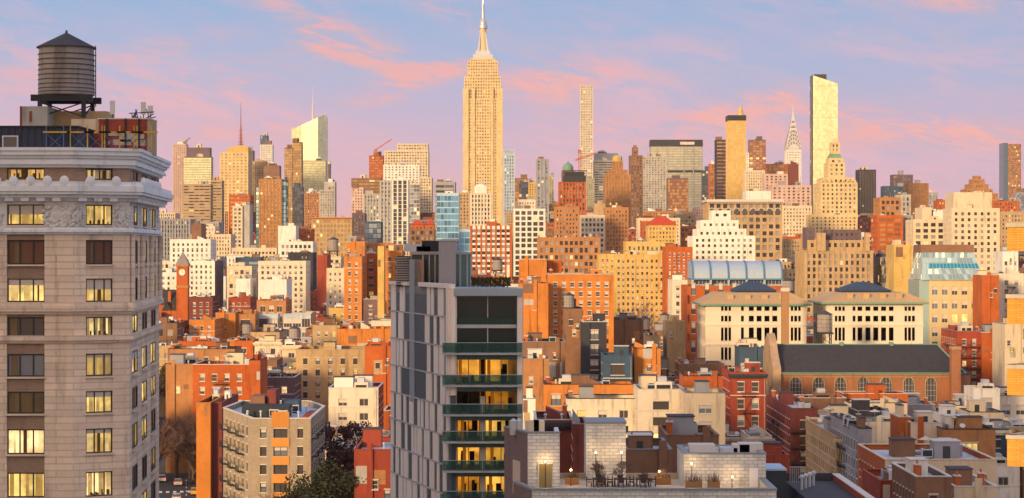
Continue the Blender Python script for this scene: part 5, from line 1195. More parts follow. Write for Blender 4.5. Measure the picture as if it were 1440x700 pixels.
def terrace_house():
    A = Vector((1.42,188)); T = thing('white_brick_house','white brick roof terrace house with grey purple side wall and several rooftop volumes','house',(A.x,A.y,0))
    wb = mat('large_white_brick', (.66,.67,.65), .7, 0, .16, .25, brick=(.8,.31,(.45,.46,.48),.8), scale=.4); pb = mat('purple_grey_brick', (.21,.15,.155), .9, 0, .2, .2, brick=(.4,.12,(.7,.7,.7),.5))
    lx = lambda px, D: ux(px,D)-A.x; ly = lambda D: D-A.y
    zA = uz(607,188); zf = 30.15; cap = mat('grey_metal_cap', (.24,.27,.29), .5, .2, .1, .1)
    far = (-2.15, 6.2); fr = Fr(far, (0,0)); ff = Fr((0,0),(lx(787,188),0))
    b = MB(); b.fbox(fr, 0, fr.L, -.4, 0, 0, zA-.1, pb); b.build('purple_side_wall', T)
    b = MB(); b.fbox(ff, 0.002, ff.L, -.4, 0, zf-1.2, zA-.1, wb); b.box(ff.L-.4, ff.L, .402, 6.5, 10, zA-.1, wb); b.prism([(0,.41),(ff.L-.41,.41),(ff.L-.41,6.4),(-1.75,6.3)], zA-.9, zA-.5, ROOFS['silver']); b.build('stair_block', T)
    b = MB(); b.fbox(fr, -.05, fr.L, -.45, .06, zA-.1, zA+.04, cap); b.fbox(ff, 0, ff.L+.06, -.45, .06, zA-.1, zA+.042, cap); b.build('coping', T)
    b = MB(); b.fbox(fr, 2.6, 4.6, -.1, .06, uz(695,190), uz(648,190), mat('cream_panel', (.60,.48,.40), .7, 0, .1, 0)); b.build('blank_panel', T)
    b = MB(); b.fbox(ff, 1.05, 2.2, -.02, .1, zf, zf+2.3, mat('gilt_door', (.35,.28,.12), .3, .5, .3, 0)); b.fbox(ff, .95, 1.05, -.02, .14, zf, zf+2.4, FR_W); b.fbox(ff, 1.05, 2.3, -.02, .14, zf+2.3, zf+2.4, FR_W); d = b.build('door', T)
    b = MB()
    for p, s_ in ((722,.7),(730,.5)): b.lathe([(s_*.5,zA-.5),(s_*.5,zA+.8),(s_*.15,zA+1.0)], 12, GALV, lx(p,191)+0, 3)
    b.build('roof_flue', T)
    for p, w_ in ((748,1.3),(758,1.0)): b = MB(); b.box(lx(p,192)-w_/2, lx(p,192)+w_/2, 3, 4.6, zA-.5, zA+.75, wm('crm')); b.build('roof_hatch', T)
    # tall block, penthouse, parapets
    D = 195; b = MB(); b.box(lx(824,D), lx(880,D), 7, 12, 10, uz(595,D), wb); b.build('tall_block', T)
    b = MB(); b.box(lx(824,D)-.08, lx(880,D)+.08, 6.92, 12.1, uz(595,D)+.001, uz(592,D), cap); b.build('coping', T)
    D = 190; zp = uz(638,D); b = MB(); b.box(lx(962,D), lx(1077,D), 2, 2.4, zf-1, zp, wb); b.box(lx(962,D), lx(962,D)+.4, 2.402, 10, zf-1, zp, wb); b.box(lx(1077,D)-.4, lx(1077,D), 2.402, 10, 10, zp, wb); b.box(lx(962,D)+.41, lx(1077,D)-.41, 2.41, 9.9, zp-.7, zp-.5, ROOFS['silver']); b.box(lx(962,D)+.4, lx(1077,D)-.4, 9.6, 10, zf, zp, wb); b.build('penthouse', T)
    b = MB(); b.box(lx(962,D)-.06, lx(1077,D)+.06, 1.94, 2.46, zp, zp+.14, cap); b.box(lx(962,D)-.06, lx(962,D)+.46, 2.47, 10, zp, zp+.14, cap); b.box(lx(1077,D)-.46, lx(1077,D)+.06, 2.47, 10, zp, zp+.14, cap); b.box(lx(962,D)+.47, lx(1077,D)-.47, 9.55, 10.05, zp+.001, zp+.141, cap); b.build('coping', T)
    b = MB(); b.box(lx(1054,D), lx(1066,D), 1.9, 1.998, zf, uz(657,D), mat('white_door', (.85,.85,.84), .5, 0, .03, 0)); b.build('door', T)
    for p, w_, hh in ((992,2.4,.8),(1048,1.5,.8),(1062,2.2,.9),(1030,1.6,.5)):
        b = MB(); b.box(lx(p,D)-w_/2, lx(p,D)+w_/2, 5, 7, zp-.5, zp+hh-.2, FR_W if p != 1030 else GALV); b.build('rooftop_unit', T)
    b = MB(); b.box(lx(748,181), lx(1092,181), -7, -6.6, 10, uz(689,181), wb); b.box(lx(1092,181)-.4, lx(1092,181), -6.598, 2, 10, uz(689,181), wb); b.build('front_parapet', T)
    f2 = Fr((lx(722,186), -1.2), (lx(748,181), -7)); b.fbox  # side return
    b = MB(); b.fbox(f2, 0, f2.L, -.4, 0, 10, uz(689,181), pb); b.build('purple_side_wall', T)
    b = MB(); b.box(lx(747,181), lx(1093,181), -7.08, -6.5, uz(689,181)+.001, uz(686,181), cap); b.fbox(f2, 0, f2.L, -.46, .06, uz(689,181)+.003, uz(686,181)+.002, cap); b.box(lx(1092,181)-.45, lx(1092,181)+.06, -6.49, 2, uz(689,181)+.001, uz(686,181), cap); b.build('coping', T)
    b = MB(); b.box(lx(787,197), lx(963,197), 8.5, 8.9, zf, uz(664,197), mat('tan_fence_wall', (.45,.37,.27), .8, 0, .3, .3)); b.build('rear_parapet', T)
    b = MB(); b.box(lx(752,186), lx(1090,186)-.5, -6.5, 12, zf-.3, zf, mat('terrace_paving', (.55,.48,.38), .8, 0, .2, 0, brick=(.6,.6,(.6,.6,.6),.5))); b.build('terrace_floor', T)
    SK(709,787,605); SK(824,880,595); SK(962,1077,632); SK(735,1092,684); BLD.append(('the white brick roof terrace', 880, 660))
    # terrace furniture: each a thing
    wood = mat('dark_wicker', (.05,.035,.035), .8, 0, .2, 0); grey = mat('grey_cushion', (.25,.25,.28), .9, 0, .1, 0)
    def chair(x, y, rot, lab):
        C_ = thing('terrace_chair', lab, 'chair', (x,y,zf), rot, 'terrace chairs'); b = MB(); b.box(-.25,.25,-.25,.25,.38,.46,grey); b.build('seat', C_); b = MB(); b.box(-.26,.26,.2,.27,.46,.95,wood); b.build('backrest', C_)
        for sx in (-.22,.22):
            for sy in (-.22,.22): b = MB(); b.box(sx-.03,sx+.03,sy-.03,sy+.03,0,.38,wood); b.build('leg', C_)
            b = MB(); b.box(sx-.03,sx+.03,-.25,.22,.62,.67,wood); b.build('armrest', C_)
    for p, word in ((843,'left'),(873,'middle'),(904,'right')):
        X = ux(p,190); Tt = thing('terrace_table', 'dark square table, %s one of three on the lit roof terrace' % word, 'table', (X,190.2,zf), 0, 'terrace tables'); b = MB(); b.box(-.65,.65,-.65,.65,.68,.75,wood); b.build('table_top', Tt); b = MB()
        for sx in (-.55,.55):
            for sy in (-.55,.55): b = MB(); b.box(sx-.04,sx+.04,sy-.04,sy+.04,0,.68,wood); b.build('leg', Tt)
        for k, (dx, dy, ro) in enumerate(((-.95,0,R(90)),(.95,0,R(-90)),(0,.95,0),(0,-.95,R(180)))):
            chair(X+dx, 190.2+dy, ro, 'wicker terrace chair at the %s side of the %s dark table' % (('left','right','far','near')[k], word))
    warm = mat('lamp_globe', (1,.85,.6), .5, 0, 0, 0, emit=(1.,.55,.16,4))
    def lamp_thing(x, y, z0, h, lab):
        G_ = thing('terrace_lamp', lab, 'lamp', (x,y,z0), 0, 'warm lamps on the roof terrace'); b = MB(); b.lathe([(.05,0),(.03,.1),(.03,h-.15)],8,STEEL); b.build('post', G_)
        b = MB(); b.lathe([(.04,h-.12),(.09,h-.05),(.09,h+.05),(.03,h+.1)],10,warm); b.build('lamp_globe', G_)
        ld = bpy.data.lights.new('lamp_light','POINT'); ld.energy = 55; ld.color = (1,.6,.25); ld.shadow_soft_size = .15; lo = bpy.data.objects.new('lamp_light', ld); C.objects.link(lo); lo.parent = G_; lo.location = (0,-.25,h)
    lamp_thing(ux(838,194), 194.2, zf, 2.75, 'taller warm lamp before the tall white brick block, left one')
    lamp_thing(ux(874,194), 194.2, zf, 2.75, 'taller warm lamp before the tall white brick block, right one')
    lamp_thing(ux(803,190), 190.5, zf, 1.5, 'short warm lamp beside the brown planter on the terrace')
    lamp_thing(ux(927,192), 192, zf, 1.2, 'short warm lamp near the right rear parapet of the terrace')
    lamp_thing(ux(767,187), 187.5, zf, 2.6, 'warm lamp above the gilt door of the stair block')
    lamp_thing(ux(973,189), 189.3, zf, 2.2, 'warm lamp at the left end of the white penthouse wall')
    lamp_thing(ux(1030,189), 189.3, zf, 1.0, 'low warm lamp grazing the middle of the white penthouse wall')
    for p, w_, lab in ((806,1.3,'lit brown timber planter box left of the tables'),(847,.9,'small timber planter at the left bare tree'),(937,1.4,'lit orange timber planter box right of the tables'),(976,1.5,'planter box at the left of the white penthouse'),(1004,1.1,'planter box before the middle of the white penthouse')):
        Pn = thing('planter', lab, 'planter', (ux(p,188),188.3 if p > 950 else 191.8,zf), 0, 'planter boxes on the terrace'); b = MB(); b.box(-w_/2,w_/2,-.35,.35,0,.65,mat('planter_wood',(.32,.16,.06),.8,0,.2,.1)); b.build('box', Pn); b = MB(); r0 = random.Random(p)
        for k in range(70): x, y = r0.uniform(-w_/2,w_/2), r0.uniform(-.3,.3); b.tube((x,y,.6),(x+r0.uniform(-.3,.3),y+r0.uniform(-.2,.2),.7+r0.uniform(.2,.8)),.018,.008,mat('twig',(.14,.08,.05),.9,0,.3,0),3)
        b.build('shrub', Pn)

def bare_tree(x, y, z0, h, label, seed, spread=.55, col='twig', group='bare trees', dens=1.0, minr=.02):
    r0 = random.Random(seed); tm = mat('bark', (.11,.075,.055), .95, 0, .3, 0); cm = dict(twig=mat('twig_brown',(.15,.085,.065),.95,0,.3,0), red=mat('twig_red',(.16,.04,.035),.95,0,.3,0), pur=mat('twig_mauve',(.17,.11,.115),.95,0,.3,0))[col]
    T = thing('bare_tree', label, 'tree', (x,y,z0), r0.uniform(0,6), group); tr = MB(); cr = MB()
    def br(p, d, ln, r, dep):
        m = tr if dep < 2 else cr; mt = tm if dep < 2 else cm
        q = p+d*ln; m.tube(p, q, r, r*.68, mt, 6 if dep < 2 else 3)
        if dep >= 5: return
        n = r0.choice((3,4)) if dep else 4
        for k in range(n):
            ax = Vector((r0.gauss(0,1),r0.gauss(0,1),r0.gauss(0,.5))).normalized(); nd = (d+ax*spread*1.25+Vector((0,0,.16))).normalized(); s_ = r0.uniform(.35,1) if k else 1
            br(p+d*ln*s_, nd, ln*r0.uniform(.62,.86), max(minr, r*.62), dep+1)
    br(Vector((0,0,0)), Vector((0,0,1)), h*.30, h*.018, 0); tr.build('trunk', T); cr.build('crown', T); return T
def leafy_tree(x, y, h, w_, label, seed, c1, c2, name='tree', group=None, n=5200):
    n = int(n*1.6)
    r0 = random.Random(seed); T = thing(name, label, 'tree', (x,y,0), 0, group); tr = MB(); bk = mat('bark', (.11,.075,.055), .95, 0, .3, 0)
    tr.lathe([(.3,0),(.22,h*.4),(.12,h*.7)], 8, bk)
    cl = [(r0.gauss(0,w_*.26), r0.gauss(0,w_*.26), h*r0.uniform(.45,.95), w_*r0.uniform(.10,.22)) for _ in range(34)]
    for c in cl[:12]: tr.tube((0,0,h*.35),(c[0],c[1],c[2]),.1,.03,bk,4)
    tr.build('trunk', T); cr = MB(); m1 = mat('leaf_'+name+'a', c1, .8, 0, .5, 0, scale=.5); m2 = mat('leaf_'+name+'b', c2, .8, 0, .5, 0, scale=.5)
    for k in range(n):
        c = r0.choice(cl); v = Vector((r0.gauss(0,1),r0.gauss(0,1),r0.gauss(0,.8))).normalized()*c[3]*r0.uniform(.55,1.15); p = Vector(c[:3])+v; s_ = r0.uniform(.16,.34)
        a = Vector((r0.gauss(0,1),r0.gauss(0,1),r0.gauss(0,1))).normalized(); e_ = a.orthogonal().normalized()
        cr.face([p-a*s_, p+e_*s_*.6, p+a*s_, p-e_*s_*.6], m1 if r0.random() < .7 else m2)
    cr.build('crown', T); SK(scr(x-w_*.3,y,0)[0], scr(x+w_*.3,y,0)[0], scr(x,y,h*.85)[1]); return T

def arch_win(T, fr, u, z0, r, hstr, part='arched_window', m=None):
    m = m or wm('tan'); b = MB(); n = 12; q = lambda uu, nn, zz: fr(uu, nn, zz)
    pts = [(u+r*math.cos(math.pi*j/n), z0+hstr+r*math.sin(math.pi*j/n)) for j in range(n+1)]
    b.face([q(u-r,.04,z0), q(u+r,.04,z0)]+[q(a,.04,c) for a, c in pts], PANE_D)
    w_ = MB()
    for j in range(n): w_.tube(q(pts[j][0],.1,pts[j][1]), q(pts[j+1][0],.1,pts[j+1][1]), .22,.22,m,5)
    w_.fbox(fr, u-r-.2, u-r+.1, 0, .2, z0, z0+hstr, m); w_.fbox(fr, u+r-.1, u+r+.2, 0, .2, z0, z0+hstr, m); w_.fbox(fr, u-r-.3, u+r+.3, 0, .3, z0-.25, z0, m)
    for a in (-.33,0,.33): w_.tube(q(u+a*2*r*.9,.07,z0), q(u+a*2*r*.9,.07,z0+hstr+r*math.sqrt(max(0,1-(a*1.8)**2))*.95), .05,.05,GALV,4)
    for k in range(1,4): w_.tube(q(u-r,.07,z0+k*(hstr+r)/4.5), q(u+r,.07,z0+k*(hstr+r)/4.5), .04,.04,GALV,4)
    o = w_.build(part, T); b.build('pane', o); return o

def church():
    D = 520; X0, X1 = ux(1099,D), ux(1337,D); T = thing('church','long brick church with dark slate roof, arched windows, gabled stone front and tall chimney','church',(X0,D,0)); L_ = X1-X0
    zE, zR = uz(524,D), uz(484,D+12); br = mat('church_brick', (.40,.17,.085), .9, 0, .25, .3, brick=(.5,.16,(.8,.7,.6),.5), scale=.2); stn = mat('church_stone', (.42,.28,.17), .95, 0, .4, .4, bump=.6, scale=.3)
    b = MB(); b.box(0,L_,0,24,0,zE,br); b.box(-.3,L_,-.25,0,zE-.5,zE-.05,stn); b.box(-.1,L_,-.12,0,zE-1.0,zE-.8,stn); b.build('wall', T)
    b = MB(); b.prism([(-.2,-.6),(L_+3.5,-.6),(L_+3.5,24.6),(-.2,24.6)], zE, 0, DSLATE, top=[(-.2,11.6,zR),(L_-1,11.6,zR),(L_-1,12.4,zR),(-.2,12.4,zR)])
    for k in range(60): pass
    b.build('slate_roof', T)
    b = MB(); b.tube((-.2,12,zR+.1),(L_-1,12,zR+.1),.22,.22,GREEN,6); b.tube((L_-1,12,zR+.1),(L_+3.6,-.6,zE+.1),.22,.22,GREEN,6); b.tube((L_-1,12,zR+.1),(L_+3.6,24.6,zE+.1),.22,.22,GREEN,6)
    for u in (.4,.7): b.box(L_*u-.5,L_*u+.5,11.2,12.8,zR-.2,zR+.7,GREEN)
    b.build('copper_ridge', T)
    b = MB(); b.tube((-.2,-.65,zE+.05),(L_+3,-.65,zE+.05),.18,.18,GREEN,6); b.build('gutter', T)
    # gabled front facing left
    b = MB(); pr = [(-1,0),(25,0),(25,zE+1.2),(19,zE+5),(16,zR+1.2),(12,zR+3.0),(8,zR+1.2),(5,zE+5),(-1,zE+1.2)]
    i = len(b.v)
    for x in (-2.2,-.21):
        b.v += [(x,y,z) for y, z in pr]
    n = len(pr); b.f.append(tuple(range(i,i+n))[::-1]); b.m.append(b.mi(stn)); b.f.append(tuple(range(i+n,i+2*n))); b.m.append(b.mi(stn))
    for k in range(n): b.f.append((i+k,i+(k+1)%n,i+n+(k+1)%n,i+n+k)); b.m.append(b.mi(stn))
    b.build('gabled_front', T); fr = Fr((-2.2,25),(-2.2,-1))
    for u in (6,13,20): arch_win(T, fr, u, zE-11, 1.5, 7, m=stn)
    fr = Fr((0,0),(L_,0))
    for p in (1119,1151,1182,1214,1246): arch_win(T, fr, ux(p,D)-X0, uz(556,D), 1.45, uz(537,D)-uz(556,D), m=stn)
    for p in (1278,1309): arch_win(T, fr, ux(p,D)-X0, uz(563,D), 1.35, uz(537,D)-uz(563,D), m=stn)
    b = MB(); D2 = D; b.box(ux(1335,D)-X0, ux(1348,D)-X0, -2.6, -.2, 0, uz(487,D), br); b.box(ux(1335,D)-X0-.15, ux(1348,D)-X0+.15, -2.75, -.1, uz(490,D), uz(486,D), stn); b.build('chimney', T)
    b = MB(); P = [(L_,3),(L_+5,4.5),(L_+7,9),(L_+7,15),(L_+5,19.5),(L_,21)]; b.prism(P, 0, zE-.6, br); b.build('apse_wall', T)
    b = MB(); b.prism([(p[0]+(.4 if p[0]>L_ else 0),p[1]) for p in P], zE-.6, 0, DSLATE, top=[(L_-.2+(.5 if 2<k<0 else 0),9+k*1.2,zE+4) for k in range(6)]); b.build('apse_roof', T)
    arch_win(T, Fr(P[0],P[1]), 2.6, uz(563,D), 1.0, 3.2, m=stn)
    SK(1082,1360,484); BLD.append(('the slate roofed church', 1220, 505))

def classical(px0, px1, yE, D, trip, cols, label, ybl, hip):
    X = ux((px0+px1)/2,D); T = thing('classical_building', label, 'building', (X,D,0), 0, 'pair of cream palazzo buildings'); x = lambda p: ux(p,D)-X; z = lambda y: uz(y,D); hw = x(px1); m = wm('pal'); st_ = mat('cream_dressed_stone', (.74,.64,.50), .85, 0, .12, .15)
    cc = sorted([(x(a),x(b)) for a, b in cols]); cc = [(a+hw,b+hw) for a, b in cc]
    rows = [(z(b), z(a)) for a, b in ((437,429.5),(452,442.5),(479,459),(506,487),(532,513),(558,540))][::-1]
    b = MB(); dp = 26; P = [(-hw,0),(hw,0),(hw,dp),(-hw,dp)]; t = .6; zt = z(yE-1)
    b.box(-hw+t,hw-t,t,dp-t,0,zt-1,G_dark())
    for i in range(4):
        fr = Fr(P[i],P[(i+1)%4]); e = t+.002 if i%2 else 0
        c2 = cc if i == 0 else [(2+k*3.4,3.5+k*3.4) for k in range(7)] if i in (1,3) else []
        facade(b, fr, 0, zt, c2, rows, t, st_, st_, .08, e, e)
    b.build('wall', T)
    for i in (0, 3 if X > 0 else 1):
        fr = Fr(P[i],P[(i+1)%4]); 
        for a, c in (cc if i == 0 else [(2+k*3.4,3.5+k*3.4) for k in range(7)]):
            for za, zb in rows[2:]:
                me = window_mesh(c-a-.02, zb-za-.02, rnd.choice('dbhbl' if za > z(440) else 'dhbb'), FR_W); link('window', me, T, fr((a+c)/2,-.2,za+.01), fr.rot)
    b = MB(); b.box(-hw-.25,hw+.25,-.25,-.002,z(457),z(455),st_); b.box(-hw-.2,hw+.2,-.3,-.002,z(485),z(482.5),st_); b.box(-hw-.25,-.001-hw,0,dp,z(457),z(455),st_); b.build('string_course', T)
    b = MB(); ov = 1.5; b.box(-hw-ov,hw+ov,-ov,dp+ov,zt,zt+.55,GREEN); b.build('green_eaves', T)
    rf = mat('tan_standing_seam', (.50,.34,.18), .7, .1, .15, .1); b = MB(); zr0, zr1 = zt+.56, z(411); k = 4.2
    b.prism([(-hw-ov,-ov),(hw+ov,-ov),(hw+ov,dp+ov),(-hw-ov,dp+ov)], zr0, 0, rf, top=[(-hw+k,k,zr1),(hw-k,k,zr1),(hw-k,dp-k,zr1),(-hw+k,dp-k,zr1)])
    n = int((2*hw+2*ov)/1.1)
    for j in range(n+1):
        u = j/n; xa = -hw-ov+(2*hw+2*ov)*u; xb = -hw+k+(2*hw-2*k)*u; b.tube((xa,-ov,zr0+.03),(xb,k,zr1+.03),.07,.07,rf,4)
    b.build('tan_roof', T)
    b = MB(); a0, a1 = x(hip[0]), x(hip[1]); zb = z(408.5); b.box(a0+.4,a1-.4,k+1.5,dp-k-1,zr1-.5,zb,FR_D); b.prism([(a0,k+1),(a1,k+1),(a1,dp-k),(a0,dp-k)], zb, 0, mat('blue_seamed_roof', (.045,.07,.12), .8, .1, .2, 0), top=[(a0+(a1-a0)*.36,dp/2-1,z(hip[2])),(a0+(a1-a0)*.62,dp/2-1,z(hip[2])),(a0+(a1-a0)*.62,dp/2+1,z(hip[2])),(a0+(a1-a0)*.36,dp/2+1,z(hip[2]))]); b.build('blue_hipped_roof', T)
    for j in range(4):
        b = MB(); u = x(px0)+(x(px1)-x(px0))*(.25+j*.17); b.box(u-.9,u+.9,.8,3.4,zr0+.7,zr0+2.6,rf); b.build('roof_dormer', T)
    SK(px0-5, px1+5, 412); BLD.append(('the cream palazzo with tan roof', (px0+px1)/2, 460))

def barrel_roof():
    D = 680; X = ux(1033,D); T = thing('brick_loft_building','orange red brick loft with pale blue barrel vaulted rooftop behind the left cream palazzo','building',(X,D,0)); x = lambda p: ux(p,D)-X; z = lambda y: uz(y,D)
    m = wm('dor'); P = [(x(966),0),(x(1100),0),(x(1100),24),(x(966),24)]; b = MB(); t = .4; b.box(P[0][0]+t,P[1][0]-t,t,24-t,0,z(402)-.5,G_dark()); cols0 = [(1.4+k*4.5,2.9+k*4.5) for k in range(6)]; rows = [(z(522-k*27), z(506-k*27)) for k in range(5)]
    for i in range(4):
        fr = Fr(P[i],P[(i+1)%4]); e = t+.002 if i%2 else 0; facade(b, fr, 0, z(401), cols0 if i != 2 and i != 1 else [], rows, t, m, m, .08, e, e)
    b.build('wall', T); fr = Fr(P[0],P[1])
    for a, c in cols0:
        for za, zb in rows[1:]: link('window', window_mesh(c-a-.02, zb-za-.02, rnd.choice('dhb'), FR_D), T, fr((a+c)/2,-.3,za+.01), 0)
    bl = mat('pale_blue_metal', (.42,.50,.58), .45, .3, .12, .1); rib = mat('blue_rib', (.10,.22,.36), .5, .1, .1, 0); b = MB(); x0, x1 = x(974), x(1103); n = 9; prof = [(3+7*(1-math.cos(math.pi/2*k/n)), z(391)+(z(366.5)-z(391))*math.sin(math.pi/2*k/n)) for k in range(n+1)]
    for k in range(n): b.face([(x0,prof[k][0],prof[k][1]),(x1,prof[k][0],prof[k][1]),(x1,prof[k+1][0],prof[k+1][1]),(x0,prof[k+1][0],prof[k+1][1])], bl)
    b.face([(x0,20,prof[-1][1]),(x0,prof[-1][0],prof[-1][1]),(x1,prof[-1][0],prof[-1][1]),(x1,20,prof[-1][1])], bl)
    for xx in (x0,x1): b.face([(xx,20,z(391))]+[(xx,p,q) for p, q in prof]+[(xx,20,prof[-1][1])], bl)
    for k in range(31): 
        xx = x0+(x1-x0)*k/30
        for j in range(n): b.tube((xx,prof[j][0]-.02,prof[j][1]),(xx,prof[j+1][0]-.02,prof[j+1][1]),.05,.05,bl,3)
    b.build('barrel_vault', T); b = MB()
    for k in range(6):
        xx = x0+.3+(x1-x0-.6)*k/5
        for j in range(n): b.tube((xx,prof[j][0]-.15,prof[j][1]),(xx,prof[j+1][0]-.15,prof[j+1][1]+.1),.32,.32,rib,5)
        b.box(xx-.35,xx+.35,2.5,3.1,z(402),z(391),bl)
    b.build('rib', T); b = MB(); b.box(x0,x1,2.4,20,z(393),z(390.8),rib); b.box(x0,x1,4.2,20,z(402),z(393),PANE_D); b.box(x0,x1,3.8,4.2,z(402),z(399),bl); 
    for k in range(26): xx = x0+(x1-x0)*k/25; b.box(xx-.08,xx+.08,4.05,4.19,z(399),z(393),GALV)
    b.build('clerestory', T); SK(966,1103,366); BLD.append(('the barrel roofed brick loft', 1033, 390))

def slant_glass():
    D = 700; X = ux(1340,D); T = thing('office_building','cream building with brightly lit windows under a slanted blue green glass roof storey','office building',(X,D,0)); x = lambda p: ux(p,D)-X; z = lambda y: uz(y,D); hw0, hw1 = x(1307), x(1382); m = wm('tan'); m = mat('cream_yellow_stone',(.66,.52,.28),.85,0,.12,.15)
    P = [(hw0,0),(hw1,0),(hw1,20),(hw0,20)]; t=.35; b = MB(); b.box(hw0+t,hw1-t,t,19.6,0,z(395),G_dark()); cols = [(.9+k*3.35,2.9+k*3.35) for k in range(5)]; rows = [(z(414+19.5*k+0),z(401.5+19.5*k)) for k in range(6)][::-1]
    for i in range(4):
        fr = Fr(P[i],P[(i+1)%4]); e = t+.002 if i%2 else 0; facade(b, fr, 0, z(393), cols if i in (0,3) else [], rows, t, m, m, .05, e, e)
    b.build('wall', T); fr = Fr(P[0],P[1])
    lm = ['bbhhy','bbbhb','bhyyy','hbbbh','ddddd','ddddd']
    for j, (za, zb) in enumerate(reversed(rows)):
        for k, (a, c) in enumerate(cols): link('window', window_mesh(c-a-.02, zb-za-.02, lm[j][k], FR_W), T, fr((a+c)/2,-.28,za+.01), 0); link('window', window_mesh(c-a-.02, zb-za-.02, 'b', FR_W), T, Fr(P[3],P[0])((a+c)/2,-.28,za+.01), Fr(P[3],P[0]).rot)
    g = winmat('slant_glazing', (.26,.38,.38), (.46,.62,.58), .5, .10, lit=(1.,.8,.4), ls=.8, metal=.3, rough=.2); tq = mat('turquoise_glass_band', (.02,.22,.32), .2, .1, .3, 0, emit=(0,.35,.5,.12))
    a = [(x(1296),-.6,z(392.5)),(x(1383),-.6,z(392.5)),(x(1383),22,z(392.5)),(x(1296),22,z(392.5))]; c = [(x(1302),6,z(354)),(x(1374),6,z(354)),(x(1374),18,z(354)),(x(1302),18,z(354))]; b = MB()
    for i in range(4):
        j = (i+1)%4; b.face([a[i],a[j],c[j],c[i]], g, [(0,0),(16,0),(16,5),(0,5)])
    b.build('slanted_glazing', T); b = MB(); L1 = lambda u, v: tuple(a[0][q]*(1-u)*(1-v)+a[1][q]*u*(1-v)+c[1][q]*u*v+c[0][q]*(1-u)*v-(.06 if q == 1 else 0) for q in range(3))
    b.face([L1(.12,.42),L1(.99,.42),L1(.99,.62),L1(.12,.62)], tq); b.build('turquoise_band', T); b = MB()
    for k in range(17): b.tube(L1(k/16,0),L1(k/16,1),.09,.09,GALV,4)
    for k in range(6): b.tube(L1(0,k/5),L1(1,k/5),.09,.09,GALV,4)
    b.build('mullion', T); b = MB(); b.box(x(1300),x(1375),5.8,18.2,z(354)+.01,z(344.5),wm('brn')); b.build('brown_roof_box', T); b = MB(); b.box(x(1293),hw0-.01,.5,20,0,z(393),g); b.build('glass_corner', T)
    SK(1296,1383,345); BLD.append(('the slanted glass storey', 1340, 380))

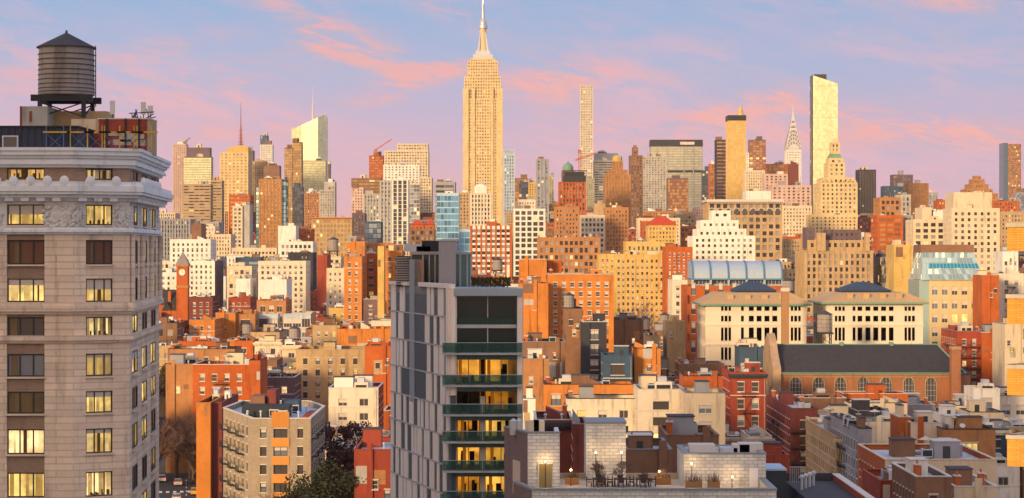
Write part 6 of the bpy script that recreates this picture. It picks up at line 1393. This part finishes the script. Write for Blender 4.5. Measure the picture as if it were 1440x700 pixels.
def beige_corner():
    D = 345; A = (ux(355,D), D); X2 = ux(437,D); P = [(ux(314,368)-A[0],23),(0,0),(X2-A[0],0),(ux(457,372)-A[0],27),(ux(457,372)-A[0]-4,40),(ux(314,368)-A[0]+1,40)]
    T = thing('apartment_building','beige corner apartment block with orange centre panel, iron balconies and cluttered flat roof','apartment building',(A[0],A[1],0)); z = lambda y: uz(y,D); zt = z(588); m = mat('beige_brick', (.40,.32,.235), .9, 0, .2, .35, brick=(.6,.2,(.8,.8,.8),.5), scale=.3); og = mat('orange_ribbed_panel', (.62,.27,.06), .8, 0, .1, .1)
    b = MB(); cx_ = sum(p[0] for p in P)/6; cy_ = sum(p[1] for p in P)/6; t = .35
    core = MB(); core.prism([(cx_+(p[0]-cx_)*.94, cy_+(p[1]-cy_)*.96) for p in P], 0, zt-1.1, G_dark()); core.build('dark_interior', T)
    rows = [(z(615+25.5*k), z(602+25.5*k)) for k in range(8)][::-1]; W = X2-A[0]
    cf = [(W*.13,W*.24),(W*.36,W*.60),(W*.77,W*.87)]; f0, f1, f2 = Fr(P[0],P[1]), Fr(P[1],P[2]), Fr(P[2],P[3]); cs0 = [(2+k*3.4,3.6+k*3.4) for k in range(6) if 3.6+k*3.4 < f0.L-1]; cs2 = [(2+k*3.6,3.6+k*3.6) for k in range(7) if 3.6+k*3.6 < f2.L-1]
    for fr, cols in ((f0,cs0),(f1,cf),(f2,cs2)): facade(b, fr, 0, zt, cols, rows, t, m, m, .04)
    for i in (3,4,5): facade(b, Fr(P[i],P[(i+1)%6]), 0, zt, [], [], t, m)
    b.build('wall', T)
    for fr, cols in ((f0,cs0),(f1,cf),(f2,cs2)):
        for a, c in cols:
            for za, zb in rows: link('window', window_mesh(c-a-.02, zb-za-.02, rnd.choice('dddbh'), FR_D), T, fr((a+c)/2,-.26,za+.01), fr.rot)
    b = MB(); b.fbox(f1, W*.33, W*.63, .002, .12, z(600), z(578), og)
    for k in range(12): b.fbox(f1, W*.33+k*W*.025, W*.33+k*W*.025+.06, .12, .18, z(600), z(578.2), og)
    b.build('orange_panel', T)
    for k in range(1,8): b = MB(); b.fbox(f1, W*.33, W*.63, .002, .12, z(602+25.5*k)+.02, z(615+25.5*(k-1))-.02, og); b.build('orange_panel', T)
    for fr, cols in ((f0,cs0[::2]),(f2,cs2[::2])):
        for a, c in cols:
            for za, zb in rows[1:]:
                bb = MB(); bb.box(-1.5,1.5,-1.0,0,-.08,0,STEEL)
                for k in range(11): bb.box(-1.5+k*.3-.02,-1.5+k*.3+.02,-1.0,-.96,0,.9,STEEL)
                bb.box(-1.5,1.5,-1.02,-.96,.9,.96,STEEL); bb.box(-1.5,-1.46,-.96,0,.9,.95,STEEL); bb.box(1.46,1.5,-.96,0,.9,.95,STEEL)
                me = shared('ironbal', lambda: bb.mesh('iron_balcony')); link('iron_balcony', me, T, fr((a+c)/2+.2, .01, za-.3), fr.rot)
    cp = MB()
    for i in range(6): fr = Fr(P[i],P[(i+1)%6]); cp.fbox(fr, -.1, fr.L+.05, -.45, .08, zt+.001+.002*i, zt+.15+.002*i, CAPM)
    cp.build('coping', T); b = MB(); b.prism([(cx_+(p[0]-cx_)*.97, cy_+(p[1]-cy_)*.98) for p in P], zt-1.1, zt-.8, ROOFS['blue']); b.build('roof', T)
    lx = lambda p, d: ux(p,d)-A[0]
    for p0, p1, y0, y1, zz, mm in ((340,406,12,18,2.0,STEEL),(352,372,19,25,3.2,wm('brn')),(375,388,20,26,4.2,wm('mar')),(396,420,22,27,2.2,wm('nav')),(425,442,9,22,.5,wm('red'))):
        b = MB(); b.box(lx(p0,D+y0), lx(p1,D+y0), y0, y1, zt-.8, zt-.8+zz, mm); b.build('bulkhead', T)
    for k in range(14): link('vent_pipe', shared('vent', vent_mesh), T, (lx(rnd.uniform(345,430),D+15), rnd.uniform(4,22), zt-.8))
    for k in range(4): link('air_conditioner', shared('ac', ac_mesh), T, (lx(rnd.uniform(385,432),D+12), rnd.uniform(6,24), zt-.8))
    SK(316,456,575); BLD.append(('the beige corner apartment block', 390, 620))

def right_balconies():
    D = 90; T = thing('apartment_building','yellow brick building at the right edge with rounded balconies stacked one above another','apartment building',(26,90,0)); yb = mat('yellow_glazed_brick', (.66,.34,.06), .7, 0, .2, .15, brick=(.3,.1,(.55,.5,.45),.6), scale=.5)
    b = MB(); fr_ = [((7,0),(18,0)),((7,14),(7,0))]; b.box(7.3,18,.3,14,0,68,G_dark())
    for i_, (q0_, q1_) in enumerate(fr_): f_ = Fr(q0_, q1_); cols_, rows_ = grid(f_.L, 0, 70, 3.4, 3.05, .45, .5); facade(b, f_, 0, 70, cols_, rows_, .3, yb, None, .03, 0, .302 if i_ else 0)
    b.build('wall', T)
    xl = ux(1406,D)-26+.35; cap = mat('white_rail_stone', (.50,.44,.36), .8, 0, .1, .2)
    def band_(b, z0, z1, r_off, m, th=.22):
        n = 24; pts = []
        for k in range(n+1):
            a = math.pi*(1.0+.5*k/n); pts.append((xl+2.6+(2.6+r_off)*math.cos(a), 2.6*.9+(2.6+r_off)*math.sin(a)*.9))
        pts = [(xl+3.6, 3.6), (xl+1.0-r_off, 1.5), (xl+.25-r_off, .62), (xl+.02-r_off, .2-r_off*.5), (xl+.25, -.02-r_off), (xl+1., -.16-r_off), (xl+2.4, -.3-r_off), (7.2, -.42-r_off)]
        for k in range(len(pts)-1): fr = Fr(pts[k], pts[k+1]); b.fbox(fr, 0, fr.L+.01, -th, 0, z0, z1, m)
        return pts
    for k, (yt, yb_) in enumerate(((314,352),(413,455),(512,555),(611,655),(709,750),(807,850))):
        zt, zb = uz(yt,D), uz(yb_,D); b = MB(); pts = band_(b, zb, zt-.18, 0, yb); bo = b.build('balcony', T)
        b = MB(); band_(b, zt-.18, zt, .07, cap, .36); b.build('coping', bo)
        b = MB(); b.prism([(p[0],p[1]) for p in band_(MB(),0,0,-.23,cap)]+[(7.2,3.6)], zb, zb+.12, cap); b.build('floor', bo)
        b = MB(); q0 = Fr((xl+1.2,.5),(xl+3.6,.2))
        for j in range(9): b.fbox(q0, j*.28, j*.28+.03, -.03, 0, zt, zt+.8, STEEL)
        b.fbox(q0, 0, q0.L, -.04, .01, zt+.8, zt+.85, STEEL); b.build('railing', bo)
    SK(1412,1460,750) if False else None
    for x, zz, c_, lab in ((xl+2.3,uz(512,D),(.35,.03,.02),'red outdoor chair on the lower rounded balcony'),): pass

def black_roof():
    D = 182; X = ux(1105,204); T = thing('row_building','flat black roofed building with a red brick coping at the bottom edge','building',(X,D,0)); w_ = ux(1180,204)-X; zr = 29.0; b = MB(); b.box(-.0,w_,0,23,0,zr,wm('dk')); b.build('wall', T)
    b = MB(); b.box(0,w_,22.6,23,zr+.001,zr+.8,wm('dk')); b.build('rear_parapet', T); b = MB(); b.box(w_-.5,w_,0,22.59,zr+.001,zr+.7,wm('red')); b.box(w_-.6,w_+.1,0,22.58,zr+.702,zr+.8,CAPM); b.build('red_parapet', T); b = MB(); b.box(.02,w_-.52,.02,22.5,zr+.002,zr+.05,ROOFS['tar']); b.build('roof', T)
    for k in range(4): link('vent_pipe', shared('vent', vent_mesh), T, (.6+k*.55, 15+k*1.2, zr+.05))
    b = MB()
    for k in range(8): b.tube((.3+k*.2,21,zr),(.3+k*.2,21,zr+1.6),.03,.03,GALV,4)
    b.tube((.3,21,zr+1.6),(1.8,21,zr+1.6),.04,.04,GALV,4); b.build('guard_rail', T)
    T = thing('row_building','tall narrow black clad box between white penthouse and the black flat roof','building',(ux(1091,196),196,0)); q = (ux(1105,196)-ux(1077,196))/2; b = MB(); b.box(-q,q,0,5,0,uz(661,196),mat('black_panel',(.035,.045,.06),.5,0,.2,.1)); b.build('wall', T); b = MB(); b.box(-q-.1,q+.1,-.1,5.1,uz(661,196)+.001,uz(658.5,196),ROOFS['blue']); b.build('roof', T)
    SK(1077,1105,659); SK(1105,1180,674)

near_specials = [(182,black_roof),(188,terrace_house),(190,left_tower),(215,glass_tower),(345,beige_corner),(520,church),
  (600, lambda: classical(992,1134,430,600,None,[(1014,1017.5),(1019,1023),(1024.5,1028),(1042,1046),(1053,1060),(1064,1071),(1075,1082),(1086,1093),(1112,1115.5),(1117,1121),(1122.5,1126)],'left cream palazzo with tan seamed roof, green eaves and a small blue hip',0,(1036,1097,396))),
  (600.1, lambda: classical(1162,1298,428,600.1,None,[(1174,1177.5),(1179,1183),(1184.5,1188),(1199,1203),(1206,1212.5),(1217,1224),(1228,1235),(1239,1246),(1250,1256.5),(1272,1275.5),(1277,1281),(1282.5,1286.5)],'right cream palazzo with tan seamed roof and a wide blue hip above',0,(1188,1260,396.5))),
  (680,barrel_roof),(700,slant_glass)]

# ------------------------------------------------------------------ fillers: the countless ordinary blocks between the ones above
OCC = [(d, b[0], b[1], b[2], b[3]) for d, b, *_ in TB]
OCC += [(850,856,966,400,452),(480,233,366,512,640),(392,462,510,600,660),(320,400,500,648,720),
  (190,-40,243,176,720),(215,550,735,345,720),(345,312,458,578,720),(520,1080,1372,484,570),(600,987,1137,412,500),(600,1157,1303,412,482),(680,966,1103,366,430),(700,1290,1383,345,450),(188,709,1092,595,720),(182,1077,1240,660,720),
  (2950,651,707,20,325),(3300,1104,1130,150,262),(3500,409,457,165,262),(4750,816,834,121,250),(2100,1141,1180,105,300),(1900,1154,1206,195,330),(2300,1024,1049,165,278),(3600,915,988,197,290),(3000,309,349,145,330),
  (1300,993,1102,282,328),(1000,974,1062,296,366),(1300,911,951,304,345),(1250,576,611,310,345),(900,1131,1228,322,400),(880,228,266,355,455),(2200,1358,1404,247,275),(4200,1412,1436,203,282),(2600,539,607,202,300),(2000,851,887,219,300),(1900,787,823,240,290),(2100,886,904,205,300),(1500,661,691,258,318),(2400,708,724,211,300)]
def foot_hit(x0, x1, y0, y1):
    for d, b, *_ , k in [(t[0], t[1], t[2], t[3], t[4]) for t in TB]:
        dp = k.get('depth', 22); a, c = ux(b[0],d), ux(b[1],d)
        if x1 > a and x0 < c and y1 > d and y0 < d+dp: return True
    for a, c, e_, f_ in ((-75,-35,188,222),(-16,4,212,246),(ux(312,345),ux(458,345),343,387),(65,120,515,548),(54,122,597,629),(ux(966,680),ux(1103,680),678,706),(ux(1290,700),ux(1385,700),698,724),(-2,28,178,204),(22,36,178,206)):
        if x1 > a and x0 < c and y1 > e_ and y0 < f_: return True
    return False
ZONES = [ # x0,x1,y0,y1 palette
 (220,330,300,430,'wht wht pal crm red gry'),(330,480,330,430,'wht crm pal tan brn'),(230,370,430,520,'org brn tan dor pal red mar'),(370,480,400,500,'tan crm cor pal red'),(480,560,300,460,'org dor org yel'),
 (560,740,290,340,'crm dor pal red'),(740,870,290,380,'cor dor brn tan'),(860,1000,330,430,'yel tan yel crm dor'),(860,1000,430,560,'brn dor tan brn pal red gry'),(730,860,440,560,'brn dor org mar red'),
 (960,1140,280,420,'crm pnk dor tan pal'),(1100,1260,300,420,'tan pnk cor crm'),(1230,1440,270,360,'dor tan crm cor'),(1290,1440,360,620,'dor crm red red tan brn wht'),(960,1440,500,700,'dor crm wht red red tan wht gry wht pal'),(220,560,230,320,'tan cor crm gry cct'),(560,1440,240,300,'cor tan crm pnk brn')]
def zone_col(px, py):
    c = [p for x0,x1,y0,y1,p in ZONES if x0 <= px <= x1 and y0 <= py <= y1]
    return rnd.choice((rnd.choice(c) if c else 'dor brn tan crm pal red').split()) if rnd.random() < .85 else rnd.choice('wht red brn gry nav mar red'.split())
CW = dict(nav='slate blue',org='orange brick',dor='deep orange brick',red='red brick',mar='maroon brick',brn='brown brick',tan='tan brick',yel='yellow brick',crm='cream',pal='pale stucco',wht='white painted',gry='grey',pnk='pinkish',cct='concrete grey',cor='salmon brick',gld='golden stone',oli='olive',prp='mauve',stn='stone')
used_labels = set()
def fill_label(col, kind, px, py, wpx, rf, style):
    size = 'narrow' if wpx < 22 else 'wide' if wpx > 55 else 'mid sized'
    lm = sorted(BLD_LM, key=lambda b: math.hypot(b[1]-px, (b[2]-py)*1.4))
    rel = lambda b: ('just below' if py-b[2] > 12 else 'just above' if b[2]-py > 12 else 'beside') if abs(px-b[1]) < 20 else ('lower left of' if py-b[2] > 18 else 'upper left of' if b[2]-py > 18 else 'left of') if px < b[1] else ('lower right of' if py-b[2] > 18 else 'upper right of' if b[2]-py > 18 else 'right of')
    opts = []
    for b in lm[:7]: opts.append('%s %s %s %s the %s' % (size, CW[col], kind, rel(b), b[0]))
    for b in lm[:5]: opts.append('%s %s %s with %s roof %s the %s' % (size, CW[col], kind, rf, rel(b), b[0]))
    for o in opts:
        if o not in used_labels and len(o.split()) <= 16: used_labels.add(o); return o
    for i, b in enumerate(lm[:6]):
        for c in lm[i+1:8]:
            o = '%s %s %s between the %s and the %s' % (size, CW[col], kind, b[0], c[0])
            if o not in used_labels and len(o.split()) <= 16: used_labels.add(o); return o
    return opts[0]
BLD_LM = [('clock tower',256,400),('white block with shade-painted flank',290,390),('bright orange wall',318,458),('long pale block',400,390),('orange brick towers',510,400),('yellow brick strip',536,395),('blue glazed roofs',400,448),
 ('balcony tower',640,520),('bright blue tower',630,310),('tallest skyscraper',680,230),('red and white apartments',690,345),('big orange apartment block',800,410),('yellow stone complex',900,390),('red hipped roof',931,318),('arcaded building',1048,300),
 ('white stepped block',1017,345),('barrel roof',1038,380),('left cream palazzo',1063,455),('right cream palazzo',1230,455),('slate roofed church',1220,515),('slanted glass roof',1340,375),('art deco block',1180,365),('big beige building',1372,335),
 ('orange cube house',910,505),('blue scaffold',868,512),('brown timber tank wall',806,450),('red tenement',1052,560),('cream stained building',465,520),('long orange row',310,530),('beige corner block',395,620),('white brick terrace',900,650),('bright orange building',1300,660),
 ('orange balcony building',1255,325),('arched yellow palazzo',466,325),('striped glass slab',562,300),('golden mast tower',330,270),('stepped tower with green cap',1179,280),('very slender tower',825,240),('very wide slab',950,240),('white framed building',745,310),('fire escape block',1375,490),('lone blue and orange tower',1424,240),('bare trees',900,430),('rounded stone building',170,400)]

def run_all():
    items = [(d, 'e', (b, n, lab, k)) for d, b, n, lab, k in TB]+[(d, 's', f) for d, f in far_specials()+near_specials]
    y = 392.; row = 0
    while y < 3300:
        dp = min(60, 9+y*.011); row += 1
        hx0, hx1 = -.262*y, .262*y; x = hx0+rnd.uniform(0,8)
        while x < hx1:
            w_ = rnd.uniform(.5,1.5)*(4.2+y*.0075) if y < 1400 else rnd.uniform(.7,1.5)*(16+y*.010)
            items.append((y+rnd.uniform(0,2), 'f', (x, w_, dp))); x += w_+(.4 if rnd.random() < .85 else 7+y*.004)
        y += dp+max(3.5, y*.012)*(2.2 if row % 2 == 0 else .6)
    items.sort(key=lambda t: t[0]); nf = 0; count = {}
    for D, ty, dat in items:
        NEAR[0] = D < 250
        if ty == 's': dat()
        elif ty == 'e':
            b, n, lab, k = dat; k = dict(k)
            if n == 'billboard_building': n = 'billboard'
            cat = {'office_tower':'office tower','apartment_tower':'tower','office_building':'office building','apartment_building':'apartment building','row_building':'building','tenement_building':'building','greenhouse':'rooftop glasshouse','billboard':'billboard'}[n]
            if n == 'greenhouse': n = 'rooftop_glasshouse'
            building(n, lab, cat, b[0], b[1], b[2], D, ybot=b[3], **k)
        else:
            x, w_, dp = dat; y = D
            if foot_hit(x-.5, x+w_+.5, y-1, y+dp+1): continue
            p0, p1 = 720+F*x/y, 720+F*(x+w_)/y
            if p1 < (150 if y < 1500 else 60) or p0 > 1450: continue
            if p1 > 212 and p0 < 277 and y < 620: continue          # the avenue at left stays open
            if 850 < (p0+p1)/2 < 972 and 815 < y < 890: continue      # the small park with bare trees
            if 1072 < (p0+p1)/2 < 1112 and y < 520: continue
            if y < 620: h = rnd.choice((rnd.uniform(10,15), rnd.uniform(14,21)))
            elif y < 1050: h = rnd.uniform(14,26)*(1.25 if rnd.random() < .15 else 1)
            elif y < 1500: h = rnd.uniform(22,48)
            elif y < 2200: h = rnd.uniform(40,78)
            else: h = rnd.uniform(62,108)
            yt = 350-F*(h-H)/y; lim = 0
            for od, a, c, oy, ob in OCC:
                if od > y+1 and p1 > a+1 and p0 < c-1: lim = max(lim, ob-3 if ob < 715 else ob)
            if yt < lim: yt = lim+rnd.uniform(0,5); h = uz(yt,y)
            if h < 7: continue
            vis = sum(1 for p in range(int(p0)+20, int(p1)+20) if 0 <= p < NC and yt < SKYF[p]-3)
            if vis < max(4, .2*(p1-p0)): continue
            col = zone_col((p0+p1)/2, yt); rf = rnd.choice(['tar','silver','white','grey','blue','white','silver'] if y < 700 else ['tar','silver','white','grey','brown','white','silver'])
            kind = 'walk up' if y < 900 else 'building' if y < 1700 else 'block'
            sty = rnd.choice(['masonry']*6+['loft','loft','plain'] if y < 1100 else ['masonry','masonry','grid','loft','vert'])
            lab = fill_label(col, kind, (p0+p1)/2, yt+8, p1-p0, {'tar':'black','silver':'silvery'}.get(rf, rf), sty)
            grp = 'ordinary walk up houses between landmarks' if y < 900 else 'ordinary city buildings of the middle distance' if y < 1700 else 'ordinary blocks along the skyline foot'
            building('walk_up_building' if y < 900 else 'city_building' if y < 1700 else 'city_block', lab, 'building', p0, p1, yt, y, depth=dp, col=col, style=sty, roof=rf, ybot=min(720, yt+60), group=grp,
                     yaw=0, sp=None, corn=('crm' if rnd.random() < .25 and y < 900 else None), lit=.08)
            nf += 1; count[kind] = count.get(kind, 0)+1
            if 500 < y < 1500 and rnd.random() < .22 and yt < SKYL[min(NC-1,max(0,int((p0+p1)/2)+20))]+2:
                ROOFTANKS.append(((x+w_*.5), y+dp*.55, h-.8, lab))
    print('fillers', nf, count)
run_all()
for i, (x, y, z_, lab) in enumerate(ROOFTANKS):
    s_ = max(1., y/700); t_ = ' '.join(('tank on the '+lab).split()[:16])
    tank((x, y, z_), 1.7*s_, 3.4*s_, 2.4*s_, t_)
tank((ux(1159.5,575), 575, uz(483,575)), 10.5/F*575, 25/F*575, 17/F*575, 'brown timber tank on splayed legs between the two cream palazzi')
tank((ux(799.5,530), 526, uz(433,526)-.9), 7.5/F*526, 17/F*526, 1.2, 'short timber tank on the brown party wall before the orange apartment block')
tank((ux(1108,640), 640, uz(420,640)), 8/F*640, 14/F*640, 12/F*640, 'dark tank above the brick chimney beside the barrel roof')
T = thing('brick_chimney','tall tan brick chimney rising before the left cream palazzo','chimney',(ux(1104,585),585,0)); b = MB(); b.box(-1,1,-1,1,0,uz(406,585),mat('chimney_brick',(.44,.24,.12),.9,0,.2,.3,brick=(.4,.13,(.7,.6,.5),.5))); b.build('shaft', T); b = MB(); b.box(-1.15,1.15,-1.15,1.15,uz(409,585),uz(404,585),CAPM); b.build('cap', T)
right_balconies()
crane('small crane with a slanting jib on the unfinished orange tower',529,222,210,2990,525,214,551,197)
crane('crane in front of the very slender tower with its jib pointing right',815,270,211,1980,809,227,838,217)
crane('tiny crane on the pale pink tower at the skyline left end',262,206,199,3390,257,202,268,195,(.2,.15,.15))

# ------------------------------------------------------------------ ground, avenue, cars, lamps, trees
asph = mat('asphalt', (.05,.05,.052), .9, 0, .3, 0, scale=.2); pave = mat('pavement', (.22,.20,.19), .9, 0, .2, 0, scale=.5); yell = mat('road_paint', (.75,.72,.65), .8, 0, .1, 0)
b = MB(); b.box(-9000,9000,-600,16000,-.2,0,mat('ground_city', (.07,.065,.062), .95, 0, .3, 0, scale=.02)); b.build('ground', None, kind='structure')
def strip(name, x0, y0, x1, y1, w_, z0, z1, m): b = MB(); fr = Fr((x0,y0),(x1,y1)); b.fbox(fr, 0, fr.L, -w_/2, w_/2, z0, z1, m); return b.build(name, None, kind='structure')
AX0, AY0, AX1, AY1 = -60., 380., -75.2, 476.
strip('road', AX0, AY0, AX1, AY1, 13, .004, .02, asph)
frr = Fr((AX0,AY0),(AX1,AY1))
for s_ in (-1,1): b = MB(); b.fbox(frr, 0, frr.L, s_*6.5 if s_>0 else -10, 10 if s_>0 else -6.5, .004, .14, pave); b.build('pavement', None, kind='structure')
b = MB()
for k in range(13): b.fbox(frr, k*7, k*7+3, -.08, .08, .021, .025, yell)
for k in range(8): b.fbox(frr, 62, 65, -5.8+k*1.5, -5.1+k*1.5, .021, .025, yell)
b.build('road_marking', None, kind='structure')
def car(u, off, col, label, away=True, kind='car'):
    T = thing('parked_car' if abs(off) > 4 else 'car', label, 'car', frr(u, off, .02), frr.rot+(0 if away else math.pi), 'cars on the avenue'); m = mat('car_paint_%s' % col[0], col[1], .3, .1, .05, 0, spec=.6); Lc = 4.5
    b = MB(); pr = [(-2.25,.35),(2.25,.35),(2.3,.75),(1.5,.95),(-2.2,1.0),(-2.3,.7)]; cab = [(-1.9,.98),(1.0,.95),(.35,1.45),(-1.4,1.48)]
    for P_, hw, mm in ((pr,.9,m),):
        i = len(b.v); b.v += [(x,-hw,z) for x, z in P_]+[(x,hw,z) for x, z in P_]; n = len(P_)
        b.f += [tuple(range(i,i+n)), tuple(range(i+n,i+2*n))[::-1]]+[(i+(k+1)%n,i+k,i+n+k,i+n+(k+1)%n) for k in range(n)]; b.m += [b.mi(mm)]*(n+2)
    b.build('body', T); b = MB(); P_ = cab; hw = .78; i = 0; n = 4; b.v += [(x,-hw,z) for x, z in P_]+[(x,hw,z) for x, z in P_]
    b.f += [tuple(range(n)), tuple(range(n,2*n))[::-1]]+[((k+1)%n,k,n+k,n+(k+1)%n) for k in range(n)]; b.m += [b.mi(PANE_D)]*(n+2); b.build('window', T)
    b = MB(); b.box(-1.35,.3,-.74,.74,1.485,1.53,m); b.build('roof', T)
    for x in (-1.4,1.4):
        for y in (-.85,.85): b = MB(); b.tube((x,y-.1,.33),(x,y+.1,.33),.33,.33,STEEL,12); b.build('wheel', T)
    for y in (-.65,.65):
        b = MB(); b.box(-2.34,-2.28,y-.2,y+.2,.7,.86,mat('tail_light',(.5,.02,.01),.4,emit=(1,.05,.02,2.2 if abs(off)<4 else .3))); b.build('taillight', T)
        b = MB(); b.box(2.26,2.33,y-.2,y+.2,.62,.78,mat('head_light',(.9,.9,.8),.3,emit=(1,.9,.7,2.5 if abs(off)<4 else .2))); b.build('headlight', T)
cols = dict(white=(.7,.7,.7),black=(.02,.02,.025),red=(.35,.03,.02),silver=(.4,.41,.43),blue=(.05,.08,.2),yellow=(.7,.42,.03))
used = {}
for u, off, c, lab in ((28,-2,'red','red car nearest the bottom edge, tail lights glowing, in the right lane'),(37,1.6,'black','black car heading away in the left lane near the crossing'),(48,-2,'white','white car waiting behind the zebra crossing'),(58,1.8,'yellow','yellow taxi waiting in the left lane'),
   (76,-1.8,'silver','silver car just beyond the zebra crossing'),
   (30,-5.4,'silver','silver car parked at the right kerb nearest the bottom edge'),(40,-5.4,'blue','blue car parked right behind the nearest silver one'),(84,-5.4,'white','white car parked beyond the crossing on the right'),(90,5.4,'black','black car parked beyond the crossing on the left'),(43,5.4,'white','white car parked at the left kerb before the crossing')):
    car(u, off, (c, cols[c]), lab, off < 0 or True)
def street_lamp(u, off, label, h=8.5):
    T = thing('street_lamp', label, 'street lamp', frr(u, off, .14), 0, 'orange street lamps'); b = MB(); b.lathe([(.16,0),(.1,.6),(.07,h)],8,STEEL); b.build('post', T); b = MB(); q = -1 if off > 0 else 1; b.tube((0,0,h),(q*-2.0,0,h+.3),.06,.05,STEEL,6); b.build('arm', T)
    b = MB(); b.lathe([(.12,h+.05),(.3,h+.18),(.24,h+.36),(.05,h+.42)],10,mat('sodium_lamp',(1,.5,.1),.4,0,0,0,emit=(1.,.36,.05,14)),q*-2.0,0); b.build('lamp_head', T)
    ld = bpy.data.lights.new('lamp_light','POINT'); ld.energy = 900; ld.color = (1,.45,.12); ld.shadow_soft_size = .3; o = bpy.data.objects.new('lamp_light', ld); C.objects.link(o); o.parent = T; o.location = (q*-2.0,-.6,h-.2)
street_lamp(50,7.0,'street lamp glowing orange low at the bottom left near the crossing'); street_lamp(88,7.0,'street lamp glowing orange higher up the avenue')
def signal(u, off, label, c=(1,.04,.01)):
    T = thing('traffic_light', label, 'traffic light', frr(u, off, .14), 0, 'traffic lights'); b = MB(); b.lathe([(.14,0),(.09,5.6)],8,STEEL); b.build('post', T); b = MB(); b.tube((0,0,5.4),(3.4 if off < 0 else -3.4,0,5.9),.07,.05,STEEL,6); b.build('arm', T)
    X = 3.4 if off < 0 else -3.4; b = MB(); b.box(X-.22,X+.22,-.15,.15,5.1,6.3,mat('signal_yellow',(.5,.32,.02),.6)); b.build('housing', T)
    for k, cc in enumerate(((1,.03,.01,6),(.15,.1,.02,0),(.02,.12,.05,0))): b = MB(); b.tube((X,-.15,6.1-k*.4),(X,-.2,6.1-k*.4),.15,.15,mat('signal_%d'%k,cc[:3],.4,0,0,0,emit=cc if cc[3] else None),10); b.build('lens', T)
signal(62,6.8,'traffic light showing red on the left corner of the crossing')
# trees
k = 0
for u, off, h in ((66,8.4,15),(70,5.5,17),(78,6.5,18),(80,1.5,17),(74,-6.8,15),(88,.8,18),(74,8.2,16),(82,8.3,17),(90,8.2,17),(90,3.5,15),(92,-2,16),(84,-7.6,14),(93,-6.5,17)):
    p = frr(u, off, .14); k += 1
    bare_tree(p[0], p[1], .14, h, 'bare brown street tree number %d from the bottom edge along the avenue' % k, 100+k, .6, 'twig', 'bare street trees of the avenue', minr=.045)
for i, (px, D, h, c, lab) in enumerate(((348,322,15,'twig','bare tree before the left flank of the beige corner block'),(388,318,17,'twig','large bare tree before the orange panel of the beige corner block'),(420,324,14,'twig','bare tree at the right front of the beige corner block'),
   (868,850,30,'pur','mauve bare tree in the park, left end of the row'),(886,856,31,'twig','brown bare tree in the park beside the left mauve one'),(905,862,34,'pur','tall mauve bare tree in the middle of the park'),(922,850,33,'pur','mauve bare tree right of the middle of the park'),(940,858,32,'twig','brown bare tree before the plain tan block'),(957,850,30,'pur','mauve bare tree at the right end of the park'),
   (912,600,20,'twig','brown bare tree standing behind the orange cube house'),(930,560,19,'twig','dark bare tree left of the plain tan block'),(950,520,17,'twig','bare tree in the dark gap before the plain tan block'),(893,640,20,'pur','small mauve bare tree above the orange cube house'),(1150,505,14,'twig','bare tree by the church wall, left'),(1322,505,12,'twig','bare tree beside the church chimney'))):
    bare_tree(ux(px,D), D, 0, h, lab, 300+i, .6, c, 'bare trees between the buildings', minr=.03 if D < 400 else .05)
for i, (px, D, s_, lab) in enumerate(((838,193,2.6,'small bare terrace tree at the left lamp'),(875,193,2.6,'small bare terrace tree at the right lamp'),(908,190,1.7,'tiny bare terrace tree right of the three tables'))): bare_tree(ux(px,D), D-.6, 30.15, s_, lab, 500+i, .7, 'twig', 'small bare trees on the roof terrace', minr=.012)
leafy_tree(ux(462,330), 322, 17.8, 12, 'round dark green tree at the bottom between the beige block and grey tower', 5, (.032,.04,.014), (.06,.05,.02), 'green_tree', n=9000)
leafy_tree(ux(425,318), 312, 14.5, 8, 'smaller green tree left of the round dark green one', 6, (.05,.06,.02), (.08,.07,.03), 'green_tree', n=5000)
leafy_tree(ux(486,395), 392, 19, 9, 'dark red leaved tree between the beige block and the low brick house', 8, (.085,.022,.02), (.05,.02,.02), 'red_tree', n=6000)
leafy_tree(ux(240,640), 640, 18, 12, 'brown leaved tree at the far end of the avenue beside the slate gables', 9, (.10,.07,.03), (.07,.05,.025), 'brown_tree', n=4000)
# unseen block added behind the camera (out of frame) to shade the nearest buildings
def shade_block(x, y, w_, d_, h, lab):
    T = thing('apartment_building', lab, 'building', (x, y, 0)); b = MB(); P = [(0,0),(w_,0),(w_,d_),(0,d_)]; b.box(.5,w_-.5,.5,d_-.5,0,h-1,G_dark())
    for i in range(4): fr = Fr(P[i],P[(i+1)%4]); cols, rows = grid(fr.L, 0, h-1, 3.2, 3.3, .45, .5); facade(b, fr, 0, h, cols, rows, .4, wm('brn'), None, .03, .402 if i%2 else 0, .402 if i%2 else 0)
    b.build('wall', T)
shade_block(-232, -80, 118, 30, 146, 'unseen brown block added left behind the camera to cast shade')
# air
hb = MB(); hb.box(-1600,1600,-40,5400,-2,640,None); me = bpy.data.meshes.new('haze'); me.from_pydata(hb.v, [], hb.f)
hm = bpy.data.materials.new('haze_air'); hm.use_nodes = True; n_ = hm.node_tree; n_.nodes.remove(n_.nodes['Principled BSDF']); pv = n_.nodes.new('ShaderNodeVolumePrincipled'); pv.inputs['Color'].default_value = (1,.9,.82,1); pv.inputs['Density'].default_value = 3.2e-5; n_.links.new(pv.outputs[0], n_.nodes['Material Output'].inputs['Volume'])
me.materials.append(hm); link('haze', me, None, kind='stuff')
# labels for anything still lacking one are not needed; report how much was built
for o in bpy.data.objects:
    if o.get('label') and len(o['label'].split()) > 16: print('LONG', o['label'])
print('objects', len(bpy.data.objects), 'top', sum(1 for o in bpy.data.objects if o.parent is None))
